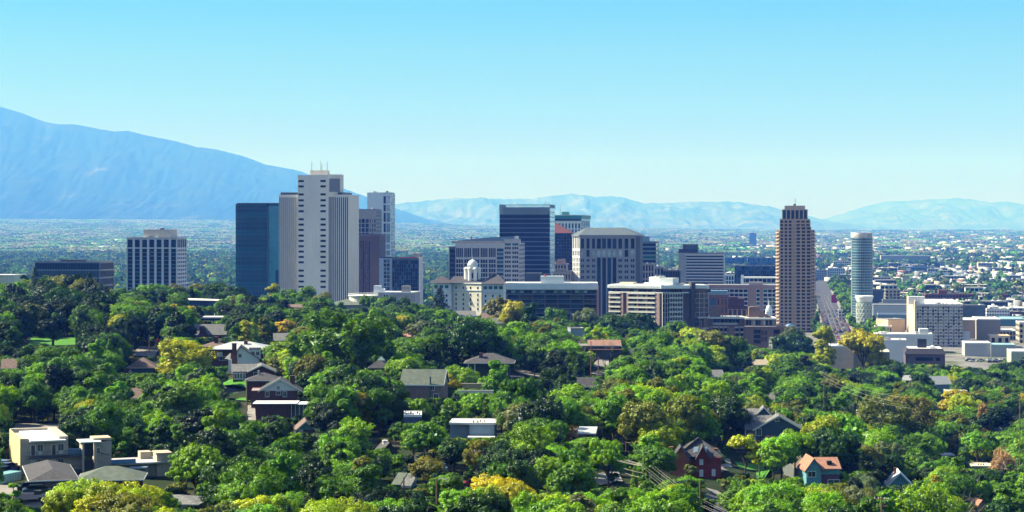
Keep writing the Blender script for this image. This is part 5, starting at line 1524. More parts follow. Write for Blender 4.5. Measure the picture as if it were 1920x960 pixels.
 block("low_building", "white arcaded block with rows of small windows above the teal arena roof", "building", 1850, 1893, 1900, 581, 20, STONEW, ROOFG, .6, win=(9, 3, .9, 1.6), units=3)
 block("low_building", "brown flat warehouse just beyond the white arcaded block", "building", 1892, 1990, 1950, 586, 30, BRICKD, ROOFG, .6, units=6)
 block("low_building", "long black-windowed office strip with white roof units behind the slate wall", "building", 1808, 1890, 2080, 566, 24, SG, ROOFW, .6, win=(16, 3, .5, 1.4), gm=[GD], units=12)
 block("low_building", "short dark office block behind the hotel rooftop", "building", 1760, 1792, 1990, 565, 24, SG, ROOFG, .6, win=(6, 3, .5, 1.4), units=3)
 block("brick_warehouse", "long red brick warehouse with rows of dark windows behind the hotel", "warehouse", 1735, 1826, 2200, 552.5, 30, BRICKR, ROOFG, .8, win=(16, 4, 1.2, 1.5), pent=((1760, 1776, 544),), units=4)
 block("brick_building", "smaller red brick block on its own beyond the black-windowed strip", "building", 1842, 1890, 2350, 553, 24, BRICKR, ROOFG, .8, win=(8, 3, 1.2, 1.5), units=3)
 block("office_building", "dark blue-grey flat block among trees above the red brick warehouse", "office building", 1825, 1866, 2600, 544, 24, mat("navy_wall", (.04, .055, .09), .7, .1, .2), ROOFG, .7, units=3)
 block("low_building", "cream three-storey block with a sunny corner at the far edge", "building", 1911, 1975, 1500, 606, 24, mat("cream_block", (.60, .50, .36), .8, .06, .2), ROOFW, .5, win=(8, 4, 1.2, 1.8), units=2)
 block("low_building", "sandy low hall with angled white roof beside the cream edge block", "building", 1868, 1905, 1560, 621, 30, mat("cream_block", (.60, .50, .36)), ROOFW, .4, win=(6, 2, 1.0, 1.4))
 block("low_building", "tan loading building with dark entrance below the taupe halls", "building", 1856, 1894, 1440, 631, 22, TANW, mat("tan_roof", (.55, .43, .28), .85, .1, .1), .4, win=(3, 1, 2.5, 2.0))
 block("warehouse_building", "long grey panelled warehouse with white roof near the parked cars", "warehouse", 1809, 1858, 1340, 644.5, 24, mat("grey_panel", (.34, .35, .36), .8, .08, .1), ROOFW, .4)
 block("warehouse_building", "grey warehouse with a teal sloping band beside the parked cars", "warehouse", 1858, 1904, 1335, 648, 22, mat("grey_panel", (.34, .35, .36)), mat("pale_teal_roof", (.30, .45, .45), .5, .1, .1), .4)
 block("low_building", "pale block at the edge behind a green tree", "building", 1896, 1980, 1120, 661, 24, mat("pale_green_wall", (.40, .43, .30), .8, .1, .2), ROOFW, .4)
 # left of the hotel
 block("hall_building", "wide pale grey windowless hall between the round glass tower and the hotel", "building", 1637, 1712, 1800, 573, 34, mat("pale_hall", (.42, .46, .47), .8, .05, .1), ROOFG, .6)
 block("hall_building", "blue-green glass-walled hall with white eaves in front of the pale hall", "building", 1645, 1712, 1690, 590, 24, mat("blue_green_wall", (.13, .23, .27), .6, .08, .2), ROOFW, .5)
 block("low_building", "arcaded long roof with a row of small arches behind the pale hall", "building", 1655, 1706, 1960, 564, 20, GREY, ROOFG, .6, win=(14, 2, .8, 1.0), gm=[GP])
 block("office_building", "dark navy box behind the round glass tower", "office building", 1634, 1656, 2150, 545, 24, mat("navy_wall", (.04, .055, .09)), ROOFG, .7)
 block("office_building", "beige and grey stepped block beside the dark navy box", "office building", 1660, 1688, 2250, 544, 24, TANW, ROOFG, .7, win=(4, 5, 1.6, 1.4))
 block("low_building", "tan angular block with a pale sloped roof at the foot of the hotel", "building", 1665, 1697, 1530, 600, 22, mat("tan_block", (.40, .32, .24), .85, .06, .2), ROOFG, .5, rz=.25)
 block("low_building", "tan low wing with a row of small windows beside the lattice drum", "building", 1640, 1672, 1520, 613, 20, mat("tan_block", (.40, .32, .24)), ROOFW, .5, win=(7, 2, 1.2, 1.4))
 block("low_building", "long white-roofed structure with a square vent box in front of the hotel", "building", 1662, 1750, 1380, 628, 22, mat("pale_side", (.46, .50, .52), .8, .06, .1), ROOFW, .4, pent=((1724, 1741, 617),), units=2)
 block("low_building", "pale grey roofed block at the left end of the white-roofed structures", "building", 1640, 1672, 1340, 628, 20, mat("pale_side", (.46, .50, .52)), ROOFW, .4, units=3)
 block("low_building", "pale blue low block left of the mansard roof", "building", 1645, 1700, 1250, 639, 18, mat("pale_side", (.46, .50, .52)), ROOFW, .4, units=4)
 block("low_building", "flat cream roof with a thin parapet among the treetops", "building", 1600, 1668, 1085, 661, 22, mat("shadow_wall", (.16, .15, .13), .8, .1, .2), mat("cream_roof", (.62, .58, .42), .85, .1, .08), .3)
 block("low_building", "tan flat-roofed building with a cornice behind the yellow tree", "building", 1556, 1600, 1090, 651, 20, TANW, ROOFW, .5, units=3, pent=((1575, 1590, 648),))
 # mid distance, along the street
 block("low_building", "teal-roofed long shed at the far end of the street", "building", 1545, 1575, 2950, 541, 30, mat("teal_shed", (.10, .22, .28), .6, .1, .2), mat("teal_roof", (.20, .36, .38), .6, .1, .1), .5)
 block("brick_building", "brown brick block with magenta end panel beside the street", "building", 1565, 1598, 2350, 556, 26, BRICKB, ROOFG, .7, win=(6, 3, 1.6, 1.6), units=2)
 x, y = X_at(1564, 2300), 2300
 t = thing("billboard", "magenta banner wall standing at the street corner of the brown brick block", "sign", (x, y, 0), TH); MB().box(-3, -.4, 0, 3.5, .4, Z_at(553, 2300)).build("banner_panel", mat("magenta_panel", (.42, .02, .12), .6, .05, .5), t); MB().box(-3.2, .41, 0, -2.6, .9, Z_at(553, 2300) - .5).box(3.1, .41, 0, 3.7, .9, Z_at(553, 2300) - .5).build("frame", DGREY, t)
 block("brick_building", "tall narrow red brick block beside the magenta banner", "building", 1578, 1600, 2500, 548, 20, BRICKB, ROOFG, .7, win=(3, 4, 1.5, 1.5))
 block("low_building", "small white building with dark windows near the foot of the round tower", "building", 1572, 1596, 1900, 583, 18, STONEW, ROOFG, .6, win=(4, 3, 1.2, 1.5), units=1)
 block("apartment_building", "pale apartment block with white end wall beyond the street trees", "apartment building", 1552, 1584, 3300, 504, 30, mat("pale_flats", (.42, .46, .48), .8, .06, .1), ROOFG, .7, win=(8, 5, 1.4, 1.3), gm=[GB])
 block("apartment_building", "grey apartment block left of the pale one beyond the street trees", "apartment building", 1524, 1550, 3300, 507, 30, GREY, ROOFG, .7, win=(8, 5, 1.4, 1.3), gm=[GB])
 block("office_building", "white low office with a dark glazed front beyond the round tower", "office building", 1642, 1680, 2900, 526, 40, DGREY, ROOFW, .8, win=(6, 3, 1, 3))
 block("office_building", "long blue glass office strip far beyond the round tower", "office building", 1690, 1770, 4600, 492, 40, mat("far_blue_wall", (.05, .10, .16), .5, .1, .1), ROOFG, .7, win=(16, 4, .8, 1), gm=[GB, GT])
 block("office_building", "long white-roofed grey station hall far out in the city", "hall", 1652, 1745, 4800, 480, 60, GREY, ROOFW, .7)
 block("office_building", "dark glass block with violet-white roof edge far out in the city", "office building", 1690, 1752, 4000, 502, 60, mat("far_blue_wall", (.05, .10, .16)), mat("violet_white_roof", (.66, .62, .72), .7, .05, .05), 1.2)
 block("hotel_building", "white colonnaded block among trees in the middle of the city", "hotel", 1738, 1812, 3500, 513, 30, STONEW, ROOFG, .8, win=(16, 5, 1.6, 1.8), units=2)
 block("office_building", "dark square block with a white top above the red warehouse", "office building", 1726, 1756, 2700, 535, 40, DGREY, ROOFW, .8, win=(6, 5, 1, 1.2))
 block("office_building", "beige slab among trees left of the dark square block", "office building", 1692, 1722, 3000, 523, 30, mat("beige_slab", (.45, .42, .36), .8, .06, .1), ROOFG, .8)
 block("office_tower", "tall pale blue tower standing alone far off in the haze", "office tower", 1405, 1418, 9500, 437, 40, mat("far_tower", (.16, .22, .28), .6, .05, .02), ROOFG, .7, win=(5, 14, 1.4, 1.6), gm=[GB])
 block("office_tower", "slim white pair of silos far off in the haze", "tower", 1540, 1546, 8000, 447, 20, WHITE, ROOFW, .5)
 block("office_building", "long blue glass building far behind the brown tower", "office building", 1356, 1400, 4300, 484, 40, mat("far_blue_wall", (.05, .10, .16)), ROOFG, .7, win=(10, 4, .8, 1), gm=[GB, GT])
 block("office_building", "blue glass building in the haze left of the brown tower", "office building", 1402, 1458, 3900, 484, 40, mat("far_blue_wall", (.05, .10, .16)), ROOFG, .7, win=(12, 4, .8, 1), gm=[GB, GT])
 block("low_building", "pale shed with a white band beside the grey banded hotel", "building", 1356, 1376, 2600, 517, 30, STONEW, ROOFG, .7, win=(4, 4, 1.2, 1.4))

# ---- the wide city on the valley floor
def city():
 rr = random.Random(21)
 walls = [("pale", (.50, .50, .48)), ("beige", (.44, .39, .31)), ("grey", (.24, .25, .27)), ("brick", (.20, .10, .08)), ("white", (.66, .67, .66)), ("dark", (.08, .09, .11))]
 roofs = [("white", (.74, .74, .72)), ("grey", (.26, .27, .28)), ("tan", (.48, .42, .34)), ("dark", (.10, .10, .11))]
 WM = {n: mat("city_%s_wall" % n, c, .85, .12, .08) for n, c in walls}; RM = {n: mat("city_%s_roof" % n, c, .85, .15, .04) for n, c in roofs}
 cand = []; grid = {}
 for _ in range(72000):
  Y = 1900 + 20000 * rr.random() ** 1.25
  px = rr.uniform(-40, 2250)
  right = px > 1240 + 60 * rr.random()
  p = 1.0 if right else (.13 if px > 740 else .07 if Y < 7000 else .16)
  if Y < 2600 and px < 1530: p *= .25
  if Y > 9000: p *= .5
  if rr.random() > p: continue
  x = X_at(px, Y)
  w = rr.choice([9, 10, 12, 14, 18, 24, 34, 48]) * rr.uniform(.8, 1.2); d = rr.choice([9, 11, 14, 20, 30]) * rr.uniform(.8, 1.2); h = rr.choice([4, 4, 5, 6, 7, 8, 10, 13]) * rr.uniform(.8, 1.1)
  if w < 20: h = min(h, 9)
  if Y < 2300: h = min(h, 12)
  if any((x - a) ** 2 + (Y - b) ** 2 < (c + w * .6) ** 2 for a, b, c in FOOT): continue
  cell = (int(x // 60), int(Y // 60))
  if any(abs(x - a) < (w + c) * .5 + 3 and abs(Y - b) < (d + e) * .5 + 3 for i in (-1, 0, 1) for j in (-1, 0, 1) for a, b, c, e in grid.get((cell[0] + i, cell[1] + j), ())): continue
  grid.setdefault(cell, []).append((x, Y, w, d))
  if 1500 < Y < 3200 and abs(x - (262 + .15 * (Y - 1520)) - 2) < 24 + w / 2: continue
  cand.append((x, Y, w, d, h, px))
  if len(cand) >= 7400: break
 # the ones that show largest are things of their own
 score = lambda c: (1 if c[5] > 1930 else 0) + -(c[2] * (c[4] + c[3] * 90 / c[1])) / c[1] ** 2 * (1 if c[5] > 1240 else .8) + (9 if 500 < c[5] < 1500 and c[1] < 2300 else 0)
 cand.sort(key=score)
 box_cache = {}
 NI = 170
 CITY_IND = cand[:NI]
 wn = [w_[0] for w_ in walls]; rn = [r_[0] for r_ in roofs]
 LB = []
 for i, (x, Y, w, d, h, px) in enumerate(CITY_IND):
  wk = wn[i % 6] if i % 3 else rr.choice(['pale', 'white', 'beige']); rk = rr.choice(['white', 'white', 'grey', 'tan', 'dark'])
  size = "long" if w > 40 else ("tall" if h > 12 else "small")
  lm = min(((1490, "the brown tower"), (1616, "the round glass tower"), (1760, "the hotel slab"), (1870, "the taupe halls"), (1320, "the grey banded hotel"), (600, "the ribbed concrete tower"), (290, "the white-piered tower")), key=lambda m: abs(m[0] - px))[1]
  t = thing("city_building", "%s %s-walled %s-roofed city building beyond %s" % (size, wk, rk, lm), "building", (x, Y, -1), TH, "flat buildings of the valley city"); LB.append((Y, t))
  key = (size, wk, rk, int(w / 9), int(h / 4))
  if key not in box_cache:
   wb = MB(); nb = max(3, int(w / 5)); nfl = max(1, int(h / 4)); W, D, Hh = w, d, h
   wb.box(-W / 2 + .4, -D / 2 + .4, 0, W / 2 - .4, D / 2 - .4, Hh)
   for j in range(nfl + 1): 
    z = Hh * j / nfl; wb.box(-W / 2, -D / 2, max(0, z - .9), W / 2, D / 2, min(Hh, z + .9))
   for k in range(nb + 1): wb.box(-W / 2 + (W - 1) * k / nb, -D / 2 + .05, 0, -W / 2 + (W - 1) * k / nb + 1, D / 2 - .05, Hh - .01)
   gb = MB(); gb.box(-W / 2 + .3, -D / 2 + .3, .5, W / 2 - .3, D / 2 - .3, Hh - .5)
   rb = MB().box(-W / 2 - .2, -D / 2 - .2, Hh + .003, W / 2 + .2, D / 2 + .2, Hh + .5)
   for k in range(3):
    ux, uy = rr.uniform(-W / 2 + 2, W / 2 - 4), rr.uniform(-D / 2 + 2, D / 2 - 4); rb.box(ux, uy, Hh + .5, ux + rr.uniform(1.5, 4), uy + rr.uniform(1.5, 4), Hh + rr.uniform(1.2, 3))
   box_cache[key] = (mesh_of(wb, "wall", WM[wk]), mesh_of(gb, "window_band", GD), mesh_of(rb, "roof", RM[rk]))
  for nm, me in zip(("wall", "window_band", "roof"), box_cache[key]):
   o = link(bpy.data.objects.new(nm, me)); o.parent = t
 relabel([t for _y, t in sorted(LB, key=lambda q: q[0])], '%s nearest %s')
 # the rest of the city, beyond count
 mats = list(WM.values()) + list(RM.values())
 V = []; Q = []; MI = []
 for (x, Y, w, d, h, px) in cand[NI:]:
  c, s_ = CT, ST; k = len(V)
  zb = g(x, Y) if Y > 8000 else 0
  co = [(-w / 2, -d / 2), (w / 2, -d / 2), (w / 2, d / 2), (-w / 2, d / 2)]
  for z in (0, h):
   for a, b in co: V.append((x + a * c - b * s_, Y + a * s_ + b * c, z - .5 + zb))
  wm, rm = rr.choice([0, 1, 2, 4, 4, 0, 5, 3]), rr.choice([6, 6, 6, 7, 8, 9])
  Q += [(k, k + 1, k + 5, k + 4), (k + 1, k + 2, k + 6, k + 5), (k + 2, k + 3, k + 7, k + 6), (k + 3, k, k + 4, k + 7), (k + 4, k + 5, k + 6, k + 7)]; MI += [wm] * 4 + [rm]
 me = np_mesh("distant_city", V, Q)
 for m in mats: me.materials.append(m)
 me.polygons.foreach_set('material_index', np.array(MI, np.int32))
 o = link(bpy.data.objects.new("distant_city", me)); tag(o, "hazy mass of small roofs filling the far valley city", None, None, "stuff")
 return cand

def strip(name, pts, width, m, lift=.25, kind='structure'):
 pts = [Vector(p) for p in pts]; out = []
 for a, b in zip(pts, pts[1:]):
  n = max(1, int((b - a).length / 4))
  out += [a.lerp(b, i / n) for i in range(n)]
 out.append(pts[-1]); V = []; Q = []; nw = 4
 for i, p in enumerate(out):
  d = (out[min(i + 1, len(out) - 1)] - out[max(i - 1, 0)]).normalized(); nrm = Vector((-d.y, d.x))
  for k in range(nw + 1):
   q = p + nrm * width * (k / nw - .5); V.append((q.x, q.y, g(q.x, q.y) + lift))
 for i in range(len(out) - 1):
  for k in range(nw): a = i * (nw + 1) + k; Q.append((a, a + 1, a + nw + 2, a + nw + 1))
 me = np_mesh(name, V, Q, m); o = link(bpy.data.objects.new(name, me)); o['kind'] = kind
 return o

ASPH = mat("asphalt", (.055, .055, .06), .9, .2, .15); PAVE = mat("pale_pavement", (.22, .20, .18), .9, .15, .3); LINE = mat("road_paint", (.75, .75, .72), .7, .1, .5)
def car_parts(color, rough=.35):
 body = MB()
 prof = [(-2.25, .35), (2.2, .35), (2.3, .6), (2.2, .85), (1.25, 1.0), (-1.9, 1.05), (-2.3, .9)]
 def ext(prof, hw, hw2=None):
  n = len(prof); b = MB(); b.add([(x, -hw, z) for x, z in prof] + [(x, hw, z) for x, z in prof], [tuple(range(n)), tuple(range(n, 2 * n))[::-1]] + [(i, i + n, (i + 1) % n + n, (i + 1) % n) for i in range(n)]); return b
 body = ext(prof, .92)
 cab = ext([(-1.75, 1.04), (1.15, 1.0), (.45, 1.48), (-1.25, 1.5)], .78)
 roof = MB().box(-1.2, -.76, 1.49, .42, .76, 1.53)
 wh = []
 for sx in (-1.4, 1.4):
  for sy in (-.82, .82):
   b = MB(); n = 12; vs = []
   for k in (0, 1): vs += [(sx + .34 * math.cos(2 * math.pi * i / n), sy + (.12 if k else -.12), .34 + .34 * math.sin(2 * math.pi * i / n)) for i in range(n)]
   b.add(vs, [tuple(range(n)), tuple(range(n, 2 * n))[::-1]] + [(i, i + n, (i + 1) % n + n, (i + 1) % n) for i in range(n)]); wh.append(b)
 return body, cab, roof, wh
_CM = {}
def car(label, color, x, y, rz, group=None, scale=1.0, z=None, simple=False):
 key = color
 if key not in _CM:
  m = mat("car_paint_%d" % len(_CM), color, .3, .04, .5, spec=.6); b, c, r, w = car_parts(color)
  RB = mat("rubber", (.015, .015, .015), .8, .1, 1)
  _CM[key] = (mesh_of(b, "body", m), mesh_of(c, "window_glass", GD), mesh_of(r, "roof", m), [mesh_of(q, "wheel", RB) for q in w])
 b, c, r, w = _CM[key]
 t = thing("parked_car" if 'parked' in label else "car", label, "car", (x, y, (g(x, y) + .3) if z is None else z), rz, group); t.scale = (scale,) * 3
 for nm, me in [("body", b), ("window_glass", c), ("roof", r)] + [("wheel", q) for q in w]:
  o = link(bpy.data.objects.new(nm, me)); o.parent = t
 return t

def street():
 strip("road", [(250, 1400), (262, 1520), (310, 1840), (448, 2760), (560, 3500)], 23, ASPH, .30)
 for off in (-14, 14):
  strip("sidewalk", [(250 + off, 1400), (262 + off, 1520), (310 + off, 1840), (448 + off, 2760)], 5, PAVE, .42)
 strip("cross_street", [(60, 2002), (330, 1962), (700, 1908)], 20, ASPH, .26)
 for k in range(40):
  y = 1480 + k * 28; x = 262 + .15 * (y - 1520)
 mk = MB()
 V = []; Q = []
 for k in range(60):
  for off in (-4.2, 0, 4.2):
   y = 1470 + k * 18; x = 262 + .15 * (y - 1520) + off; n = len(V)
   V += [(x - .12, y, .55), (x + .12, y, .55), (x + .12 + .9, y + 6, .55), (x - .12 + .9, y + 6, .55)]; Q.append((n, n + 1, n + 2, n + 3))
 me = np_mesh("road_markings", V, Q, LINE); o = link(bpy.data.objects.new("road_markings", me)); o['kind'] = 'structure'
 rr = random.Random(9)
 cols = [((.45, .05, .06), "red"), ((.62, .62, .60), "white"), ((.03, .03, .035), "black"), ((.30, .31, .33), "silver"), ((.35, .16, .17), "pink-red"), ((.05, .09, .22), "blue")]
 LB = []
 for k in range(34):
  y = 1490 + k * 9.5 + k * k * .25
  for ln in (-10.5, -6.3, -2.1, 2.1, 6.3, 10.5):
   if rr.random() < .33: continue
   x = 262 + .15 * (y - 1520) + ln; c, nm = rr.choice(cols)
   T = car("%s car in the traffic of the downtown street" % nm, c, x, y + rr.uniform(-2, 2), math.pi / 2 - .148, "cars in the downtown street", z=.62); LB.append(T)
 relabel(LB, '%s from the front, %s')
 LB = []
 # parked rows by the grey warehouse
 for k in range(22):
  a = rr.uniform(1812, 1850) if k < 9 else rr.uniform(1852, 1886); Y = rr.uniform(1270, 1300); c, nm = rr.choice(cols[1:4])
  T = car("%s car parked in the lot below the grey warehouses" % nm, c, X_at(a, Y), Y, rr.choice([0, math.pi / 2]), "cars parked below the grey warehouses"); LB.append(T)
 relabel(LB, "%s of its colour, %s")
# ------------------------------------------------------------------ houses on the slope
VIS = []     # (px0, px1, py0, py1, Y): windows through the trees that the photograph shows open
SIDB = mat("blue_and_shade_clapboard", (.045, .085, .13), .8, .1, 1.0); SIDW = mat("white_clapboard", (.62, .64, .66), .8, .08, 1.0)
SIDG = mat("grey_green_siding", (.13, .15, .145), .8, .1, 1.0); SIDT = mat("teal_siding", (.11, .27, .30), .8, .1, 1.0)
TRIMW = mat("white_trim", (.66, .66, .64), .6, .05, 1.0); SHG = mat("grey_shingles", (.145, .145, .14), .95, .3, 1.6)
SHD = mat("charcoal_shingles", (.060, .058, .062), .95, .3, 1.6); SHB = mat("brown_shingles", (.15, .105, .085), .95, .3, 1.6)
SHT = mat("terracotta_shingles", (.30, .15, .10), .95, .2, 1.6); METW = mat("pale_metal_roof", (.42, .43, .42), .5, .1, .5, metal=.2)
BRD = mat("shaded_brick", (.11, .050, .045), .9, .25, 2.0); TANB = mat("tan_block_wall", (.40, .35, .28), .9, .12, 1.2); SUNB = mat("sunlit_yellow", (.56, .45, .22), .9, .08, .6)  # yellow: sunlight put into the tan end wall's colour; also a chimney
DRW = mat("pale_window_blind", (.55, .56, .56), .5, .1, .5); WG = glass("house_glass", (.03, .04, .05), .1, spec=.6)

def slab_roof(b, pts, t=.22):
 """A roof plane with thickness: pts counter-clockwise seen from above."""
 n = len(pts); b.add([(x, y, z) for x, y, z in pts] + [(x, y, z - t) for x, y, z in pts], [tuple(range(n)), tuple(range(n, 2 * n))[::-1]] + [(i, i + n, (i + 1) % n + n, (i + 1) % n) for i in range(n)])

def gable(B, x0, y0, x1, y1, z, rh, axis, wall, roofm, over=.5, trim=TRIMW, t=.22):
 """Gable roof over a rectangle; axis is the ridge direction. Returns the roof part."""
 r = MB(); tm = MB()
 if axis == 'x':
  ym = (y0 + y1) / 2; k = rh / (ym - y0); o = over
  slab_roof(r, [(x0 - o, y0 - o, z - o * k + t), (x1 + o, y0 - o, z - o * k + t), (x1 + o, ym, z + rh + t), (x0 - o, ym, z + rh + t)], t)
  slab_roof(r, [(x1 + o, y1 + o, z - o * k + t), (x0 - o, y1 + o, z - o * k + t), (x0 - o, ym, z + rh + t), (x1 + o, ym, z + rh + t)], t)
  for x in (x0, x1 - .2): B.part(MB().add([(x, y0, z), (x, y1, z), (x, ym, z + rh), (x + .2, y0, z), (x + .2, y1, z), (x + .2, ym, z + rh)], [(0, 1, 2), (3, 5, 4), (0, 3, 4, 1), (1, 4, 5, 2), (2, 5, 3, 0)]), 'gable_wall', wall)
  for x in (x1 + o,): 
   for (ya, za, yb, zb) in ((y0 - o, z - o * k, ym, z + rh), (y1 + o, z - o * k, ym, z + rh)):
    tm.add([(x, ya, za - .12), (x + .06, ya, za - .12), (x + .06, yb, zb - .12), (x, yb, zb - .12), (x, ya, za + t + .02), (x + .06, ya, za + t + .02), (x + .06, yb, zb + t + .02), (x, yb, zb + t + .02)], [(3, 2, 1, 0), (4, 5, 6, 7), (0, 1, 5, 4), (1, 2, 6, 5), (2, 3, 7, 6), (3, 0, 4, 7)])
  tm.box(x0 - o, y0 - o - .07, z - o * k - .12, x1 + o, y0 - o - .005, z - o * k + t)
 else:
  xm = (x0 + x1) / 2; k = rh / (xm - x0); o = over
  slab_roof(r, [(x0 - o, y1 + o, z - o * k + t), (x0 - o, y0 - o, z - o * k + t), (xm, y0 - o, z + rh + t), (xm, y1 + o, z + rh + t)], t)
  slab_roof(r, [(x1 + o, y0 - o, z - o * k + t), (x1 + o, y1 + o, z - o * k + t), (xm, y1 + o, z + rh + t), (xm, y0 - o, z + rh + t)], t)
  for y in (y0, y1 - .2): B.part(MB().add([(x0, y, z), (x1, y, z), (xm, y, z + rh), (x0, y + .2, z), (x1, y + .2, z), (xm, y + .2, z + rh)], [(0, 1, 2), (3, 5, 4), (0, 3, 4, 1), (1, 4, 5, 2), (2, 5, 3, 0)]), 'gable_wall', wall)
  for y in (y0 - o - .06,):
   for (xa, za, xb, zb) in ((x0 - o, z - o * k, xm, z + rh), (x1 + o, z - o * k, xm, z + rh)):
    tm.add([(xa, y, za - .14), (xa, y + .06, za - .14), (xb, y + .06, zb - .14), (xb, y, zb - .14), (xa, y, za + t + .03), (xa, y + .06, za + t + .03), (xb, y + .06, zb + t + .03), (xb, y, zb + t + .03)], [(3, 2, 1, 0), (4, 5, 6, 7), (0, 1, 5, 4), (1, 2, 6, 5), (2, 3, 7, 6), (3, 0, 4, 7)])
 rp = B.part(r, "roof", roofm)
 if trim: B.part(tm, "roof_trim", trim, rp)
 return rp

def hip(B, x0, y0, x1, y1, z, rh, roofm, over=.7, fx=.5, t=.16, trim=TRIMW):
 o = over; x0 -= o; x1 += o; y0 -= o; y1 += o
 run = min(x1 - x0, y1 - y0) / 2 * fx * 2
 if (x1 - x0) >= (y1 - y0): A, Bp = (x0 + run * .98, (y0 + y1) / 2), (x1 - run * .98, (y0 + y1) / 2)
 else: A, Bp = ((x0 + x1) / 2, y0 + run * .98), ((x0 + x1) / 2, y1 - run * .98)
 b = MB(); zb = z - .05
 vs = [(x0, y0, zb + t), (x1, y0, zb + t), (x1, y1, zb + t), (x0, y1, zb + t), (*A, z + rh), (*Bp, z + rh), (x0, y0, zb), (x1, y0, zb), (x1, y1, zb), (x0, y1, zb)]
 if (x1 - x0) >= (y1 - y0): fs = [(0, 1, 5, 4), (1, 2, 5), (2, 3, 4, 5), (3, 0, 4)]
 else: fs = [(0, 1, 4), (1, 2, 5, 4), (2, 3, 5), (3, 0, 4, 5)]
 fs += [(9, 8, 7, 6), (6, 7, 1, 0), (7, 8, 2, 1), (8, 9, 3, 2), (9, 6, 0, 3)]
 b.add(vs, fs); rp = B.part(b, "roof", roofm)
 if trim:
  q = MB().box(x0 - .04, y0 - .05, zb - .02, x1 + .04, y0 - .004, zb + t).box(x0 - .05, y0, zb - .02, x0 - .004, y1, zb + t).box(x1 + .004, y0, zb - .02, x1 + .05, y1, zb + t); B.part(q, "eaves_trim", trim, rp)
 return rp

def win(B, px, py, w, h, m=WG, y=-.05, trim=TRIMW, name="window", xloc=None, zloc=None):
 """A framed window on the front wall: frame > pane."""
 x = B.xl(px) if xloc is None else xloc; z = B.zx(px, py) if zloc is None else zloc
 f = .12
 fr = MB().box(-w / 2 - f, -.06, -f, w / 2 + f, 0, 0).box(-w / 2 - f, -.06, h, w / 2 + f, 0, h + f).box(-w / 2 - f, -.06, .002, -w / 2, 0, h - .002).box(w / 2, -.06, .002, w / 2 + f, 0, h - .002).box(-.03, -.05, .002, .03, 0, h - .002)
 o = fr.build(name, trim, B.root, loc=(x, y, z - h / 2))
 MB().box(-w / 2, -.03, 0, w / 2, .04, h).build("pane", m, o)
 return o

def chimney(B, x, y, z0, z1, m=BRD, s=.9, roof=None):
 b = MB().box(x - s / 2, y - s / 2, z0, x + s / 2, y + s / 2, z1).box(x - s / 2 - .1, y - s / 2 - .1, z1, x + s / 2 + .1, y + s / 2 + .1, z1 + .18); B.part(b, "chimney", m, roof)

OPEN = (39, 62, 395, 436, 437, 471, 480, 876, 880, 752, 1398, 1305, 1512, 1666)
def H(label, x0, x1, Y, base, eave, d, rz=0.0, cat="house", name="house", side=None, vis=None, drop=3.0, pad=14):
 if Y < 1000:
  pads = list(PADS); PADS.clear(); u = (x0 + x1) / 2
  if Z_at(base, Y) - g(X_at(u, Y), Y) > 7.5:      # the slope falls away here: the house stands further down it
   lo = Y
   while Z_at(base, lo) > g(X_at(u, lo), lo) + 1 and lo < Y * 1.4: lo += 5
   Y = lo
  PADS.extend(pads)
 z0 = Z_at(base, Y)
 B = Bld(name, label, cat, x0, x1, Y, ztop=z0, side=side, depth=d, rz=rz, z0=z0 - drop)
 s_ = math.sin(rz)
 B.zx = lambda px, py: Z_at(py, B.Y0 + s_ * B.xl(px)) - B.z0
 B.e = Z_at(eave, Y) - B.z0
 B.base = drop
 c = math.cos(rz)
 cx, cyy = B.X0 + c * B.w / 2 - s_ * B.d / 2, B.Y0 + s_ * B.w / 2 + c * B.d / 2
 PADS.append((cx, cyy, z0, max(B.w, B.d) * .6 + pad * .4))
 if vis:
  v = list(vis)
  if x0 not in OPEN: v[3] = min(v[3], eave + (base - eave) * .3)
  VIS.append((v[0] + 3, v[1] - 3, v[2], v[3], Y - 2))
 return B

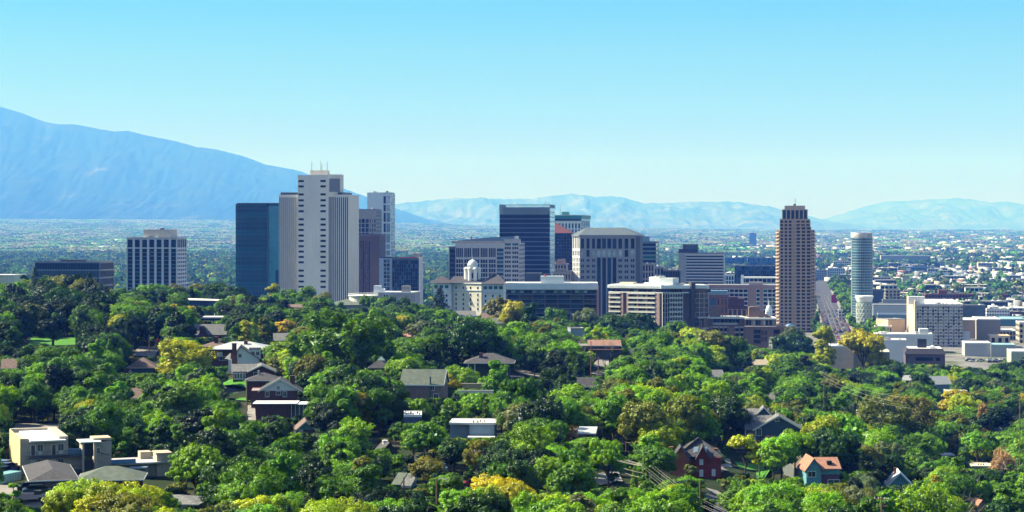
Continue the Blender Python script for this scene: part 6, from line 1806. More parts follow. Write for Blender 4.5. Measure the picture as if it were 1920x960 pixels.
def houses():
 # a. tan apartment building
 B = H("two-storey tan block apartment building with balconies, stair tower and flat white roof", 39, 128, 345, 886, 829, 9, rz=.36, cat="apartment building", name="apartment_building", side=19, vis=(14, 312, 818, 915), drop=5, pad=30)
 w, d, e = B.w, B.d, B.e
 B.part(MB().box(.02, .2, 0, w, d, e), "wall", TANB); B.part(MB().box(-.12, .05, 0, 0, d + .05, e + .6), "side_wall", SUNB)
 roof = B.part(MB().box(B.xl(55), -1.3, e + .02, B.xl(122), d - 1, e + .28), "roof", ROOFW)
 B.part(MB().box(0.01, .1, e, B.xl(54), 1.2, e + .55).box(.01, d - 1, e, w, d, e + .7).box(w - 1.6, .1, e, w, d - 1.01, e + .75), "parapet", TANB)
 fl = (e - B.base) / 2
 for j in range(2):
  z = B.base + j * fl
  B.part(MB().box(B.xl(50), -1.4, z - .1, w + 2.3, .18, z + .12), "balcony", mat("dark_blue_slab", (.05, .06, .09), .7, .1, 1))
  rl = MB().box(B.xl(50), -1.35, z + 1.0, w + 2.2, -1.3, z + 1.05)
  for i in range(44): x = B.xl(50) + i * .27; rl.box(x, -1.34, z + .1, x + .025, -1.31, z + 1.0) if x < w + 2.1 else None
  B.part(rl, "railing", BLACK)
  for px in (57, 96):
   x = B.xl(px); B.part(MB().box(x, .1, z + .15, x + .95, .19, z + 2.2), "door_frame", TRIMW); B.part(MB().box(x + .15, .06, z + .2, x + .8, .1, z + 2.05), "glass_door", WG if j else DRW)
   win(B, 0, 0, .95, 1.15, y=.17, xloc=x + 1.75, zloc=z + 1.55); B.part(MB().box(x + 1.4, -.1, z + .35, x + 2.1, .19, z + .8), "air_conditioner", TRIMW)
 link_ = MB().box(w + .02, 0, B.base + fl + .1, w + 2.3, .3, B.base + fl + 1.2); B.part(link_, "link_panel", mat("blue_panel", (.10, .20, .32), .6, .1, .6)); B.part(MB().box(w + .02, .32, 0, w + 2.3, 5, B.base + fl - .2), "link_wall", TANB)
 # stair tower, built off the end of the balcony
 tx0, tx1 = w + 2.3, w + 7.8; zt = e - .4
 B.part(MB().box(tx0, -1.6, 0, tx0 + .35, 2.2, zt).box(tx0 + 2.2, -1.6, 0, tx0 + 2.7, -.9, zt).box(tx0 + 2.7, 0, 0, tx1, 4.5, zt - .1), "stair_tower", TANB)
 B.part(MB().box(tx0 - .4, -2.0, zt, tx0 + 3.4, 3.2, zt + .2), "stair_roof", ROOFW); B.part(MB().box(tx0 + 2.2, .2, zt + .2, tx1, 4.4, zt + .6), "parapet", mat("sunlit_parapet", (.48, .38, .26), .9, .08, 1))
 B.part(MB().box(tx0 + .36, -.6, B.base + .2, tx0 + 2.19, -.4, B.base + 1.9).box(tx0 + .36, -.5, B.base + 2.5, tx0 + 2.19, -.3, B.base + 3.6).box(tx0 + .36, -.2, zt - 1.6, tx0 + 2.19, 0, zt - .02), "stair_panel", DGREY)
 B.part(MB().tube([(tx0 + 2.7, -.2, B.base + 3.2), (tx1 - .4, -.2, B.base + 2.5)], .05), "handrail", BLACK)
 win(B, 0, 0, .5, 1.0, y=-.02, xloc=tx0 + 3.1, zloc=zt - 1.7)
 # lower wing and end tower
 lx0, lx1 = tx1, tx1 + 10.6; lz = B.base + 1.0
 B.part(MB().box(lx0, .4, -3, lx1 - .2, 7, lz - .3), "lower_wing", TANB); B.part(MB().box(lx0 - .2, -1.2, lz - .28, lx1 - .4, 7.4, lz), "lower_roof", mat("worn_white_roof", (.38, .37, .36), .9, .4, .6))
 B.part(MB().box(lx0 - .3, -1.35, lz - .05, lx0 + 4.2, -1.25, lz + .75), "blue_panel", mat("blue_panel", (.10, .20, .32)))
 B.part(MB().box(lx0 + 3.0, -2.4, lz - 1.0, lx0 + 6.2, -.8, lz - .7), "porch_roof", mat("pale_blue_canopy", (.30, .40, .48), .6, .1, 1))
 B.part(MB().box(lx0 + 3.2, -1.0, -3, lx0 + 3.6, -.6, lz - 1.02).box(lx0 + 5.6, -1.0, -3, lx0 + 6.0, -.6, lz - 1.02), "porch_post", TANB)
 B.part(MB().box(lx1 - 2.4, -.6, -4, lx1 + .2, 3.4, lz + 1.4).box(lx1 - 4.6, 4.2, lz, lx1 - 2.5, 7, lz + 1.3), "end_tower", TANB); B.part(MB().box(lx1 - 2.6, -.8, lz + 1.4, lx1 + .4, 3.6, lz + 1.6), "tower_cap", mat("sunlit_parapet", (.48, .38, .26)))
 B.part(MB().box(lx1 - 4.9, .28, lz - 2.6, lx1 - 3.7, .39, lz - .55), "glass_door", DRW); B.part(MB().box(lx1 - 6.3, -1.0, lz - 3.0, lx1 + .1, .38, lz - 2.75), "balcony", DGREY)
 B.finish(); VIS.append((258, 322, 850, 904, 372)); VIS.append((14, 200, 824, 884, 352)); PADS.append((X_at(250, 355), 362, Z_at(905, 355), 16)); FOOT.append((X_at(180, 352), 354, 12)); FOOT.append((X_at(270, 358), 362, 12))
 # garages in front
 B = H("low garage with charcoal hip roof and wide glazed door in front of the tan apartments", 62, 140, 318, 930, 902, 7.5, rz=.30, cat="garage", name="garage", side=50, vis=(30, 150, 886, 945))
 B.part(MB().box(0, 0, 0, B.w, B.d, B.e), "wall", mat("pinkish_brick_wall", (.22, .15, .14), .9, .2, 2)); hip(B, 0, 0, B.w, B.d, B.e, 1.5, SHD)
 dr = MB().box(2.9, -.06, B.base, 6.0, 0, B.base + 2.0); dp = B.part(dr, "garage_door", BLACK)
 for i in range(3):
  for j in range(3): MB().box(3.0 + i, -.1, B.base + .12 + j * .64, 3.9 + i, -.061, B.base + .62 + j * .64).build("door_pane", mat("milky_glass", (.20, .22, .21), .3, .1, 1), dp)
 B.finish()
 B = H("low grey-roofed house with a long hip roof half hidden by the yellow-green tree", 150, 262, 322, 926, 901, 8, rz=.12, vis=(140, 200, 888, 905)); B.part(MB().box(0, 0, 0, B.w, B.d, B.e), "wall", BRD); hip(B, 0, 0, B.w, B.d, B.e, 1.9, ROOFGR); B.finish()
 B = H("small grey-roofed bungalow with white window trim at the bottom edge", 325, 366, 300, 975, 945, 7, rz=-.1, vis=(305, 372, 932, 960)); B.part(MB().box(0, 0, 0, B.w, B.d, B.e), "wall", SIDG); hip(B, -4, 0, B.w, B.d, B.e, 1.0, SHG); win(B, 345, 954, .8, 1.0, DRW); win(B, 357, 954, .8, 1.0); B.finish()
 # d. blue clapboard house
 B = H("blue clapboard house with a brown hip roof and a small white-trimmed gable", 236, 290, 620, 728, 690, 9, rz=.1, vis=(228, 300, 668, 728)); B.part(MB().box(0, 0, 0, B.w, B.d, B.e), "wall", SIDB); rp = hip(B, 1, 0, B.w, B.d, B.e, 3.2, SHB)
 B.part(MB().box(-1.2, -2.2, 0, B.xl(262), -.01, B.zx(250, 712)), "front_wing", SIDT); gable(B, -1.2, -2.2, B.xl(262), 1.5, B.zx(250, 712), 3.2, 'y', SIDT, SHB, .3)
 win(B, 235, 706, .9, 1.5, y=-2.25); win(B, 247, 706, .9, 1.5, y=-2.25); chimney(B, B.xl(240), -2.6, 0, B.zx(240, 690), BRD, .9, rp); B.finish()
 # k. white roofed hall with blue shade put into its wall colour
 B = H("large hall with a sunlit white sloping roof and blue-shaded end wall among the trees", 335, 408, 950, 606, 562, 16, rz=0, cat="hall", name="hall_building", vis=(345, 404, 562, 588), drop=6, pad=50)
 B.part(MB().box(0, 0, 0, B.w, B.d, B.e - 1), "wall", mat("blue_shade_wall", (.03, .055, .12), .7, .1, .3)); b = MB(); slab_roof(b, [(-22, -1, B.e - 7), (-.3, -1, B.e - 5), (-.3, B.d, B.e + .3), (-19.4, B.d, B.e - .2)], .4); slab_roof(b, [(-.29, -.4, B.e), (B.w, -.4, B.e - .4), (B.w, B.d, B.e - .4), (-.29, B.d, B.e + .3)], .3)
 B.part(b, "roof", mat("cream_metal_roof", (.58, .55, .46), .7, .1, .2)); B.part(MB().box(B.w * .55, -.06, 2, B.w * .57, 0, B.e - 1), "downpipe", BLACK); B.finish()
 B = H("low block with white roof edge and blue-shaded wall in front of the white-roofed hall", 376, 430, 900, 618, 597, 14, rz=.05, cat="building", name="low_building", vis=(376, 430, 592, 614), drop=5); B.part(MB().box(0, 0, 0, B.w, B.d, B.e), "wall", mat("blue_shade_wall", (.03, .055, .12))); flat_roof(B, -.5, -.5, B.w + .5, B.d, B.e, ROOFW, .3); B.part(MB().tube([(B.w * .45, 4, B.e), (B.w * .45, 4, B.e + 2.4)], .14), "vent", TRIMW); B.finish()  # blue shade put into this wall's colour too
 # e
 B = H("dark brown brick house with steep grey gables and a big chimney", 362, 424, 800, 648, 628, 11, rz=.08, vis=(362, 426, 608, 645), drop=4); B.part(MB().box(0, 0, 0, B.w, B.d, B.e), "wall", BRD); rp = gable(B, 0, 0, B.w, B.d, B.e, 4.0, 'x', BRD, SHG, .3, None); chimney(B, B.xl(377), .2, B.e, B.zx(377, 612), BRD, 1.2, rp)
 gable(B, B.xl(370), -2, B.xl(392), 4, B.e - 1, 4.5, 'y', BRD, SHD, .3, None); B.finish()
 # f
 B = H("long ranch house with a pale grey low hip roof, brick walls and chimney", 395, 498, 640, 688, 655, 13, rz=-.04, vis=(380, 500, 638, 688), drop=4); B.part(MB().box(0, 0, 0, B.w * .38, B.d, B.e).box(B.w * .38 + .01, 1.5, 0, B.w, B.d, B.e), "wall", BRD); rp = hip(B, 0, 0, B.w, B.d, B.e, 2.3, METW, 1.2); chimney(B, B.xl(457), 4, B.e + .5, B.zx(457, 641), BRD, 1.1, rp)
 win(B, 412, 664, 1.6, 1.3, DRW); win(B, 418, 672, 2.4, 1.2); B.finish()
 B = H("brown low-roofed annex beside the pale-roofed ranch house", 376, 420, 680, 668, 650, 9, rz=0, vis=(376, 424, 638, 655)); B.part(MB().box(0, 0, 0, B.w, B.d, B.e), "wall", BRD); rp = hip(B, 0, 0, B.w, B.d, B.e, 1.6, SHB, .8); chimney(B, B.xl(403), 3, B.e, B.zx(403, 633), BRD, 1.3, rp); B.finish()
 # white house with asymmetrical gable
 B = H("white clapboard house with a long dark swooping gable roof and shed dormer", 436, 492, 600, 692, 668, 9, rz=.12, vis=(424, 498, 645, 690), drop=4); x0, x1 = B.xl(445), B.xl(486); za = B.zx(450, 650); ze = B.zx(480, 674)
 b = MB(); P_ = [(x0, 0), (x1, 0), (x1, ze), (x0 + 1.2, za), (x0, za - 1.4)]; b.add([(x, 0, z) for x, z in P_] + [(x, B.d, z) for x, z in P_], [(0, 1, 2, 3, 4), (9, 8, 7, 6, 5)] + [(i, i + 5, (i + 1) % 5 + 5, (i + 1) % 5) for i in range(5)]); B.part(b, "wall", SIDW)
 r = MB(); slab_roof(r, [(x0 + 1.0, -.5, za + .25), (x1 + .6, -.5, ze - .2), (x1 + .6, B.d + .4, ze - .2), (x0 + 1.0, B.d + .4, za + .25)]); slab_roof(r, [(x0 - .5, -.5, za - 1.8), (x0 + 1.0, -.5, za + .25), (x0 + 1.0, B.d + .4, za + .25), (x0 - .5, B.d + .4, za - 1.8)]); rp = B.part(r, "roof", SHD)
 B.part(MB().box(x0 + 3.8, 1.2, ze, x1 + .4, 5, za - .9), "dormer", SIDW); B.part(MB().box(x0 + 3.6, .9, za - .9, x1 + .6, 5.3, za - .6), "dormer_roof", SHD, rp)
 win(B, 450, 667, .9, 1.1); win(B, 474, 663, .9, 1.1, y=1.15); win(B, 483, 663, .9, 1.1, y=1.15); chimney(B, x0 - 1.0, 2, 0, za + .8, BRD, 1.4, rp)
 B.part(MB().box(B.xl(428), 1, 0, x0 - 1.9, 6, za - 4), "side_porch", SIDW); B.part(MB().cyl(B.xl(432), 3.4, za - 4, za - 2.2, 2.0, .2, 4), "porch_roof", SHG, rp); B.finish()
 # g
 B = H("low brick bungalow with a broad shallow grey gable and white fascia", 437, 515, 555, 712, 697, 10, rz=.15, vis=(436, 518, 680, 712)); B.part(MB().box(0, 0, 0, B.w, B.d, B.e), "wall", BRD); gable(B, B.w * .38, 0, B.w, B.d, B.e, 1.7, 'y', BRD, SHG, .6); gable(B, 0, .6, B.w * .55, B.d - 1, B.e - .2, 1.9, 'x', BRD, SHG, .5)
 B.part(MB().box(.2, -.1, B.base, 3.6, 0, B.base + 2.0), "sunroom", TRIMW)
 for i in range(4): win(B, 0, 0, .55, 1.4, y=-.15, xloc=.7 + i * .82, zloc=B.base + 1.1, name="window")
 win(B, 483, 702, 2.2, 1.0); B.finish()
 # h
 B = H("dark brick two-storey house with a white clapboard gable above three windows", 471, 562, 505, 765, 733, 11, rz=.1, vis=(456, 570, 698, 778), drop=4); B.part(MB().box(0, 0, 0, B.w - .8, B.d, B.e), "wall", BRD)
 rp = gable(B, B.xl(487), 0, B.w + .2, 8, B.e, 3.0, 'y', SIDW, SHD, .5); win(B, 501, 739, .9, 1.3); win(B, 522, 737, 1.1, .9); win(B, 534, 739, .9, 1.3); win(B, 522, 727, .6, .9, y=-.06); B.part(MB().box(.1, -.3, B.e - .05, B.xl(490), 6, B.e + .15), "roof_skirt", mat("pinkish_shingles", (.30, .22, .20), .9, .3, 2), rp)
 chimney(B, B.xl(548), 5, B.e + 1, B.zx(548, 708), BRD, 1.3, rp); B.finish()
 B = H("brick house with a charcoal hip roof just behind the white-gabled brick house", 462, 520, 530, 752, 714, 9, rz=.02, vis=(458, 520, 698, 716), drop=4); B.part(MB().box(0, 0, 0, B.w, B.d, B.e), "wall", BRD); rp = hip(B, 0, 0, B.w, B.d, B.e, 2.0, SHD, .6); B.part(MB().box(-.1, -.1, 0, .02, .02, B.e), "corner_trim", TRIMW); chimney(B, 3, 3, B.e, B.e + 2.4, TRIMW, .35, rp); B.finish()
 # i
 B = H("flat white-roofed brick garage below the white-gabled brick house", 480, 574, 480, 785, 757, 7, rz=.02, cat="garage", name="garage", vis=(474, 580, 750, 780)); B.part(MB().box(0, 0, 0, B.w * .68, B.d, B.e - .1), "wall", BRD); B.part(MB().box(-.8, -.8, B.e - .08, B.w * .82, B.d, B.e + .14).box(B.w * .82 + .01, -.3, B.e - .3, B.w + .4, B.d, B.e - .1), "roof", ROOFW)
 for i in range(4): B.part(MB().box(B.w * .7 + i * 1.0, 0, B.base, B.w * .7 + i * 1.0 + .14, .14, B.e - .1), "post", TRIMW)
 B.part(MB().box(B.w * .68, 2, 0, B.w, B.d, B.e - .32), "carport_wall", SIDG); B.finish()
 # j
 B = H("small brick house with brown gable and pale siding under it, downhill of the brick garage", 556, 592, 445, 830, 806, 8, rz=.15, vis=(550, 596, 786, 822)); B.part(MB().box(0, 0, 0, B.w, B.d, B.e), "wall", BRD); gable(B, 0, 0, B.w, B.d, B.e, 1.9, 'y', SIDT, SHB, .5); win(B, 564, 811, .8, 1.2, DRW); B.finish()
 # l
 B = H("small house with a charcoal hip roof and pale ridge vent deep among dark trees", 694, 728, 590, 706, 690, 9, rz=0, vis=(690, 728, 668, 704)); B.part(MB().box(0, 0, 0, B.w, B.d, B.e), "wall", BRD); rp = hip(B, 0, 0, B.w, B.d, B.e, 2.6, SHD); B.part(MB().prism([(B.w * .35, 2), (B.w * .8, 2), (B.w * .8, 5), (B.w * .35, 5)], B.e + 2.2, B.e + 3.3, [(B.w * .55, 3), (B.w * .6, 3), (B.w * .6, 4), (B.w * .55, 4)]), "ridge_vent", mat("pale_teal_vent", (.16, .24, .24), .7, .1, 1), rp); win(B, 704, 698, .6, 1.2, DRW); B.finish()
 # m
 B = H("house with a wide charcoal hip roof on white porch posts above garden terraces", 876, 958, 520, 712, 681, 12, rz=-.03, vis=(866, 968, 662, 730), drop=4, pad=24); B.part(MB().box(1.2, 2, 0, B.w - .6, B.d, B.e), "wall", mat("dark_green_wall", (.05, .06, .045), .8, .2, 1)); rp = hip(B, 0, 0, B.w, B.d, B.e, 2.9, SHD, 1.1); chimney(B, B.xl(901), 3, B.e + 1, B.zx(901, 664), BRD, 1.1, rp)
 for px in (877, 889, 950): B.part(MB().box(B.xl(px), .2, B.base, B.xl(px) + .35, .55, B.e), "porch_post", TRIMW)
 B.part(MB().box(-.5, -.2, B.base - .5, B.w, 2, B.base - .1), "porch_floor", CONC2); B.finish()
 for i, (a, b_, py, Y, m_) in enumerate(((866, 940, 722, 505, mat("terrace_wood", (.40, .28, .16), .9, .2, 1)), (860, 925, 735, 495, CONC))):
  z = Z_at(py, Y); t = thing("retaining_wall", ["tan timber terrace wall below the porch posts of the hip-roofed house", "pale concrete terrace wall, the lower of two below the hip-roofed house"][i], "retaining wall", (X_at(a, Y), Y, z), -.03); MB().box(0, 0, -.9, (b_ - a) * Y / F, .4, .3).build("wall_face", m_, t); MB().box(-.1, -.06, .303, (b_ - a) * Y / F + .1, .5, .45).build("coping", CONC2, t); VIS.append((a, b_, py - 8, py + 4, Y - 3))
 # n
 B = H("pinkish brick house with a moss-green gable roof and green chimney pipe", 752, 830, 500, 752, 720, 9, rz=-.12, vis=(758, 834, 697, 748), drop=4); B.part(MB().box(0, 0, 0, B.w, B.d, B.e), "wall", mat("pinkish_brick_wall", (.22, .15, .14))); gable(B, 0, 0, B.w, B.d, B.e, 3.4, 'x', PINKG, ROOFGR, .4); B.part(MB().box(B.xl(806), -.4, 0, B.xl(806) + .35, -.05, B.zx(806, 706)), "chimney_pipe", mat("green_pipe", (.06, .10, .07), .6, .1, 1)); win(B, 811, 726, .9, 1.5); win(B, 818, 743, 1.2, 1.2); B.finish()
 # o
 B = H("cubic dark blue-walled building with a white roof crowded with vents", 757, 791, 430, 818, 782, 9, rz=.05, cat="building", name="flat_building", vis=(755, 793, 768, 806)); B.part(MB().box(0, 0, 0, B.w, B.d, B.e), "wall", mat("dusk_blue_wall", (.06, .09, .16), .8, .1, .5)); flat_roof(B, 0, 0, B.w, B.d, B.e, ROOFW, .2, .2)
 for i in range(7): B.part(MB().cyl(.6 + i * .5, 2 + (i % 3), B.e + .3, B.e + .8, .18, n=8), "vent", [BRICKR, TRIMW, BLACK][i % 3])
 B.finish()
 B = H("flat white-roofed building with a pale blue wall, vents and a lower front step", 880, 927, 425, 822, 796, 9, rz=-.05, cat="building", name="flat_building", vis=(842, 932, 786, 822)); B.part(MB().box(0, 0, 0, B.w, B.d, B.e).box(-4.5, 2, 0, -.01, B.d, B.e), "wall", mat("pale_dusk_blue_wall", (.17, .25, .34), .8, .1, .5)); flat_roof(B, -4.5, -.1, B.w + .3, B.d, B.e, ROOFW, .12, .15)
 for i in range(6): B.part(MB().cyl(.8 + i * .5, 1.6 + (i % 2), B.e + .3, B.e + .8, .16, n=8), "vent", [BRICKR, TRIMW, BLACK][i % 3])
 B.part(MB().box(-.2, -3.0, 0, B.w + .2, -.01, B.zx(905, 817)), "front_step_roof", ROOFW); B.finish()
 # p
 B = H("tiny dark-roofed gable with a pale chimney in the shade of tall trees", 715, 745, 395, 868, 848, 7, rz=.2, vis=(712, 748, 829, 858)); B.part(MB().box(0, 0, 0, B.w, B.d, B.e), "wall", DGREY); rp = gable(B, 0, 0, B.w, B.d, B.e, 1.8, 'y', DGREY, SHD, .4, None); chimney(B, B.xl(727), 4, B.e, B.zx(727, 831), CONC, .9, rp); B.finish()
 # w
 B = H("low house with green-grey roof sections and white eaves near the middle utility poles", 738, 768, 350, 918, 908, 6, rz=-.15, vis=(730, 772, 890, 922)); B.part(MB().box(0, 0, 0, B.w, B.d, B.e), "wall", SIDT); b = MB(); slab_roof(b, [(-.4, -.5, B.e), (B.w * .45, -.5, B.e), (B.w * .45, B.d, B.e + 1.4), (-.4, B.d, B.e + 1.4)]); B.part(b, "roof", ROOFGR); b = MB(); slab_roof(b, [(B.w * .5, -.5, B.e - .1), (B.w + .4, -.5, B.e - .1), (B.w + .4, B.d, B.e + 1.3), (B.w * .5, B.d, B.e + 1.3)]); B.part(b, "roof", SHG); B.part(MB().box(B.w * .5, -.6, B.e - .6, B.w + .4, -.51, B.e - .1), "fascia", TRIMW); B.finish()
 # q etc
 B = H("long low building with a brown tiled roof and dark grey left wall", 1086, 1165, 720, 672, 655, 12, rz=0, cat="building", name="low_building", vis=(1084, 1168, 641, 664), drop=4); B.part(MB().box(0, 0, 0, B.w, B.d, B.e + 1.2), "wall", DGREY); b = MB(); slab_roof(b, [(B.w * .22, -.6, B.e), (B.w + .4, -.6, B.e), (B.w + .4, B.d, B.e + 2.9), (B.w * .22, B.d, B.e + 2.9)]); B.part(b, "roof", mat("brown_tile_roof", (.22, .12, .085), .9, .2, 1)); B.part(MB().box(-.1, -.1, B.e + 1.2, B.w * .22, B.d, B.e + 1.4), "flat_roof", ROOFG); B.finish()
 B = H("tall blue-grey shaded building behind bare branches among the treetops", 1070, 1096, 800, 652, 618, 10, rz=.1, cat="building", name="flat_building", vis=(1070, 1096, 616, 642), drop=4); B.part(MB().box(0, 0, 0, B.w, B.d, B.e), "wall", mat("blue_grey_wall", (.22, .26, .34), .8, .1, .5)); flat_roof(B, 0, 0, B.w, B.d, B.e, ROOFG, .3); win(B, 1082, 632, 2.5, 1.2); B.finish()
 B = H("small grey-roofed house with pale trim right of the long brown-tiled building", 1168, 1192, 640, 674, 666, 8, rz=.3, vis=(1168, 1194, 656, 672)); B.part(MB().box(0, 0, 0, B.w, B.d, B.e), "wall", SIDG); gable(B, 0, 0, B.w, B.d, B.e, 2.0, 'x', SIDG, SHD, .4); B.finish()
 B = H("white-roofed shed with slatted metal top under the orange-tinged tree", 1086, 1114, 402, 840, 812, 6, rz=-.1, cat="shed", name="metal_shed", vis=(1080, 1118, 804, 838)); B.part(MB().box(0, 0, 0, B.w, B.d, B.e), "wall", mat("dusk_brick", (.10, .075, .08))); b = MB(); slab_roof(b, [(-.4, -.5, B.e), (B.w + .4, -.5, B.e), (B.w + .4, B.d, B.e + .8), (-.4, B.d, B.e + .8)]); B.part(b, "roof", METW); B.finish()
 B = H("dark blue house sunk in deep shade between dense trees", 1086, 1116, 560, 752, 726, 8, rz=.1, vis=(1088, 1114, 722, 744)); B.part(MB().box(0, 0, 0, B.w, B.d, B.e), "wall", mat("royal_blue_siding", (.03, .08, .22), .8, .1, 1)); gable(B, 0, 0, B.w, B.d, B.e, 2.4, 'x', SIDB, SHD, .4, None); win(B, 1097, 736, .9, 1.2); B.finish()
 # r. grey craftsman
 B = H("large grey clapboard house with two stepped white-edged gables and grey roofs", 1398, 1500, 492, 838, 804, 13, rz=-.10, vis=(1362, 1502, 766, 832), drop=4, pad=26)
 x0, x1 = B.xl(1416), B.xl(1505); xm = B.xl(1460); zp = B.zx(1460, 780); ze = B.e
 B.part(MB().box(x0, 0, 0, x1, B.d, ze), "wall", SIDB); gable(B, x0, 0, x1, 6, ze, zp - ze, 'y', SIDB, SHG, .7)  # the front's blue shade is put into the siding of this grey house
 # long side roof running left, ridge along x
 B.part(MB().box(B.xl(1398), 1.2, 0, x0 - .01, B.d, ze), "side_wall", SIDG)
 b = MB(); slab_roof(b, [(B.xl(1396), .4, ze - .2), (x0 + 1.2, .4, ze - .2), (xm + 1.5, 6, ze + 3.0), (B.xl(1398), 6, ze + 3.0)]); slab_roof(b, [(xm + 1.5, 6.01, ze + 3.0), (xm + 1.5, 12.5, ze - .3), (B.xl(1398), 12.5, ze - .3), (B.xl(1398), 6.01, ze + 3.0)]); B.part(b, "roof", SHG)
 # rear volume, one step higher and further left
 zr = ze + 1.1; xa, xb = B.xl(1372), B.xl(1440)
 B.part(MB().box(xa, 6.5, 0, xb, 17, zr), "rear_wall", SIDG); b = MB(); slab_roof(b, [(xa - .6, 5.8, zr - .2), (xb + .6, 5.8, zr - .2), (xb + .6, 11.5, zr + 3.1), (xa - .6, 11.5, zr + 3.1)]); slab_roof(b, [(xb + .6, 11.51, zr + 3.1), (xb + .6, 17.5, zr - .3), (xa - .6, 17.5, zr - .3), (xa - .6, 11.51, zr + 3.1)]); B.part(b, "rear_roof", SHG)
 xr = B.xl(1434); 
 g_ = MB(); k = (B.zx(1434, 770) - zr - .0)
 g_.add([(B.xl(1408), 8.4, zr), (B.xl(1460), 8.4, zr), (xr, 8.4, zr + k), (B.xl(1408), 9, zr), (B.xl(1460), 9, zr), (xr, 9, zr + k)], [(0, 1, 2), (3, 5, 4), (0, 3, 4, 1), (1, 4, 5, 2), (2, 5, 3, 0)]); B.part(g_, "rear_gable_wall", SIDB)
 b = MB(); slab_roof(b, [(B.xl(1405), 15, zr - .2), (B.xl(1405), 7.7, zr - .2), (xr, 7.7, zr + k + .25), (xr, 15, zr + k + .25)]); slab_roof(b, [(B.xl(1463), 7.7, zr - .2), (B.xl(1463), 15, zr - .2), (xr, 15, zr + k + .25), (xr, 7.7, zr + k + .25)]); rr_ = B.part(b, "rear_gable_roof", SHG)
 b = MB()
 for (xa_, za_) in ((B.xl(1405), zr - .2), (B.xl(1463), zr - .2)): b.add([(xa_, 7.6, za_ - .35), (xa_, 7.69, za_ - .35), (xr, 7.69, zr + k - .1), (xr, 7.6, zr + k - .1), (xa_, 7.6, za_ + .05), (xa_, 7.69, za_ + .05), (xr, 7.69, zr + k + .3), (xr, 7.6, zr + k + .3)], [(3, 2, 1, 0), (4, 5, 6, 7), (0, 1, 5, 4), (1, 2, 6, 5), (2, 3, 7, 6), (3, 0, 4, 7)])
 B.part(b, "roof_trim", TRIMW, rr_)
 win(B, 1423, 810, 1.1, 1.7); win(B, 1457, 787, .9, .7); B.part(MB().cyl(B.xl(1456), 4, zp - 1, zp + 1.0, .12, n=6), "vent_pipe", TRIMW)
 b = MB(); slab_roof(b, [(B.xl(1404), -1.4, ze - 1.6), (x0, -1.4, ze - 1.6), (x0, 1.2, ze - .6), (B.xl(1409), 1.2, ze - .6)]); B.part(b, "porch_roof", SHG)
 B.part(MB().box(B.xl(1405), -1.2, 0, B.xl(1405) + .3, -.9, ze - 1.7).box(x0 - .4, -1.2, 0, x0 - .1, -.9, ze - 1.7), "porch_post", TRIMW); B.part(MB().box(B.xl(1398) - .15, 1.0, 0, B.xl(1398) + .1, 1.25, ze).box(x0 - .12, -.1, 0, x0 + .12, 0, ze), "corner_trim", TRIMW)
 B.part(MB().box(B.xl(1364), 8, 0, xa - .01, 13, zr - 2.2), "garage_wing", SIDG); win(B, 1410, 826, 1.6, 1.3, y=1.1); B.finish()
 # s. red brick victorian
 B = H("red brick Victorian house with steep grey roof, skylights and three tall chimneys", 1305, 1352, 410, 898, 858, 11, rz=-.06, side=None, vis=(1256, 1356, 830, 900), drop=4, pad=20)
 OB = mat("sunlit_orange_brick", (.30, .10, .05), .9, .15, 1.5); RB2 = mat("shaded_red_brick", (.19, .035, .030), .9, .15, 1.5)  # one brick twice: sunlight put into the orange, shade into the red
 B.part(MB().box(0, 0, 0, B.w, 9, B.e), "wall", RB2); xg = B.xl(1316)
 rp = gable(B, 0, -.3, B.xl(1330), 4, B.e - .3, 2.6, 'y', RB2, SHD, .35, None); rq = hip(B, -4.0, 1.0, B.w, 11, B.e, 3.7, SHD, .4, fx=.62, trim=None)
 B.part(MB().box(-4.4, 2, 0, -.01, 9, B.e - .6), "side_wing", OB); gable(B, -5.4, -1.0, -1.2, 5, B.e - .6, 2.8, 'y', OB, SHD, .3, None); B.part(MB().box(-5.2, -.8, 0, -1.4, 1.99, B.e - .6), "front_bay", OB)
 for (px, py, dx) in ((1305, 846, .8), (1321, 845, .8)): b = MB(); x = B.xl(px); b.add([(x - .5, .9, B.e + 1.1), (x + .4, .9, B.e + 1.1), (x + .6, 2.0, B.e + 2.1), (x - .3, 2.0, B.e + 2.1)], [(0, 1, 2, 3)]); b.add([(x - .6, 1.0, B.e + .95), (x + .5, 1.0, B.e + .95), (x + .7, 2.15, B.e + 2.05), (x - .4, 2.15, B.e + 2.05)], [(0, 1, 2, 3)]); B.part(b, "skylight", GP, rq)
 for (px, py, yy) in ((1259, 842, 3), (1281, 847, -.3), (1344, 846, 4)): chimney(B, B.xl(px), yy, B.e - 2, B.zx(px, py), mat("pinkish_chimney", (.30, .13, .10), .9, .1, 1), .7, rq)
 for (px, py) in ((1315, 865), (1315, 887), (1338, 886)): win(B, px, py, .55, 1.25, DRW)
 B.finish()
 # t. teal house with orange roof
 B = H("teal-walled house with a terracotta cross-gable roof and red lower storey", 1512, 1577, 408, 908, 880, 8, rz=.05, vis=(1508, 1580, 866, 908)); xm = B.xl(1540)
 B.part(MB().box(0, 0, 0, xm, 8, B.e), "wall", SIDT); gable(B, 0, 0, xm, 8, B.e, 2.2, 'y', SIDT, SHT, .4, None); B.part(MB().box(xm + .01, 1.5, 0, B.w, 8, B.e - 1.3), "red_wall", mat("plum_siding", (.14, .06, .09), .8, .1, 1)); B.part(MB().box(xm + .02, 1.2, B.e - 1.28, B.w, 8, B.e), "upper_wall", SIDT)
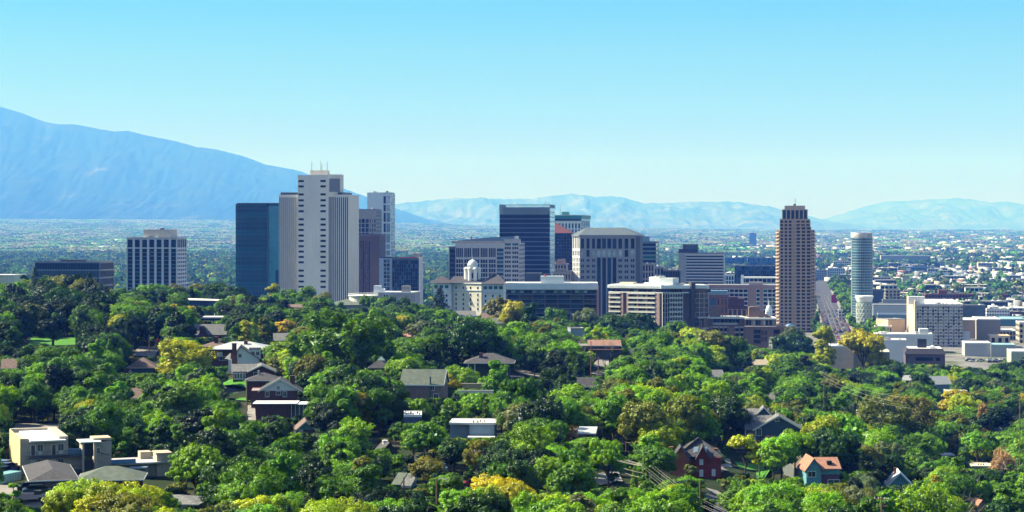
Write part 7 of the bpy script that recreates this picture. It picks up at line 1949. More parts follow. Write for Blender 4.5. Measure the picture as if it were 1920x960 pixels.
 b = MB(); slab_roof(b, [(xm - .5, .7, B.e), (B.w + .3, .7, B.e), (B.w + .3, 5, B.e + 2.0), (xm - .5, 5, B.e + 2.0)]); slab_roof(b, [(B.w + .3, 5.01, B.e + 2), (B.w + .3, 9, B.e), (xm - .5, 9, B.e), (xm - .5, 5.01, B.e + 2)]); rp = B.part(b, "roof", SHT); B.part(MB().box(B.xl(1555), 2.0, B.e + .7, B.xl(1555) + 1.0, 3.0, B.e + 1.5), "chimney", BLACK, rp); win(B, 1522, 889, 1.6, 1.1); win(B, 1566, 905, 2.4, .8, y=1.45); B.finish()
 B = H("small house with a pale tan gable tucked behind an orange-tinged tree", 1490, 1512, 432, 884, 876, 7, rz=.45, vis=(1488, 1514, 857, 880)); B.part(MB().box(0, 0, 0, B.w, B.d, B.e), "wall", SIDG); gable(B, 0, 0, B.w, B.d, B.e, 2.2, 'x', SIDG, mat("tan_shingles", (.34, .28, .20), .9, .2, 2), .4); B.finish()
 # u. white A roof
 B = H("small house with a bright white steep gable roof and red chimney", 1666, 1710, 470, 922, 909, 8, rz=-.12, vis=(1658, 1716, 882, 912)); B.part(MB().box(0, 0, 0, B.w, B.d, B.e), "wall", SIDT); rp = gable(B, 0, 0, B.w, B.d, B.e, 2.9, 'y', SIDT, mat("white_metal_roof", (.66, .72, .74), .5, .06, .5), .6); chimney(B, B.xl(1681), 4, B.e + 1.5, B.zx(1681, 882), BRD, .6, rp); B.finish()
 # v. misc on the right
 B = H("tall narrow house with striped grey roof and pale blue wall among the far trees", 1752, 1782, 680, 750, 720, 9, rz=.3, vis=(1750, 1786, 692, 722), drop=4); B.part(MB().box(0, 0, 0, B.w, B.d, B.e), "wall", mat("pale_dusk_blue_wall", (.17, .25, .34))); gable(B, 0, 0, B.w, B.d, B.e, 3.2, 'x', SIDW, mat("grey_striped_roof", (.26, .27, .28), .6, .2, 3), .5); B.finish()
 B = H("flat olive-grey roofed block with black vents beside the striped-roof house", 1778, 1815, 640, 752, 735, 10, rz=0, cat="building", name="flat_building", vis=(1776, 1817, 723, 738)); B.part(MB().box(0, 0, 0, B.w, B.d, B.e), "wall", SIDG); flat_roof(B, 0, 0, B.w, B.d, B.e, mat("olive_grey_roof", (.34, .35, .29), .9, .1, .5), .2); B.finish()
 B = H("terracotta-roofed house just visible between trees below the tall striped-roof house", 1632, 1650, 560, 806, 793, 7, rz=.1, vis=(1632, 1652, 782, 804)); B.part(MB().box(0, 0, 0, B.w, B.d, B.e), "wall", PINKB); gable(B, 0, 0, B.w, B.d, B.e, 1.6, 'x', PINKB, SHT, .3, None); B.finish()
 B = H("long orange-tan roof with a yellow chimney seen as a strip among dark trees", 1684, 1728, 560, 806, 791, 8, rz=-.25, vis=(1682, 1730, 780, 792)); B.part(MB().box(0, 0, 0, B.w, B.d, B.e), "wall", PINKB); rp = gable(B, 0, 0, B.w, B.d, B.e, 2.0, 'x', PINKB, mat("orange_tan_shingles", (.40, .26, .13), .9, .1, 1), .3, None); chimney(B, B.xl(1717), 2, B.e + .5, B.zx(1717, 781), SUNB, .9, rp); B.finish()
 B = H("flat cream-roofed house with rooftop vents near the lower right trees", 1824, 1866, 480, 892, 876, 9, rz=-.1, vis=(1822, 1868, 864, 880)); B.part(MB().box(0, 0, 0, B.w, B.d, B.e), "wall", BRD); flat_roof(B, -.3, -.3, B.w, B.d, B.e, mat("cream_roof", (.62, .58, .42)), .15)
 for i in range(3): B.part(MB().box(2 + i * .8, 3, B.e + .3, 2.4 + i * .8, 3.4, B.e + .8), "vent", BRICKR)
 B.finish()
 B = H("small white-edged flat roof in the gap above the golden tree", 1768, 1790, 520, 866, 855, 6, rz=0, cat="shed", name="flat_shed", vis=(1766, 1792, 846, 858)); B.part(MB().box(0, 0, 0, B.w, B.d, B.e), "wall", DGREY); flat_roof(B, -.3, -.3, B.w, B.d, B.e, ROOFW, .1); B.finish()
 B = H("dark-roofed house with a pale gable corner near the edge of the trees", 1858, 1880, 560, 822, 806, 7, rz=-.3, vis=(1856, 1882, 790, 812)); B.part(MB().box(0, 0, 0, B.w, B.d, B.e), "wall", SIDG); gable(B, 0, 0, B.w, B.d, B.e, 2.2, 'y', SIDT, SHD, .4); B.finish()
 B = H("orange-tinged brick gable peeking out at the bottom right edge", 1832, 1850, 330, 975, 950, 6, rz=.3, vis=(1830, 1852, 936, 958)); B.part(MB().box(0, 0, 0, B.w, B.d, B.e), "wall", PINKB); gable(B, 0, 0, B.w, B.d, B.e, 1.4, 'y', PINKB, SHT, .3, None); B.finish()
 B = H("small brick-red gable roof between treetops below the domed building", 748, 775, 760, 640, 632, 8, rz=.1, vis=(746, 776, 626, 640)); B.part(MB().box(0, 0, 0, B.w, B.d, B.e), "wall", PINKB); gable(B, 0, 0, B.w, B.d, B.e, 1.2, 'x', PINKB, mat("pinkish_tile_roof", (.33, .17, .14), .9, .15, 1), .3, None); B.finish()
 B = H("tiny white birdhouse-like garden shed with an orange front", 1015, 1024, 440, 734, 728, 2, rz=0, cat="shed", name="garden_shed", vis=(1012, 1027, 722, 735)); B.part(MB().box(0, 0, 0, B.w, B.d, B.e), "wall", SHT); gable(B, 0, 0, B.w, B.d, B.e, .5, 'y', TRIMW, TRIMW, .3); B.finish()
 for lb, a, b_, Y, base, ea, rm, wm_ in (("narrow brown-walled house in the trees above the small bushy gap at far left", 244, 266, 520, 764, 746, SHB, BRD), ("low grey roof peeping out beside the old street trees above the white gable house", 515, 540, 700, 648, 638, SHG, BRD),
         ("tan ridge of a roof deep among trees below the round terrace hall", 655, 676, 820, 624, 616, SHB, PINKG), ("charcoal roof corner under tall trees right of the moss-green roof", 842, 862, 600, 668, 660, SHD, SIDW),
         ("grey roof strip between trees above the grey twin-gabled house", 1330, 1356, 640, 716, 706, SHG, SIDG), ("pale roof corner among trees left of the striped-roof house", 1690, 1712, 760, 722, 713, METW, SIDG), ("brown roof low in the trees at the left edge above the pale lot", 4, 34, 560, 700, 690, SHB, BRD),
         ("small white-walled house behind trees left of the teal terracotta-roofed house", 1436, 1456, 560, 762, 750, SHG, SIDW)):
  B = H(lb, a, b_, Y, base, ea, 8, rz=.15, vis=(a, b_, ea - 7, ea + 3), drop=4); B.part(MB().box(0, 0, 0, B.w, B.d, B.e), "wall", wm_); gable(B, 0, 0, B.w, B.d, B.e, 2.2, 'x', wm_, rm, .5); win(B, (a + b_) / 2, (base + ea) / 2, .8, 1.0); B.finish()
 # hall with green hipped roof and round roof terrace
 B = H("church-like hall with a green-grey roof, yellow fascia and round white roof terrace", 620, 714, 1150, 592, 572, 26, rz=.05, cat="hall", name="hall_building", vis=(622, 718, 549, 586), drop=8, pad=50); B.part(MB().box(0, 0, 0, B.w, B.d, B.e), "wall", mat("pale_green_grey_wall", (.33, .34, .33), .8, .08, .3)); rp = hip(B, 0, 0, B.w, B.d, B.e, 3.6, ROOFGR, 1.2, fx=.45, trim=mat("yellow_fascia", (.60, .50, .26), .7, .05, 1))
 B.part(MB().cyl(B.xl(680), 12, B.e + 1, B.zx(680, 556), 8.5, n=28), "roof_drum", CONC); B.part(MB().cyl(B.xl(680), 12, B.zx(680, 556), B.zx(680, 554.5), 9.2, n=28), "drum_slab", STONEW, None)
 b = MB()
 for i in range(24): a = 2 * math.pi * i / 24; b.box(B.xl(680) + 9 * math.cos(a) - .06, 12 + 9 * math.sin(a) - .06, B.zx(680, 554.5), B.xl(680) + 9 * math.cos(a) + .06, 12 + 9 * math.sin(a) + .06, B.zx(680, 551.5))
 b.tube([(B.xl(680) + 9 * math.cos(i * math.pi / 12), 12 + 9 * math.sin(i * math.pi / 12), B.zx(680, 551.5)) for i in range(25)], .1, 4); B.part(b, "railing", TRIMW); B.finish()
 B = H("long low brown roof among treetops left of the yellow-edged hall", 524, 566, 1000, 588, 577, 10, rz=.1, cat="building", name="low_building", vis=(526, 566, 573, 583), drop=4); B.part(MB().box(0, 0, 0, B.w, B.d, B.e), "wall", BRD); gable(B, 0, 0, B.w, B.d, B.e, 1.4, 'x', BRD, SHB, .4, None); B.finish()
 for lb, a, b_, Y, base, ea, rm, wm_ in (("brown-roofed house with pale gable front below the cream domed building", 905, 942, 1000, 606, 596, SHB, SIDG), ("pale grey pergola-roofed house below the domed building", 858, 892, 1020, 604, 592, SHG, SIDW),
         ("grey-green low house below the brown-roofed one near the domed building", 925, 955, 900, 618, 606, ROOFGR, SIDG), ("house with light tan roof edge glimpsed under the long row of brick terraces", 1412, 1440, 800, 696, 684, mat("tan_shingles", (.34, .28, .20)), PINKG),
         ("grey pitched roofs of a house beside the blue dome", 1448, 1472, 1150, 646, 640, SHG, SIDG), ("flat pale roof beside the blue dome at the tree line", 1478, 1516, 1180, 652, 644, ROOFG, SIDG)):
  B = H(lb, a, b_, Y, base, ea, 9, rz=.1, vis=(a, b_, ea - 5, base - 3), drop=4); B.part(MB().box(0, 0, 0, B.w, B.d, B.e), "wall", wm_); gable(B, 0, 0, B.w, B.d, B.e, 2.2, 'x', wm_, rm, .5); B.finish()

# ------------------------------------------------------------------ poles, wires, lawns, roads on the slope
WOOD = mat("pole_wood", (.16, .10, .07), .9, .2, 3)
def pole(label, px, ytop, ybase, Y, arm=True, lamp=False):
 x = X_at(px, Y); zt = Z_at(ytop, Y); z0 = min(Z_at(ybase, Y), g(x, Y)) - .5
 t = thing("utility_pole", label, "utility pole", (x, Y, z0), -.5); h = zt - z0
 MB().tube([(0, 0, 0), (0, 0, h * .5), (0, 0, h)], [.19, .16, .13], 8).build("post", WOOD, t)
 if arm:
  a = MB().box(-1.2, -.07, h - .75, 1.2, .07, h - .6).box(-.9, -.07, h - 1.75, .9, .07, h - 1.62).build("crossarm", WOOD, t)
  for k in (-1.1, -.5, .5, 1.1): MB().cyl(k, 0, h - .59, h - .35, .07, .04, 6).build("insulator", TRIMW, a)
 if lamp: MB().tube([(0, 0, h - .3), (.8, 0, h + .1), (1.5, 0, h)], .06, 5).box(1.3, -.15, h - .1, 1.9, .15, h + .02).build("lamp_arm", GREY, t)
 VIS.append((px - 4, px + 4, ytop, ytop + (ybase - ytop) * .85, Y - 1))
 return Vector((x, Y, zt))
def wire(label, a, b, dx, dz, sag, r=.027, group=None):
 pts = []; 
 for i in range(15):
  t_ = i / 14; p = a.lerp(b, t_) + Vector((dx, 0, dz - sag * 4 * t_ * (1 - t_))); pts.append(p)
 m = mat("aluminium_wire", (.38, .35, .29), .6, .05, 1)
 o = MB().tube(pts, r, 4).build("overhead_wire", m); tag(o, label, "wire", group)

def poles():
 P1 = pole("wooden utility pole with crossarm in front of the orange-tinged tree", 1072, 800, 834, 410)
 P2 = pole("wooden utility pole with crossarms beside the lit road curve", 1214, 870, 926, 335)
 P0 = Vector((X_at(1010, 560), 560, Z_at(745, 560)))
 P0 = pole("far utility pole at the top of the wire run behind the yellow bush", 1022, 742, 760, 540)
 P3 = pole("tall plain wooden pole at the bottom edge right of the lit road", 1313, 903, 985, 300, arm=False)
 P4 = pole("pole with short pale crossarm near the bottom right edge", 1653, 928, 985, 300)
 pole("slender wooden pole with no arms below the pale shed", 1026, 868, 930, 330, arm=False); pole("street lamp pole on the dark lane near the middle bottom", 819, 897, 958, 305, arm=False, lamp=True)
 pole("leaning-wire utility pole left of the golden tree", 894, 840, 892, 360); pole("short pole at the low green-grey-roofed house", 757, 895, 925, 330, arm=False)
 pole("pole standing among round trees right of the small brick house", 689, 808, 842, 430, arm=False); pole("pole beside the driveway of the white-gabled brick house", 463, 712, 770, 500, arm=False)
 pole("tall pole in front of the pale-roofed ranch house", 495, 652, 700, 580, arm=False); pole("dark pole left of the red brick Victorian's lane", 1174, 832, 858, 430, arm=False); pole("red-brown pole on the street corner by the big yellow tree", 280, 627, 672, 640, arm=False)
 pole("pole in the lane beside the long brown-tiled building", 1108, 640, 685, 610, arm=False); pole("shorter dark pole in the lane below the long brown-tiled building", 1122, 668, 706, 580, arm=False)
 P5 = pole("pole with crossarms among the far right-centre trees", 1545, 695, 728, 640); P6 = Vector((X_at(1700, 560), 560, Z_at(742, 560))); P7 = Vector((X_at(1440, 250), 250, Z_at(985, 250)))
 pole("thin lamp pole among the trees at the right edge", 1912, 735, 770, 520, arm=False, lamp=True); pole("garden pole behind the red brick Victorian house", 1424, 866, 900, 430, arm=False)
 pole("dark lamp pole in front of the garages", 91, 925, 975, 290, arm=False)
 G = "overhead wires strung down the slope"
 for i, (dx, dz) in enumerate(((-1.1, -.3), (-.5, -.3), (.5, -.3), (1.1, -.3), (0, -1.7), (.2, -2.6))):
  od = ["topmost, outermost", "second", "third", "fourth", "fifth, lower", "lowest"][i]
  wire("%s wire of the run between the far pole and the orange-tinged tree" % od, P0, P1, dx, dz, 2.2, group=G); wire("%s wire of the run from the orange-tinged tree to the road pole" % od, P1, P2, dx, dz, 1.6, group=G); wire("%s wire of the run leaving the road pole past the lit road" % od, P2, P7, dx, dz, 1.4, .014, G)
 for i in (0, 2, 4): wire("%s pale wire high among the far right-centre trees" % ["highest", "second", "middle", "fourth", "lowest"][i], P5, P6, -1 + i * .5, -.4 - i * .8, 1.5, .022, "wires among the far right-centre trees")
 wire("long dark-lane wire crossing the shaded gap", Vector((X_at(1120, 430), 430, Z_at(815, 430))), Vector((X_at(1245, 420), 420, Z_at(838, 420))), 0, 0, .5, .03)

LAWN = mat("lawn_grass", (.055, .19, .012), .95, .25, .6)
def flatpoly(name, pts, m, lift=.3, vis=True, kind='structure'):
 """A patch of ground given by its outline in (px, py) on the slope."""
 P = []
 for px, py in pts:
  lo, hi = 230.0, 1500.0
  for _ in range(40):
   mid = (lo + hi) / 2
   z = g(X_at(px, mid), mid)
   if Z_at(py, mid) < z: hi = mid
   else: lo = mid
  P.append((X_at(px, mid), mid))
 cx = sum(p[0] for p in P) / len(P); cyy = sum(p[1] for p in P) / len(P)
 V = [(cx, cyy, g(cx, cyy) + lift)]; rings = 5; n = len(P) * 4; Q = []
 ring0 = []
 for i in range(len(P)):
  a, b = P[i], P[(i + 1) % len(P)]
  for k in range(4): ring0.append((a[0] + (b[0] - a[0]) * k / 4, a[1] + (b[1] - a[1]) * k / 4))
 for r in range(1, rings + 1):
  for (x, y) in ring0:
   xx, yy = cx + (x - cx) * r / rings, cyy + (y - cyy) * r / rings; V.append((xx, yy, g(xx, yy) + lift))
 b = MB(); fs = [(0, 1 + i, 1 + (i + 1) % n) for i in range(n)]
 for r in range(rings - 1):
  for i in range(n): fs.append((1 + r * n + i, 1 + (r + 1) * n + i, 1 + (r + 1) * n + (i + 1) % n, 1 + r * n + (i + 1) % n))
 b.add(V, fs); o = b.build(name, m); o['kind'] = kind
 if vis:
  x0, x1 = min(p[0] for p in pts), max(p[0] for p in pts); y0, y1 = min(p[1] for p in pts), max(p[1] for p in pts)
  VIS.append((x0, x1, y0, y1, min(p[1] for p in P) - 1)); GAPS.append((cx, cyy, max(abs(p[0] - cx) for p in P) * .8, max(abs(p[1] - cyy) for p in P) * .8))
 return o
GAPS = []
def slope_ground():
 flatpoly("lawn", [(52, 650), (140, 648), (150, 634), (60, 633)], LAWN); flatpoly("lawn", [(405, 712), (470, 714), (466, 730), (420, 724)], LAWN); flatpoly("lawn", [(430, 738), (468, 742), (470, 754), (445, 752)], LAWN)
 flatpoly("lawn", [(1378, 868), (1440, 862), (1450, 886), (1395, 888)], LAWN); flatpoly("lawn", [(1405, 888), (1460, 884), (1465, 896), (1420, 900)], LAWN); flatpoly("lawn", [(862, 706), (905, 706), (905, 714), (870, 714)], LAWN, vis=False)
 flatpoly("street", [(246, 668), (290, 670), (300, 652), (262, 650)], PAVE); flatpoly("driveway", [(415, 728), (462, 738), (462, 745), (425, 738)], ASPH, vis=False); flatpoly("dirt_path", [(462, 762), (478, 762), (480, 790), (466, 790)], PAVE)
 flatpoly("lane", [(1110, 915), (1168, 905), (1160, 885), (1118, 890)], PAVE); flatpoly("street", [(1325, 925), (1372, 938), (1385, 958), (1345, 975), (1318, 975)], ASPH); flatpoly("sidewalk", [(1322, 918), (1345, 924), (1366, 936), (1340, 930)], PAVE, .45)
 flatpoly("street", [(1108, 702), (1142, 706), (1140, 688), (1112, 690)], PAVE); flatpoly("driveway", [(1350, 890), (1375, 884), (1368, 862), (1352, 862)], PAVE); flatpoly("dirt_lot", [(-20, 990), (95, 985), (60, 920), (-20, 900)], PAVE, vis=False)
 flatpoly("lane", [(20, 812), (120, 812), (110, 797), (30, 796)], PAVE); flatpoly("lane", [(965, 692), (1010, 702), (1016, 712), (968, 700)], PAVE); flatpoly("driveway", [(955, 700), (985, 706), (980, 716), (955, 710)], ASPH, vis=False)
 flatpoly("driveway", [(1766, 752), (1782, 752), (1790, 772), (1760, 768)], PAVE); flatpoly("lane", [(1385, 838), (1420, 840), (1425, 852), (1380, 850)], ASPH)
 # cars and small things on the slope
 def onslope(px, py): 
  lo, hi = 230.0, 1200.0
  for _ in range(40):
   mid = (lo + hi) / 2
   if Z_at(py, mid) < g(X_at(px, mid), mid): hi = mid
   else: lo = mid
  return X_at(px, mid), mid
 for lb, c, px, py, rz, sc in (("black car parked before the glazed garage door, the far one of two", (.02, .02, .022), 62, 926, .3, 1.15), ("dark teal car parked before the glazed garage door, the near one of two", (.03, .06, .07), 74, 932, .3, 1.2), ("blue car at the left edge, foremost of the row by the dumpster", (.03, .07, .20), 6, 896, 1.2, 1.2),
       ("dark blue car in the row beside the sunlit end wall", (.02, .04, .10), 14, 889, 1.2, 1.2), ("white-roofed blue car, hindmost of the row at the left edge", (.10, .16, .30), 9, 884, 1.2, 1.2), ("dark sport utility car parked beside the hip-roofed porch house", (.03, .04, .035), 850, 700, .1, 1.25), ("small blue car glimpsed in the shaded lane by the low green-grey house", (.08, .20, .50), 834, 886, 1.4, 1.0),
       ("dark red car half hidden left of the golden tree", (.20, .02, .03), 892, 916, .2, 1.0), ("silver car in the lane beside the grey gabled house", (.30, .31, .33), 1392, 846, .2, 1.0), ("blue car parked by the dark hedge among the centre-right trees", (.06, .10, .25), 1386, 698, .1, 1.0)):
  x, y = onslope(px, py); car(lb, c, x, y, rz, None, sc); VIS.append((px - 14, px + 14, py - 10, py + 2, y - 3))
 x, y = onslope(12, 908); t = thing("dumpster", "ribbed teal roll-off dumpster at the left edge below the blue cars", "dumpster", (x, y, g(x, y) + .3), 1.2)
 MB().box(-2.6, -1.1, .2, 2.6, 1.1, 1.7).build("body", mat("teal_dumpster_paint", (.10, .34, .34), .6, .1, 1), t); b = MB()
 for i in range(12): b.box(-2.5 + i * .45, -1.2, .2, -2.35 + i * .45, 1.2, 1.75)
 b.build("rib", mat("pale_teal_rib", (.35, .60, .58), .6, .1, 1), t); VIS.append((0, 26, 896, 922, y - 2))
 x, y = onslope(56, 944); t = thing("pickup_truck", "pale pinkish covered truck bed parked at the front of the dirt lot", "truck", (x, y, g(x, y) + .3), .3); MB().box(-2.4, -1, .5, .6, 1, 1.5).box(.61, -.95, .5, 2.4, .95, 1.2).build("body", mat("pinkish_tarp", (.45, .36, .34), .8, .1, 1), t); MB().box(.6, -.85, 1.21, 1.8, .85, 1.85).build("cab", DGREY, t)
 for sx in (-1.6, 1.6):
  for sy in (-.9, .9): MB().tube([(sx, sy - .1, .4), (sx, sy + .1, .4)], .4, 10).build("wheel", BLACK, t)
 VIS.append((40, 72, 932, 950, y - 2))
 x, y = onslope(295, 655); t = thing("road_sign", "orange-red diamond road sign beside the street near the big yellow tree", "sign", (x, y, g(x, y)), 0); MB().tube([(0, 0, 0), (0, 0, 3.4)], .06, 6).build("post", GREY, t); MB().add([(0, -.1, 2.6), (.9, -.1, 3.5), (0, -.1, 4.4), (-.9, -.1, 3.5), (0, -.04, 2.6), (.9, -.04, 3.5), (0, -.04, 4.4), (-.9, -.04, 3.5)], [(0, 1, 2, 3), (7, 6, 5, 4), (0, 4, 5, 1), (1, 5, 6, 2), (2, 6, 7, 3), (3, 7, 4, 0)]).build("sign_panel", mat("orange_sign", (.70, .09, .04), .6, .05, 1), t); VIS.append((286, 304, 632, 660, y - 1))
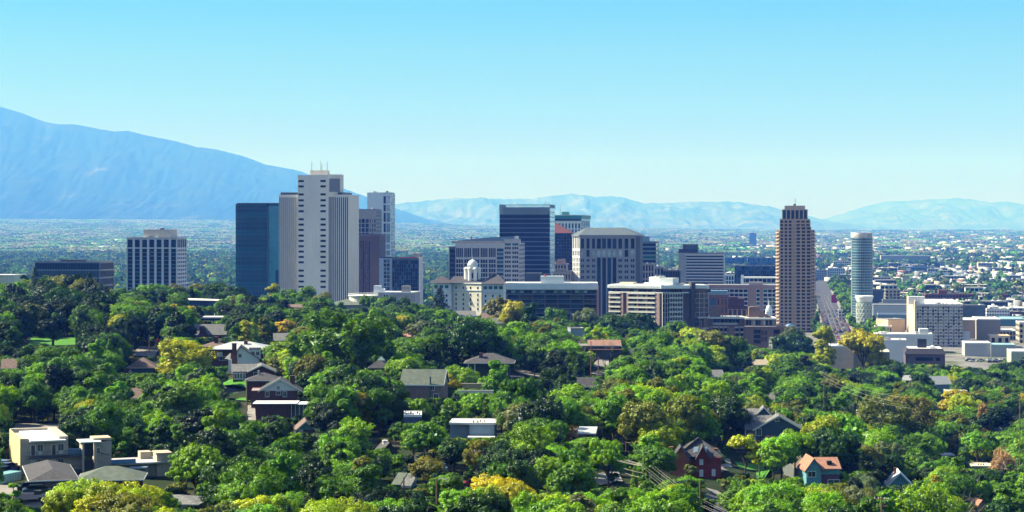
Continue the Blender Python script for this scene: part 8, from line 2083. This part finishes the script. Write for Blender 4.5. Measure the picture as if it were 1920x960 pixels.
# ------------------------------------------------------------------ planting
# (px, py_top, Y, height, kind, tint): trees the photograph singles out by colour or shape
KEY = [
 (104, 514, 905, 16, 'wide', 'olive', 1.1), (132, 513, 900, 17, 'round', 'dark', 1.2), (152, 520, 890, 15, 'wide', 'olive', 1.0), (84, 520, 880, 14, 'round', 'deep', 1), (188, 532, 870, 13, 'round', 'dark', 1), (655, 575, 560, 14, 'willow', 'green', 1.3), (575, 618, 600, 14, 'willow', 'green', 1.25), (890, 588, 640, 15, 'wide', 'deep', 1.1), (860, 600, 660, 15, 'round', 'dark', 1.1),
 (345, 632, 570, 17, 'wide', 'yellow', 1.15), (318, 690, 560, 10, 'round', 'yellow', 1), (372, 660, 575, 14, 'round', 'lime', 1), (398, 706, 540, 11, 'round', 'olive', 1),
 (228, 588, 700, 12, 'wide', 'yellow', 1), (200, 570, 760, 12, 'round', 'lime', 1), (282, 772, 430, 9, 'round', 'gold', 1), (258, 780, 425, 7, 'round', 'yellow', 1),
 (513, 530, 1120, 15, 'tall', 'yellow', 1.1), (968, 562, 900, 15, 'wide', 'yellow', 1), (940, 556, 960, 13, 'round', 'olive', 1), (992, 566, 880, 15, 'tall', 'deep', 1),
 (1545, 608, 1010, 17, 'tall', 'yellow', 1.0), (1538, 632, 990, 10, 'round', 'lime', 1), (1618, 613, 1000, 17, 'round', 'yellow', .95), (1645, 636, 1010, 11, 'round', 'olive', 1),
 (938, 888, 288, 9, 'wide', 'gold', 1), (905, 905, 282, 7, 'round', 'yellow', 1), (975, 900, 285, 8, 'round', 'yellow', 1), (1010, 920, 282, 7, 'round', 'lime', 1),
 (1845, 684, 700, 12, 'tall', 'orange', .8), (1862, 692, 690, 12, 'round', 'dark', 1), (1790, 672, 760, 12, 'round', 'gold', 1), (1812, 690, 740, 12, 'wide', 'lime', 1), (1075, 796, 415, 7, 'round', 'orange', 1), (1060, 808, 412, 5, 'small', 'orange', 1),
 (980, 738, 480, 8, 'wide', 'gold', 1), (1004, 748, 470, 6, 'round', 'yellow', 1), (955, 752, 470, 7, 'round', 'lime', 1), (1396, 812, 425, 5.5, 'small', 'yellow', 1), (1755, 852, 430, 8, 'tall', 'yellow', .9), (1728, 850, 500, 9, 'tall', 'lime', 1),
 (150, 892, 285, 9, 'wide', 'lime', 1), (205, 898, 280, 9, 'wide', 'yellow', .9), (260, 902, 284, 9, 'wide', 'lime', 1), (120, 915, 276, 7, 'round', 'lime', 1), (300, 912, 290, 8, 'round', 'bright', 1), (240, 916, 272, 7, 'round', 'lime', 1), (180, 925, 268, 6, 'round', 'yellow', 1), (28, 905, 296, 7, 'column', 'bright', 1.4),
 (60, 950, 262, 4, 'small', 'lime', 1), (15, 948, 262, 4, 'small', 'olive', 1),
 (65, 498, 900, 17, 'conifer', 'blue', 1.05), (168, 510, 880, 15, 'conifer', 'dark', 1.25), (823, 537, 1020, 17, 'pine', 'blue', 1.25), (1487, 588, 1130, 16, 'willow', 'grey', .9), (1500, 600, 1120, 14, 'wide', 'deep', 1), (1465, 610, 1110, 12, 'round', 'deep', 1),
 (328, 612, 740, 8, 'round', 'purple', 1.1), (355, 622, 700, 8, 'round', 'purple', .8), (1436, 815, 440, 5.5, 'small', 'purple', 1), (690, 552, 1090, 15, 'willow', 'green', 1), (720, 556, 1080, 15, 'wide', 'green', 1), (745, 552, 1060, 14, 'willow', 'deep', 1),
 (1100, 576, 1000, 16, 'willow', 'grey', 1.0), (1045, 574, 990, 16, 'willow', 'green', 1), (1150, 586, 980, 14, 'wide', 'deep', 1), (1195, 584, 1000, 14, 'wide', 'deep', 1), (1265, 600, 940, 13, 'round', 'green', 1),
 (1230, 620, 800, 16, 'willow', 'green', 1.1), (1300, 612, 920, 15, 'wide', 'lime', .95), (1340, 616, 880, 14, 'wide', 'olive', 1), (1290, 632, 800, 12, 'wide', 'lime', .85), (1370, 625, 880, 12, 'round', 'green', 1),
 (30, 530, 820, 14, 'round', 'dark', 1), (90, 530, 790, 18, 'wide', 'dark', 1.15), (130, 535, 780, 18, 'wide', 'deep', 1.1), (180, 545, 770, 14, 'wide', 'dark', 1), (50, 550, 750, 16, 'wide', 'dark', 1.1), (10, 545, 760, 16, 'wide', 'deep', 1), (110, 552, 740, 17, 'wide', 'dark', 1.2),
 (155, 578, 690, 17, 'tall', 'deep', 1), (300, 530, 1000, 14, 'wide', 'green', 1), (275, 532, 1010, 13, 'wide', 'bright', .8), (330, 530, 1020, 13, 'round', 'olive', .9), (400, 527, 1050, 14, 'wide', 'deep', 1.1), (370, 530, 1050, 13, 'round', 'olive', 1), (440, 535, 1040, 14, 'wide', 'deep', 1.1), (200, 540, 980, 12, 'wide', 'olive', 1), (225, 538, 1000, 12, 'wide', 'green', .9), (255, 540, 990, 11, 'round', 'deep', 1),
 (545, 540, 1090, 15, 'wide', 'green', 1), (570, 535, 1100, 16, 'round', 'green', 1), (605, 546, 1080, 13, 'round', 'olive', 1), (530, 560, 1000, 13, 'round', 'dark', 1), (460, 560, 1000, 14, 'wide', 'dark', 1), (640, 565, 960, 13, 'tall', 'green', 1),
 (455, 575, 860, 14, 'wide', 'deep', 1), (430, 590, 820, 12, 'round', 'green', 1), (520, 585, 850, 14, 'wide', 'green', 1), (600, 578, 860, 14, 'round', 'deep', 1),
 (622, 684, 500, 15, 'wide', 'bright', 1), (650, 682, 505, 13, 'tall', 'bright', 1), (676, 690, 500, 12, 'round', 'bright', 1), (600, 700, 495, 10, 'round', 'bright', 1), (936, 674, 500, 8.5, 'tall', 'bright', 1.05), (912, 660, 545, 5, 'small', 'bright', 1), (800, 662, 560, 6, 'wide', 'bright', 1),
 (880, 660, 560, 6, 'wide', 'bright', 1), (850, 656, 565, 6, 'wide', 'bright', 1), (940, 740, 450, 6, 'wide', 'bright', 1), (860, 755, 445, 7, 'wide', 'bright', .9), (800, 832, 380, 9, 'round', 'green', 1), (790, 765, 440, 9, 'wide', 'deep', 1),
 (620, 775, 425, 13, 'willow', 'green', 1), (710, 770, 435, 11, 'willow', 'green', 1), (660, 835, 380, 10, 'wide', 'bright', 1), (640, 860, 360, 9, 'round', 'bright', 1), (700, 890, 345, 8, 'wide', 'green', 1), (965, 760, 430, 14, 'willow', 'green', 1), (1010, 800, 400, 13, 'wide', 'dark', 1), (1055, 670, 580, 13, 'tall', 'dark', 1), (1030, 688, 560, 13, 'willow', 'deep', 1), (1085, 665, 590, 13, 'conifer', 'blue', 1.3), (1130, 700, 530, 12, 'pine', 'dark', .9), (1000, 620, 700, 15, 'wide', 'green', 1),
 (1060, 612, 690, 12, 'bare', None, 1.1), (1078, 610, 700, 13, 'bare', None, 1.1), (545, 622, 640, 11, 'bare', None, 1), (518, 630, 635, 9, 'bare', None, 1), (1145, 622, 720, 11, 'bare', None, 1), (1895, 735, 560, 10, 'bare', None, 1), (1880, 740, 570, 9, 'willow', 'tan', .7), (1810, 888, 370, 10, 'bare', None, 1), (1796, 895, 372, 7, 'willow', 'tan', .6), (1395, 665, 640, 10, 'bare', None, .8), (1520, 700, 620, 9, 'bare', None, .8),
 (1465, 810, 425, 10, 'wide', 'bright', 1.05), (1490, 803, 430, 10, 'round', 'bright', 1), (1524, 808, 470, 9, 'round', 'bright', 1), (1450, 830, 415, 7, 'round', 'bright', 1), (1540, 775, 480, 10, 'wide', 'lime', .8), (1580, 770, 490, 10, 'round', 'bright', 1), (1640, 800, 520, 11, 'wide', 'bright', 1), (1604, 826, 505, 10, 'wide', 'green', 1), (1664, 826, 505, 12, 'willow', 'grey', 1), (1628, 886, 400, 8, 'willow', 'grey', .9), (1700, 690, 640, 14, 'wide', 'olive', 1), (1660, 700, 620, 14, 'wide', 'olive', 1.1),
 (1255, 900, 330, 8, 'wide', 'bright', 1.1), (1290, 890, 345, 7, 'round', 'bright', 1), (1225, 915, 322, 7, 'round', 'bright', 1), (1120, 830, 385, 8, 'round', 'deep', 1), (1190, 870, 352, 8, 'conifer', 'green', 1), (1295, 870, 385, 5, 'small', 'olive', 1), (1250, 845, 400, 7, 'wide', 'green', 1),
 (1690, 912, 340, 8, 'wide', 'bright', 1), (1745, 905, 340, 9, 'wide', 'bright', .9), (1880, 915, 300, 9, 'wide', 'lime', .9), (1840, 935, 290, 7, 'round', 'lime', 1), (1905, 890, 320, 9, 'round', 'bright', 1), (1480, 900, 330, 8, 'wide', 'bright', 1), (1440, 905, 325, 8, 'willow', 'green', 1), (1552, 914, 325, 8, 'wide', 'olive', 1), (1380, 905, 330, 7, 'wide', 'green', 1),
 (480, 925, 275, 6.5, 'wide', 'lime', 1), (540, 918, 282, 7, 'wide', 'bright', 1), (600, 935, 268, 6, 'wide', 'lime', 1), (660, 932, 270, 6, 'wide', 'lime', 1.0), (720, 930, 274, 6.5, 'wide', 'bright', 1), (780, 935, 270, 6, 'wide', 'bright', 1), (850, 940, 266, 5.5, 'round', 'green', 1), (410, 938, 268, 6, 'round', 'olive', 1), (430, 855, 340, 10, 'wide', 'olive', 1), (500, 850, 345, 8, 'round', 'green', 1), (1060, 925, 276, 7, 'wide', 'lime', 1), (1110, 918, 280, 7.5, 'wide', 'bright', 1.1), (1160, 928, 274, 6.5, 'wide', 'lime', 1), (1350, 940, 270, 5, 'small', 'green', 1),
 (1530, 918, 310, 7, 'wide', 'bright', 1), (1610, 905, 330, 8, 'willow', 'grey', 1), (70, 705, 520, 14, 'wide', 'green', 1), (40, 720, 500, 13, 'willow', 'green', 1), (180, 690, 560, 12, 'wide', 'bright', .9), (225, 700, 545, 10, 'round', 'green', 1), (120, 690, 560, 12, 'wide', 'olive', .9),
]

def plant():
 trees = []            # dict(x, y, z, kind, var, s, tint, rz, wk)
 for (px, top, Y, h, kind, tint, wk) in KEY:
  x = X_at(px, Y); z = Z_at(top, Y) - h
  gz = g(x, Y); z = min(z, gz)                   # foot on the ground: grow or shift a little as needed
  hh = Z_at(top, Y) - gz
  if hh > h * .6 and hh < h * 1.9: h, z = hh, gz
  elif hh >= h * 1.9: z = gz; h = h * 1.5
  else: z = gz
  trees.append(dict(x=x, y=Y, z=z, kind=kind, h=h, tint=tint, wk=wk, key=True))
 rng = np.random.default_rng(5); rr = random.Random(5)
 def blocked(px0, px1, top, bot, Y, own=None):
  m = (px1 - px0) * .16
  for (a, b, c, d, Yv) in VIS:
   if Y < Yv + 1 and px1 > a + m and px0 < b - m and bot > c + 2 and top < d - 3: return d
  return 0
 # height of the wood's skyline in the photograph: tops never rise above it
 SKY = np.array([(-60, 528), (0, 530), (30, 530), (50, 512), (100, 514), (160, 520), (200, 540), (230, 548), (300, 540), (440, 538), (480, 560), (520, 545), (570, 545), (610, 556), (650, 580), (700, 562), (760, 560), (800, 568), (850, 580), (900, 585), (940, 570), (1000, 580), (1050, 585), (1130, 592),
     (1200, 592), (1260, 608), (1310, 618), (1370, 632), (1420, 650), (1480, 655), (1530, 662), (1560, 690), (1600, 690), (1660, 668), (1700, 680), (1780, 682), (1850, 690), (1900, 662), (1980, 655)], float)
 Y = 252.0
 while Y < 1330:
  sp = 5.6 + Y * .0032
  x = X_at(-260, Y)
  while x < X_at(2200, Y):
   xx = x + rr.uniform(-.42, .42) * sp; yy = Y + rr.uniform(-.42, .42) * sp
   x += sp * .98
   px = 960 + F * xx / yy
   if any((xx - a) ** 2 + (yy - b) ** 2 < (c + .8) ** 2 for a, b, c in FOOT): continue
   if any(abs(xx - a) < c and abs(yy - b) < d for a, b, c, d in GAPS): continue
   gz = g(xx, yy)
   n1 = float(fbm(np.array([xx / 38.0]), np.array([yy / 60.0]), 41)[0]); r = rr.random()
   q = n1 * .75 + r * .5
   tint = 'dark' if q < .42 else 'deep' if q < .55 else 'green' if q < .72 else 'bright' if q < .88 else 'olive' if q < .95 else 'lime'
   if r > .982: tint = rr.choice(['yellow', 'gold', 'olive'])
   if r < .02: tint = 'grey'
   kd = rr.random()
   kind = 'round' if kd < .28 else 'wide' if kd < .50 else 'tall' if kd < .71 else 'willow' if kd < .87 else 'small' if kd < .91 else 'conifer' if kd < .965 else 'column'
   if kind in ('conifer', 'column') and tint in ('bright', 'lime', 'yellow', 'gold', 'olive'): tint = 'dark'
   h = rr.uniform(8.0, 14.5) * (.62 if kind == 'small' else 1) * (1 if yy > 420 else .82)
   if kind == 'tall': h *= 1.12
   top = py_of(gz + h, yy); lim = float(np.interp(px, SKY[:, 0], SKY[:, 1]))
   if top < lim:
    h2 = Z_at(lim + rr.uniform(0, 8), yy) - gz
    if h2 < 4: continue
    h = h2; top = py_of(gz + h, yy)
   wpx = h * .42 * F / yy
   ok = False
   for k in range(6):
    dd = blocked(px - wpx, px + wpx, top, py_of(gz, yy), yy)
    if not dd: ok = True; break
    h0 = h; h = min(h * .9, Z_at(dd - 2.5, yy) - gz); wpx *= h / h0; kind = 'small' if h < 6 else kind; top = py_of(gz + h, yy)
    if h < 1.8: break
   if not ok: continue
   if any((xx - t['x']) ** 2 + (yy - t['y']) ** 2 < (t['h'] * .30 + h * .16) ** 2 for t in trees[:len(KEY)]): continue
   trees.append(dict(x=xx, y=yy, z=gz, kind=kind, h=h, tint=tint, wk=1.0, key=False))
  Y += sp * .80
 for _ in range(5200):
  yy = rr.uniform(250, 1000); px = rr.uniform(-50, 1970); xx = X_at(px, yy)
  if rr.random() > yy / 1000 + .1: continue
  if any((xx - a) ** 2 + (yy - b) ** 2 < (c * .8) ** 2 for a, b, c in FOOT) or any(abs(xx - a) < c and abs(yy - b) < d for a, b, c, d in GAPS): continue
  h = rr.uniform(1.6, 5.0); gz = g(xx, yy); w = h * .5 * F / yy
  if blocked(px - w, px + w, py_of(gz + h, yy), py_of(gz, yy), yy): continue
  trees.append(dict(x=xx, y=yy, z=gz, kind='small', h=h, tint=rr.choice(['dark', 'deep', 'green', 'green', 'bright', 'olive']), wk=1.15, key=False))
 for i, t in enumerate(trees):
  k = TPL[t['kind']]; t['v'] = i % len(k); cm, tm, H0, W0 = k[t['v']]
  t['s'] = t['h'] / H0; t['rz'] = rr.uniform(0, 6.28); t['W'] = W0 * t['s'] * t['wk']
 # how much of each the picture shows: paint them front to back on a coarse screen
 trees.sort(key=lambda t: t['y'])
 sc = .5; W_, H_ = 960, 480; occ = np.zeros((H_, W_), bool)
 for t in trees:
  px = (960 + F * t['x'] / t['y']) * sc; pt = py_of(t['z'] + t['h'], t['y']) * sc; pb = py_of(t['z'] + t['h'] * .12, t['y']) * sc; hw = t['W'] / 2 * F / t['y'] * sc * .9
  x0, x1, y0, y1 = int(max(0, px - hw)), int(min(W_, px + hw + 1)), int(max(0, pt)), int(min(H_, pb + 1))
  t['vis'] = 0
  if x1 > x0 and y1 > y0:
   yy, xx = np.mgrid[y0:y1, x0:x1]; e = ((xx - px) / max(hw, .5)) ** 2 + ((yy - (pt + pb) / 2) / max((pb - pt) / 2, .5)) ** 2 < 1
   sub = occ[y0:y1, x0:x1]; t['vis'] = int((e & ~sub).sum()); sub |= e
 order = sorted(trees, key=lambda t: -(t['vis'] + (60 if t['key'] and t['vis'] > 12 else 0)))
 ind = order[:296]; rest = [t for t in order[296:] if t['vis'] > 0 or t['y'] < 1400]
 return ind, rest

KINDNAME = {'round': 'rounded broadleaf tree', 'wide': 'broad spreading tree', 'tall': 'tall upright tree', 'willow': 'feathery drooping tree', 'column': 'narrow columnar tree', 'small': 'low bushy tree', 'conifer': 'pointed spruce', 'pine': 'dark wide pine', 'bare': 'leafless branching tree'}
OBJN = {'round': 'broadleaf_tree', 'wide': 'broadleaf_tree', 'tall': 'upright_tree', 'willow': 'willow_tree', 'column': 'columnar_tree', 'small': 'bushy_tree', 'conifer': 'spruce_tree', 'pine': 'pine_tree', 'bare': 'bare_tree'}
TINTN = {'dark': 'dark green', 'deep': 'deep green', 'green': 'mid green', 'bright': 'bright green', 'lime': 'lime green', 'olive': 'olive', 'yellow': 'yellow', 'gold': 'golden', 'orange': 'orange-tinged', 'grey': 'grey-green', 'purple': 'purple-leaved', 'blue': 'blue-green', 'tan': 'dry tan', None: 'pale grey'}
LMARK = [(75, 860, "the tan apartment block"), (290, 880, "the apartments' end tower"), (95, 905, "the charcoal-roofed garage"), (345, 945, "the bottom-edge bungalow"), (262, 695, "the blue clapboard house"), (330, 575, "the white-roofed hall"), (395, 630, "the dark brown gabled house"), (440, 660, "the pale-roofed ranch"),
  (515, 738, "the white-gabled brick house"), (572, 805, "the small brown gable"), (710, 688, "the small charcoal hip roof"), (915, 690, "the porch-post house"), (795, 722, "the moss-green roof"), (773, 788, "the cubic blue building"), (900, 805, "the pale blue flat building"), (728, 846, "the tiny dark gable"), (753, 906, "the green-grey low house"),
  (1125, 655, "the brown-tiled building"), (1100, 822, "the slatted shed"), (1430, 800, "the grey twin-gabled house"), (1305, 865, "the red brick Victorian"), (1545, 885, "the teal terracotta-roofed house"), (1688, 898, "the white gable roof"), (1768, 708, "the striped-roof house"), (1705, 785, "the orange-tan roof"), (1845, 872, "the cream flat roof"), (1735, 660, "the mansard office"),
  (1380, 615, "the brick terraces"), (1490, 630, "the blue dome"), (1030, 560, "the long white-roofed condominium"), (1200, 575, "the balconied condominium"), (880, 560, "the domed building"), (665, 565, "the yellow-edged hall"), (290, 500, "the white-piered apartment tower"), (125, 520, "the low glass office"), (480, 520, "the curved glass tower"), (1600, 665, "the cream flat roof by the street"),
  (1026, 900, "the slender armless pole"), (819, 930, "the lamp pole"), (1214, 900, "the roadside crossarm pole"), (1313, 940, "the tall plain bottom pole"), (1653, 945, "the pale-armed pole"), (1072, 815, "the orange-tinged tree's pole"), (100, 640, "the bright park lawn"), (1865, 650, "the grey warehouse"), (894, 865, "the wire-stayed pole"), (689, 825, "the pole by round trees"), (1545, 710, "the far crossarm pole"), (1870, 800, "the pale gable corner"), (570, 900, "the lime bottom thicket")]

def labels_for(ind):
 used = {}
 for t in ind:
  px = 960 + F * t['x'] / t['y']; py = (py_of(t['z'] + t['h'], t['y']) * .6 + py_of(t['z'], t['y']) * .4)
  t['px'], t['py'] = px, py
  best = min(LMARK, key=lambda m: ((m[0] - px)) ** 2 + ((m[1] - py) * 1.6) ** 2)
  dx, dy = px - best[0], py - best[1]
  if abs(dx) > abs(dy) * 1.3: rel = 'right of' if dx > 0 else 'left of'
  else: rel = 'below' if dy > 0 else 'above'
  if abs(dx) < 22 and abs(dy) < 14: rel = 'right beside'
  t['base'] = "%s %s %s %s" % (TINTN[t['tint']], KINDNAME[t['kind']], rel, best[2]); t['d'] = math.hypot(dx, dy)
  used.setdefault(t['base'], []).append(t)
 for b, L in used.items():
  L.sort(key=lambda t: t['d'])
  for i, t in enumerate(L):
   t['label'] = b if len(L) == 1 else "%s nearest %s" % (ordw(i), b) if i else "nearest " + b

def build_trees(ind, rest):
 labels_for(ind)
 for t in ind:
  cm, tm, H0, W0 = TPL[t['kind']][t['v']]
  r = thing(OBJN[t['kind']], t['label'], "tree", (t['x'], t['y'], t['z']), t['rz'], "trees covering the slope below the city"); r.scale = (t['s'] * t['wk'], t['s'] * t['wk'], t['s'])
  o = link(bpy.data.objects.new("branches" if t['kind'] == 'bare' else "crown", cm)); o.parent = r
  if t['tint']:
   c = TINT[t['tint']]; j = RNG.uniform(.82, 1.2); o['tint'] = [c[0] * j * RNG.uniform(.85, 1.2), c[1] * j, c[2] * j]
  if tm: o = link(bpy.data.objects.new("trunk", tm)); o.parent = r
 # everything beyond the three hundred: one wood
 pts = []; 
 kinds = [(k, i) for k in TPL for i in range(len(TPL[k]))]
 for t in rest:
  if t['kind'] == 'bare': continue
  c = TINT[t['tint']]; j = RNG.uniform(.82, 1.2)
  pts.append((t['x'], t['y'], t['z'], kinds.index((t['kind'], t['v'])), t['s'] * t['wk'], t['s'], t['rz'], c[0] * j, c[1] * j, c[2] * j))
 stuff_wood("woods", "dense wood filling the gaps between the nearer trees of the slope", pts, [(k, i) for k, i in kinds])

def tmpl_collection(name, meshes):
 c = bpy.data.collections.new(name)
 for i, parts in enumerate(meshes):
  # join crown and trunk meshes into one template
  me = bpy.data.meshes.new("tree_template"); V = []; Fc = []; mi = []; sh = []
  mats = []
  for p in parts:
   if p is None: continue
   k = len(V); V += [tuple(v.co) for v in p.vertices]; Fc += [tuple(a + k for a in q.vertices) for q in p.polygons]
   mi += [len(mats)] * len(p.polygons)
   a = p.attributes.get('shade')
   if a: arr = np.zeros(len(p.polygons), np.float32); a.data.foreach_get('value', arr); sh += list(arr)
   else: sh += [.5] * len(p.polygons)
   mats.append(p.materials[0])
  me.from_pydata(V, [], Fc)
  for m in mats: me.materials.append(m)
  me.polygons.foreach_set('material_index', np.array(mi, np.int32))
  at = me.attributes.new('shade', 'FLOAT', 'FACE'); at.data.foreach_set('value', np.array(sh, np.float32))
  o = bpy.data.objects.new("template_%03d" % i, me); c.objects.link(o)
 return c

def stuff_wood(name, label, pts, kinds=None, coll=None):
 A = np.array(pts, np.float32)
 if coll is None:
  coll = tmpl_collection(name + "_templates", [(TPL[k][i][0], TPL[k][i][1]) for k, i in kinds])
 me = bpy.data.meshes.new(name); me.vertices.add(len(A)); me.vertices.foreach_set('co', A[:, :3].ravel())
 def attr(n, ty, arr, key='value'):
  a = me.attributes.new(n, ty, 'POINT'); a.data.foreach_set(key, arr.ravel())
 attr('idx', 'INT', A[:, 3].astype(np.int32)); attr('scl', 'FLOAT_VECTOR', np.stack([A[:, 4], A[:, 4], A[:, 5]], 1), 'vector'); attr('rot', 'FLOAT_VECTOR', np.stack([A[:, 6] * 0, A[:, 6] * 0, A[:, 6]], 1), 'vector'); attr('tint', 'FLOAT_VECTOR', A[:, 7:10].copy(), 'vector')
 o = link(bpy.data.objects.new(name, me)); tag(o, label, None, None, "stuff")
 ng = bpy.data.node_groups.new(name + "_scatter", 'GeometryNodeTree')
 ng.interface.new_socket("Geometry", in_out='INPUT', socket_type='NodeSocketGeometry'); ng.interface.new_socket("Geometry", in_out='OUTPUT', socket_type='NodeSocketGeometry')
 gi = ng.nodes.new('NodeGroupInput'); go = ng.nodes.new('NodeGroupOutput'); ci = ng.nodes.new('GeometryNodeCollectionInfo'); ci.inputs['Collection'].default_value = coll; ci.inputs['Separate Children'].default_value = True; ci.inputs['Reset Children'].default_value = True
 ip = ng.nodes.new('GeometryNodeInstanceOnPoints'); ip.inputs['Pick Instance'].default_value = True
 def na(n, ty): q = ng.nodes.new('GeometryNodeInputNamedAttribute'); q.data_type = ty; q.inputs['Name'].default_value = n; return q.outputs['Attribute']
 ng.links.new(gi.outputs[0], ip.inputs['Points']); ng.links.new(ci.outputs[0], ip.inputs['Instance']); ng.links.new(na('idx', 'INT'), ip.inputs['Instance Index']); ng.links.new(na('rot', 'FLOAT_VECTOR'), ip.inputs['Rotation']); ng.links.new(na('scl', 'FLOAT_VECTOR'), ip.inputs['Scale'])
 ng.links.new(ip.outputs[0], go.inputs[0])
 md = o.modifiers.new("scatter", 'NODES'); md.node_group = ng
 return o

def far_forest(citylist):
 """The tree canopy of the valley suburbs."""
 mats = []
 ms = []
 for s in range(4):
  V, Q, sh, L = crown(300 + s, 'wide' if s % 2 else 'round', H=12, W=12, base=0.2, clumps=34, leaves=13, leaf=1.05, fill=40)
  ms.append((np_mesh("far_crown", V, Q, LEAF, {'shade': sh}), None))
 for s in range(3):    # a grove: many crowns standing together
  rg = np.random.default_rng(900 + s); VV = []; QQ = []; SS = []; k = 0
  for j in range(26):
   V, Q, sh, L = crown(400 + s * 40 + j, 'round', H=12, W=14, base=-1, clumps=12, leaves=6, leaf=2.4, fill=14)
   V = V * rg.uniform(.7, 1.3) + np.array([rg.uniform(-48, 48), rg.uniform(-40, 40), 0]); VV.append(V); QQ.append(Q + k); k += len(V); SS.append(np.clip(sh + rg.uniform(-.2, .2), 0, 1))
  ms.append((np_mesh("grove", np.concatenate(VV), np.concatenate(QQ), LEAF, {'shade': np.concatenate(SS)}), None))
 coll = tmpl_collection("far_templates", ms)
 rg = np.random.default_rng(77); pts = []
 C = np.array([(c[0], c[1], max(c[2], c[3]) * .62 + 3) for c in citylist]); FT = np.array(FOOT)
 haze_tints = [(a * .8 + .012, b * .85 + .025, c * 2 + .045) for a, b, c in (TINT[k] for k in ('deep', 'deep', 'green', 'deep', 'green', 'olive', 'bright'))]  # haze is put into the leaf colours: greens paled and blued
 def dens(x, y, px):
  n = fbm(x / 420, y / 420, 51, 4); right = 1 / (1 + np.exp(-(px - 1270) / 40)); near = 1 / (1 + np.exp(-(y - 2050) / 60))
  d = np.where(n > .30, 1.0, .55) * (1 - right) + right * np.clip((n - .47) * 4, .05, .6)
  d = d * np.where((px > 470) & (px < 1530), near, np.where(px > 1530, 1 / (1 + np.exp(-(y - 1900) / 60)), 1)); return d
 n = 175000; y = 1450 + (6500 - 1450) * np.sqrt(rg.uniform(0, 1, n)); px = rg.uniform(-200, 2200, n); x = (px - 960) / F * y
 # even out by area
 keep = rg.uniform(0, 1, n) < dens(x, y, px) * .5; x, y, px = x[keep], y[keep], px[keep]
 for i in range(len(x)):
  pass
 def clear(x, y):
  ok = np.ones(len(x), bool)
  for (a, b, r) in np.concatenate([C, FT]): ok &= (x - a) ** 2 + (y - b) ** 2 > r * r
  rd = np.abs(x - (262 + .15 * (y - 1520))); ok &= ~((rd < 19) & (y > 1400) & (y < 3400)); return ok
 ok = clear(x, y); x, y = x[ok], y[ok]; z = terr(x, y) - .5
 s = rg.uniform(.65, 1.35, len(x))
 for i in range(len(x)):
  c = haze_tints[rg.integers(0, 7)]; j = rg.uniform(.8, 1.4) * 1.1
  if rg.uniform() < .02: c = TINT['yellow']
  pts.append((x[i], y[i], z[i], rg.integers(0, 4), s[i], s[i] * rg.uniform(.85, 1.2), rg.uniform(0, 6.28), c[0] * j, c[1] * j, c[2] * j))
 # street trees along the downtown street, and park trees near its foot
 for k in range(46):
  yy = 1470 + k * 30; 
  for off in (-19, 17, 27):
   if rg.uniform() < .25 - .2 * (off > 0): continue
   xx = 262 + .15 * (yy - 1520) + off + rg.uniform(-2, 2); c = TINT[['deep', 'green', 'bright'][rg.integers(0, 3)]]; pts.append((xx, yy, 0, rg.integers(0, 4), 1.25 if off > 0 else .8, 1.25, rg.uniform(0, 6), *c))
 n = 50000; y = 6300 + (27000 - 6300) * rg.uniform(0, 1, n); px = rg.uniform(-200, 2200, n); x = (px - 960) / F * y
 keep = rg.uniform(0, 1, n) < dens(x, y, px) * .42; x, y = x[keep], y[keep]; zz = terr(x, y)
 for i in range(len(x)):
  c = haze_tints[rg.integers(0, 7)]; j = rg.uniform(1.3, 2.3); c = c if rg.uniform() > .32 else (.22, .24, .22); q = .8 + y[i] / 22000; pts.append((x[i], y[i], zz[i] - 1, 4 + rg.integers(0, 3), q, rg.uniform(.8, 1.1), rg.uniform(0, 6.28), c[0] * j, c[1] * j, c[2] * j))  # groves lightened further to carry the valley haze, some pale grey
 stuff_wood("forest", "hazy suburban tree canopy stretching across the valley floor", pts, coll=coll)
# ------------------------------------------------------------------ build
houses()
build_ground(); build_mountains()
towers(); condos(); right_side()
CITY = city(); street(); slope_ground(); poles()
build_templates()
IND, REST = plant()
build_trees(IND, REST)
far_forest(CITY)
build_haze()
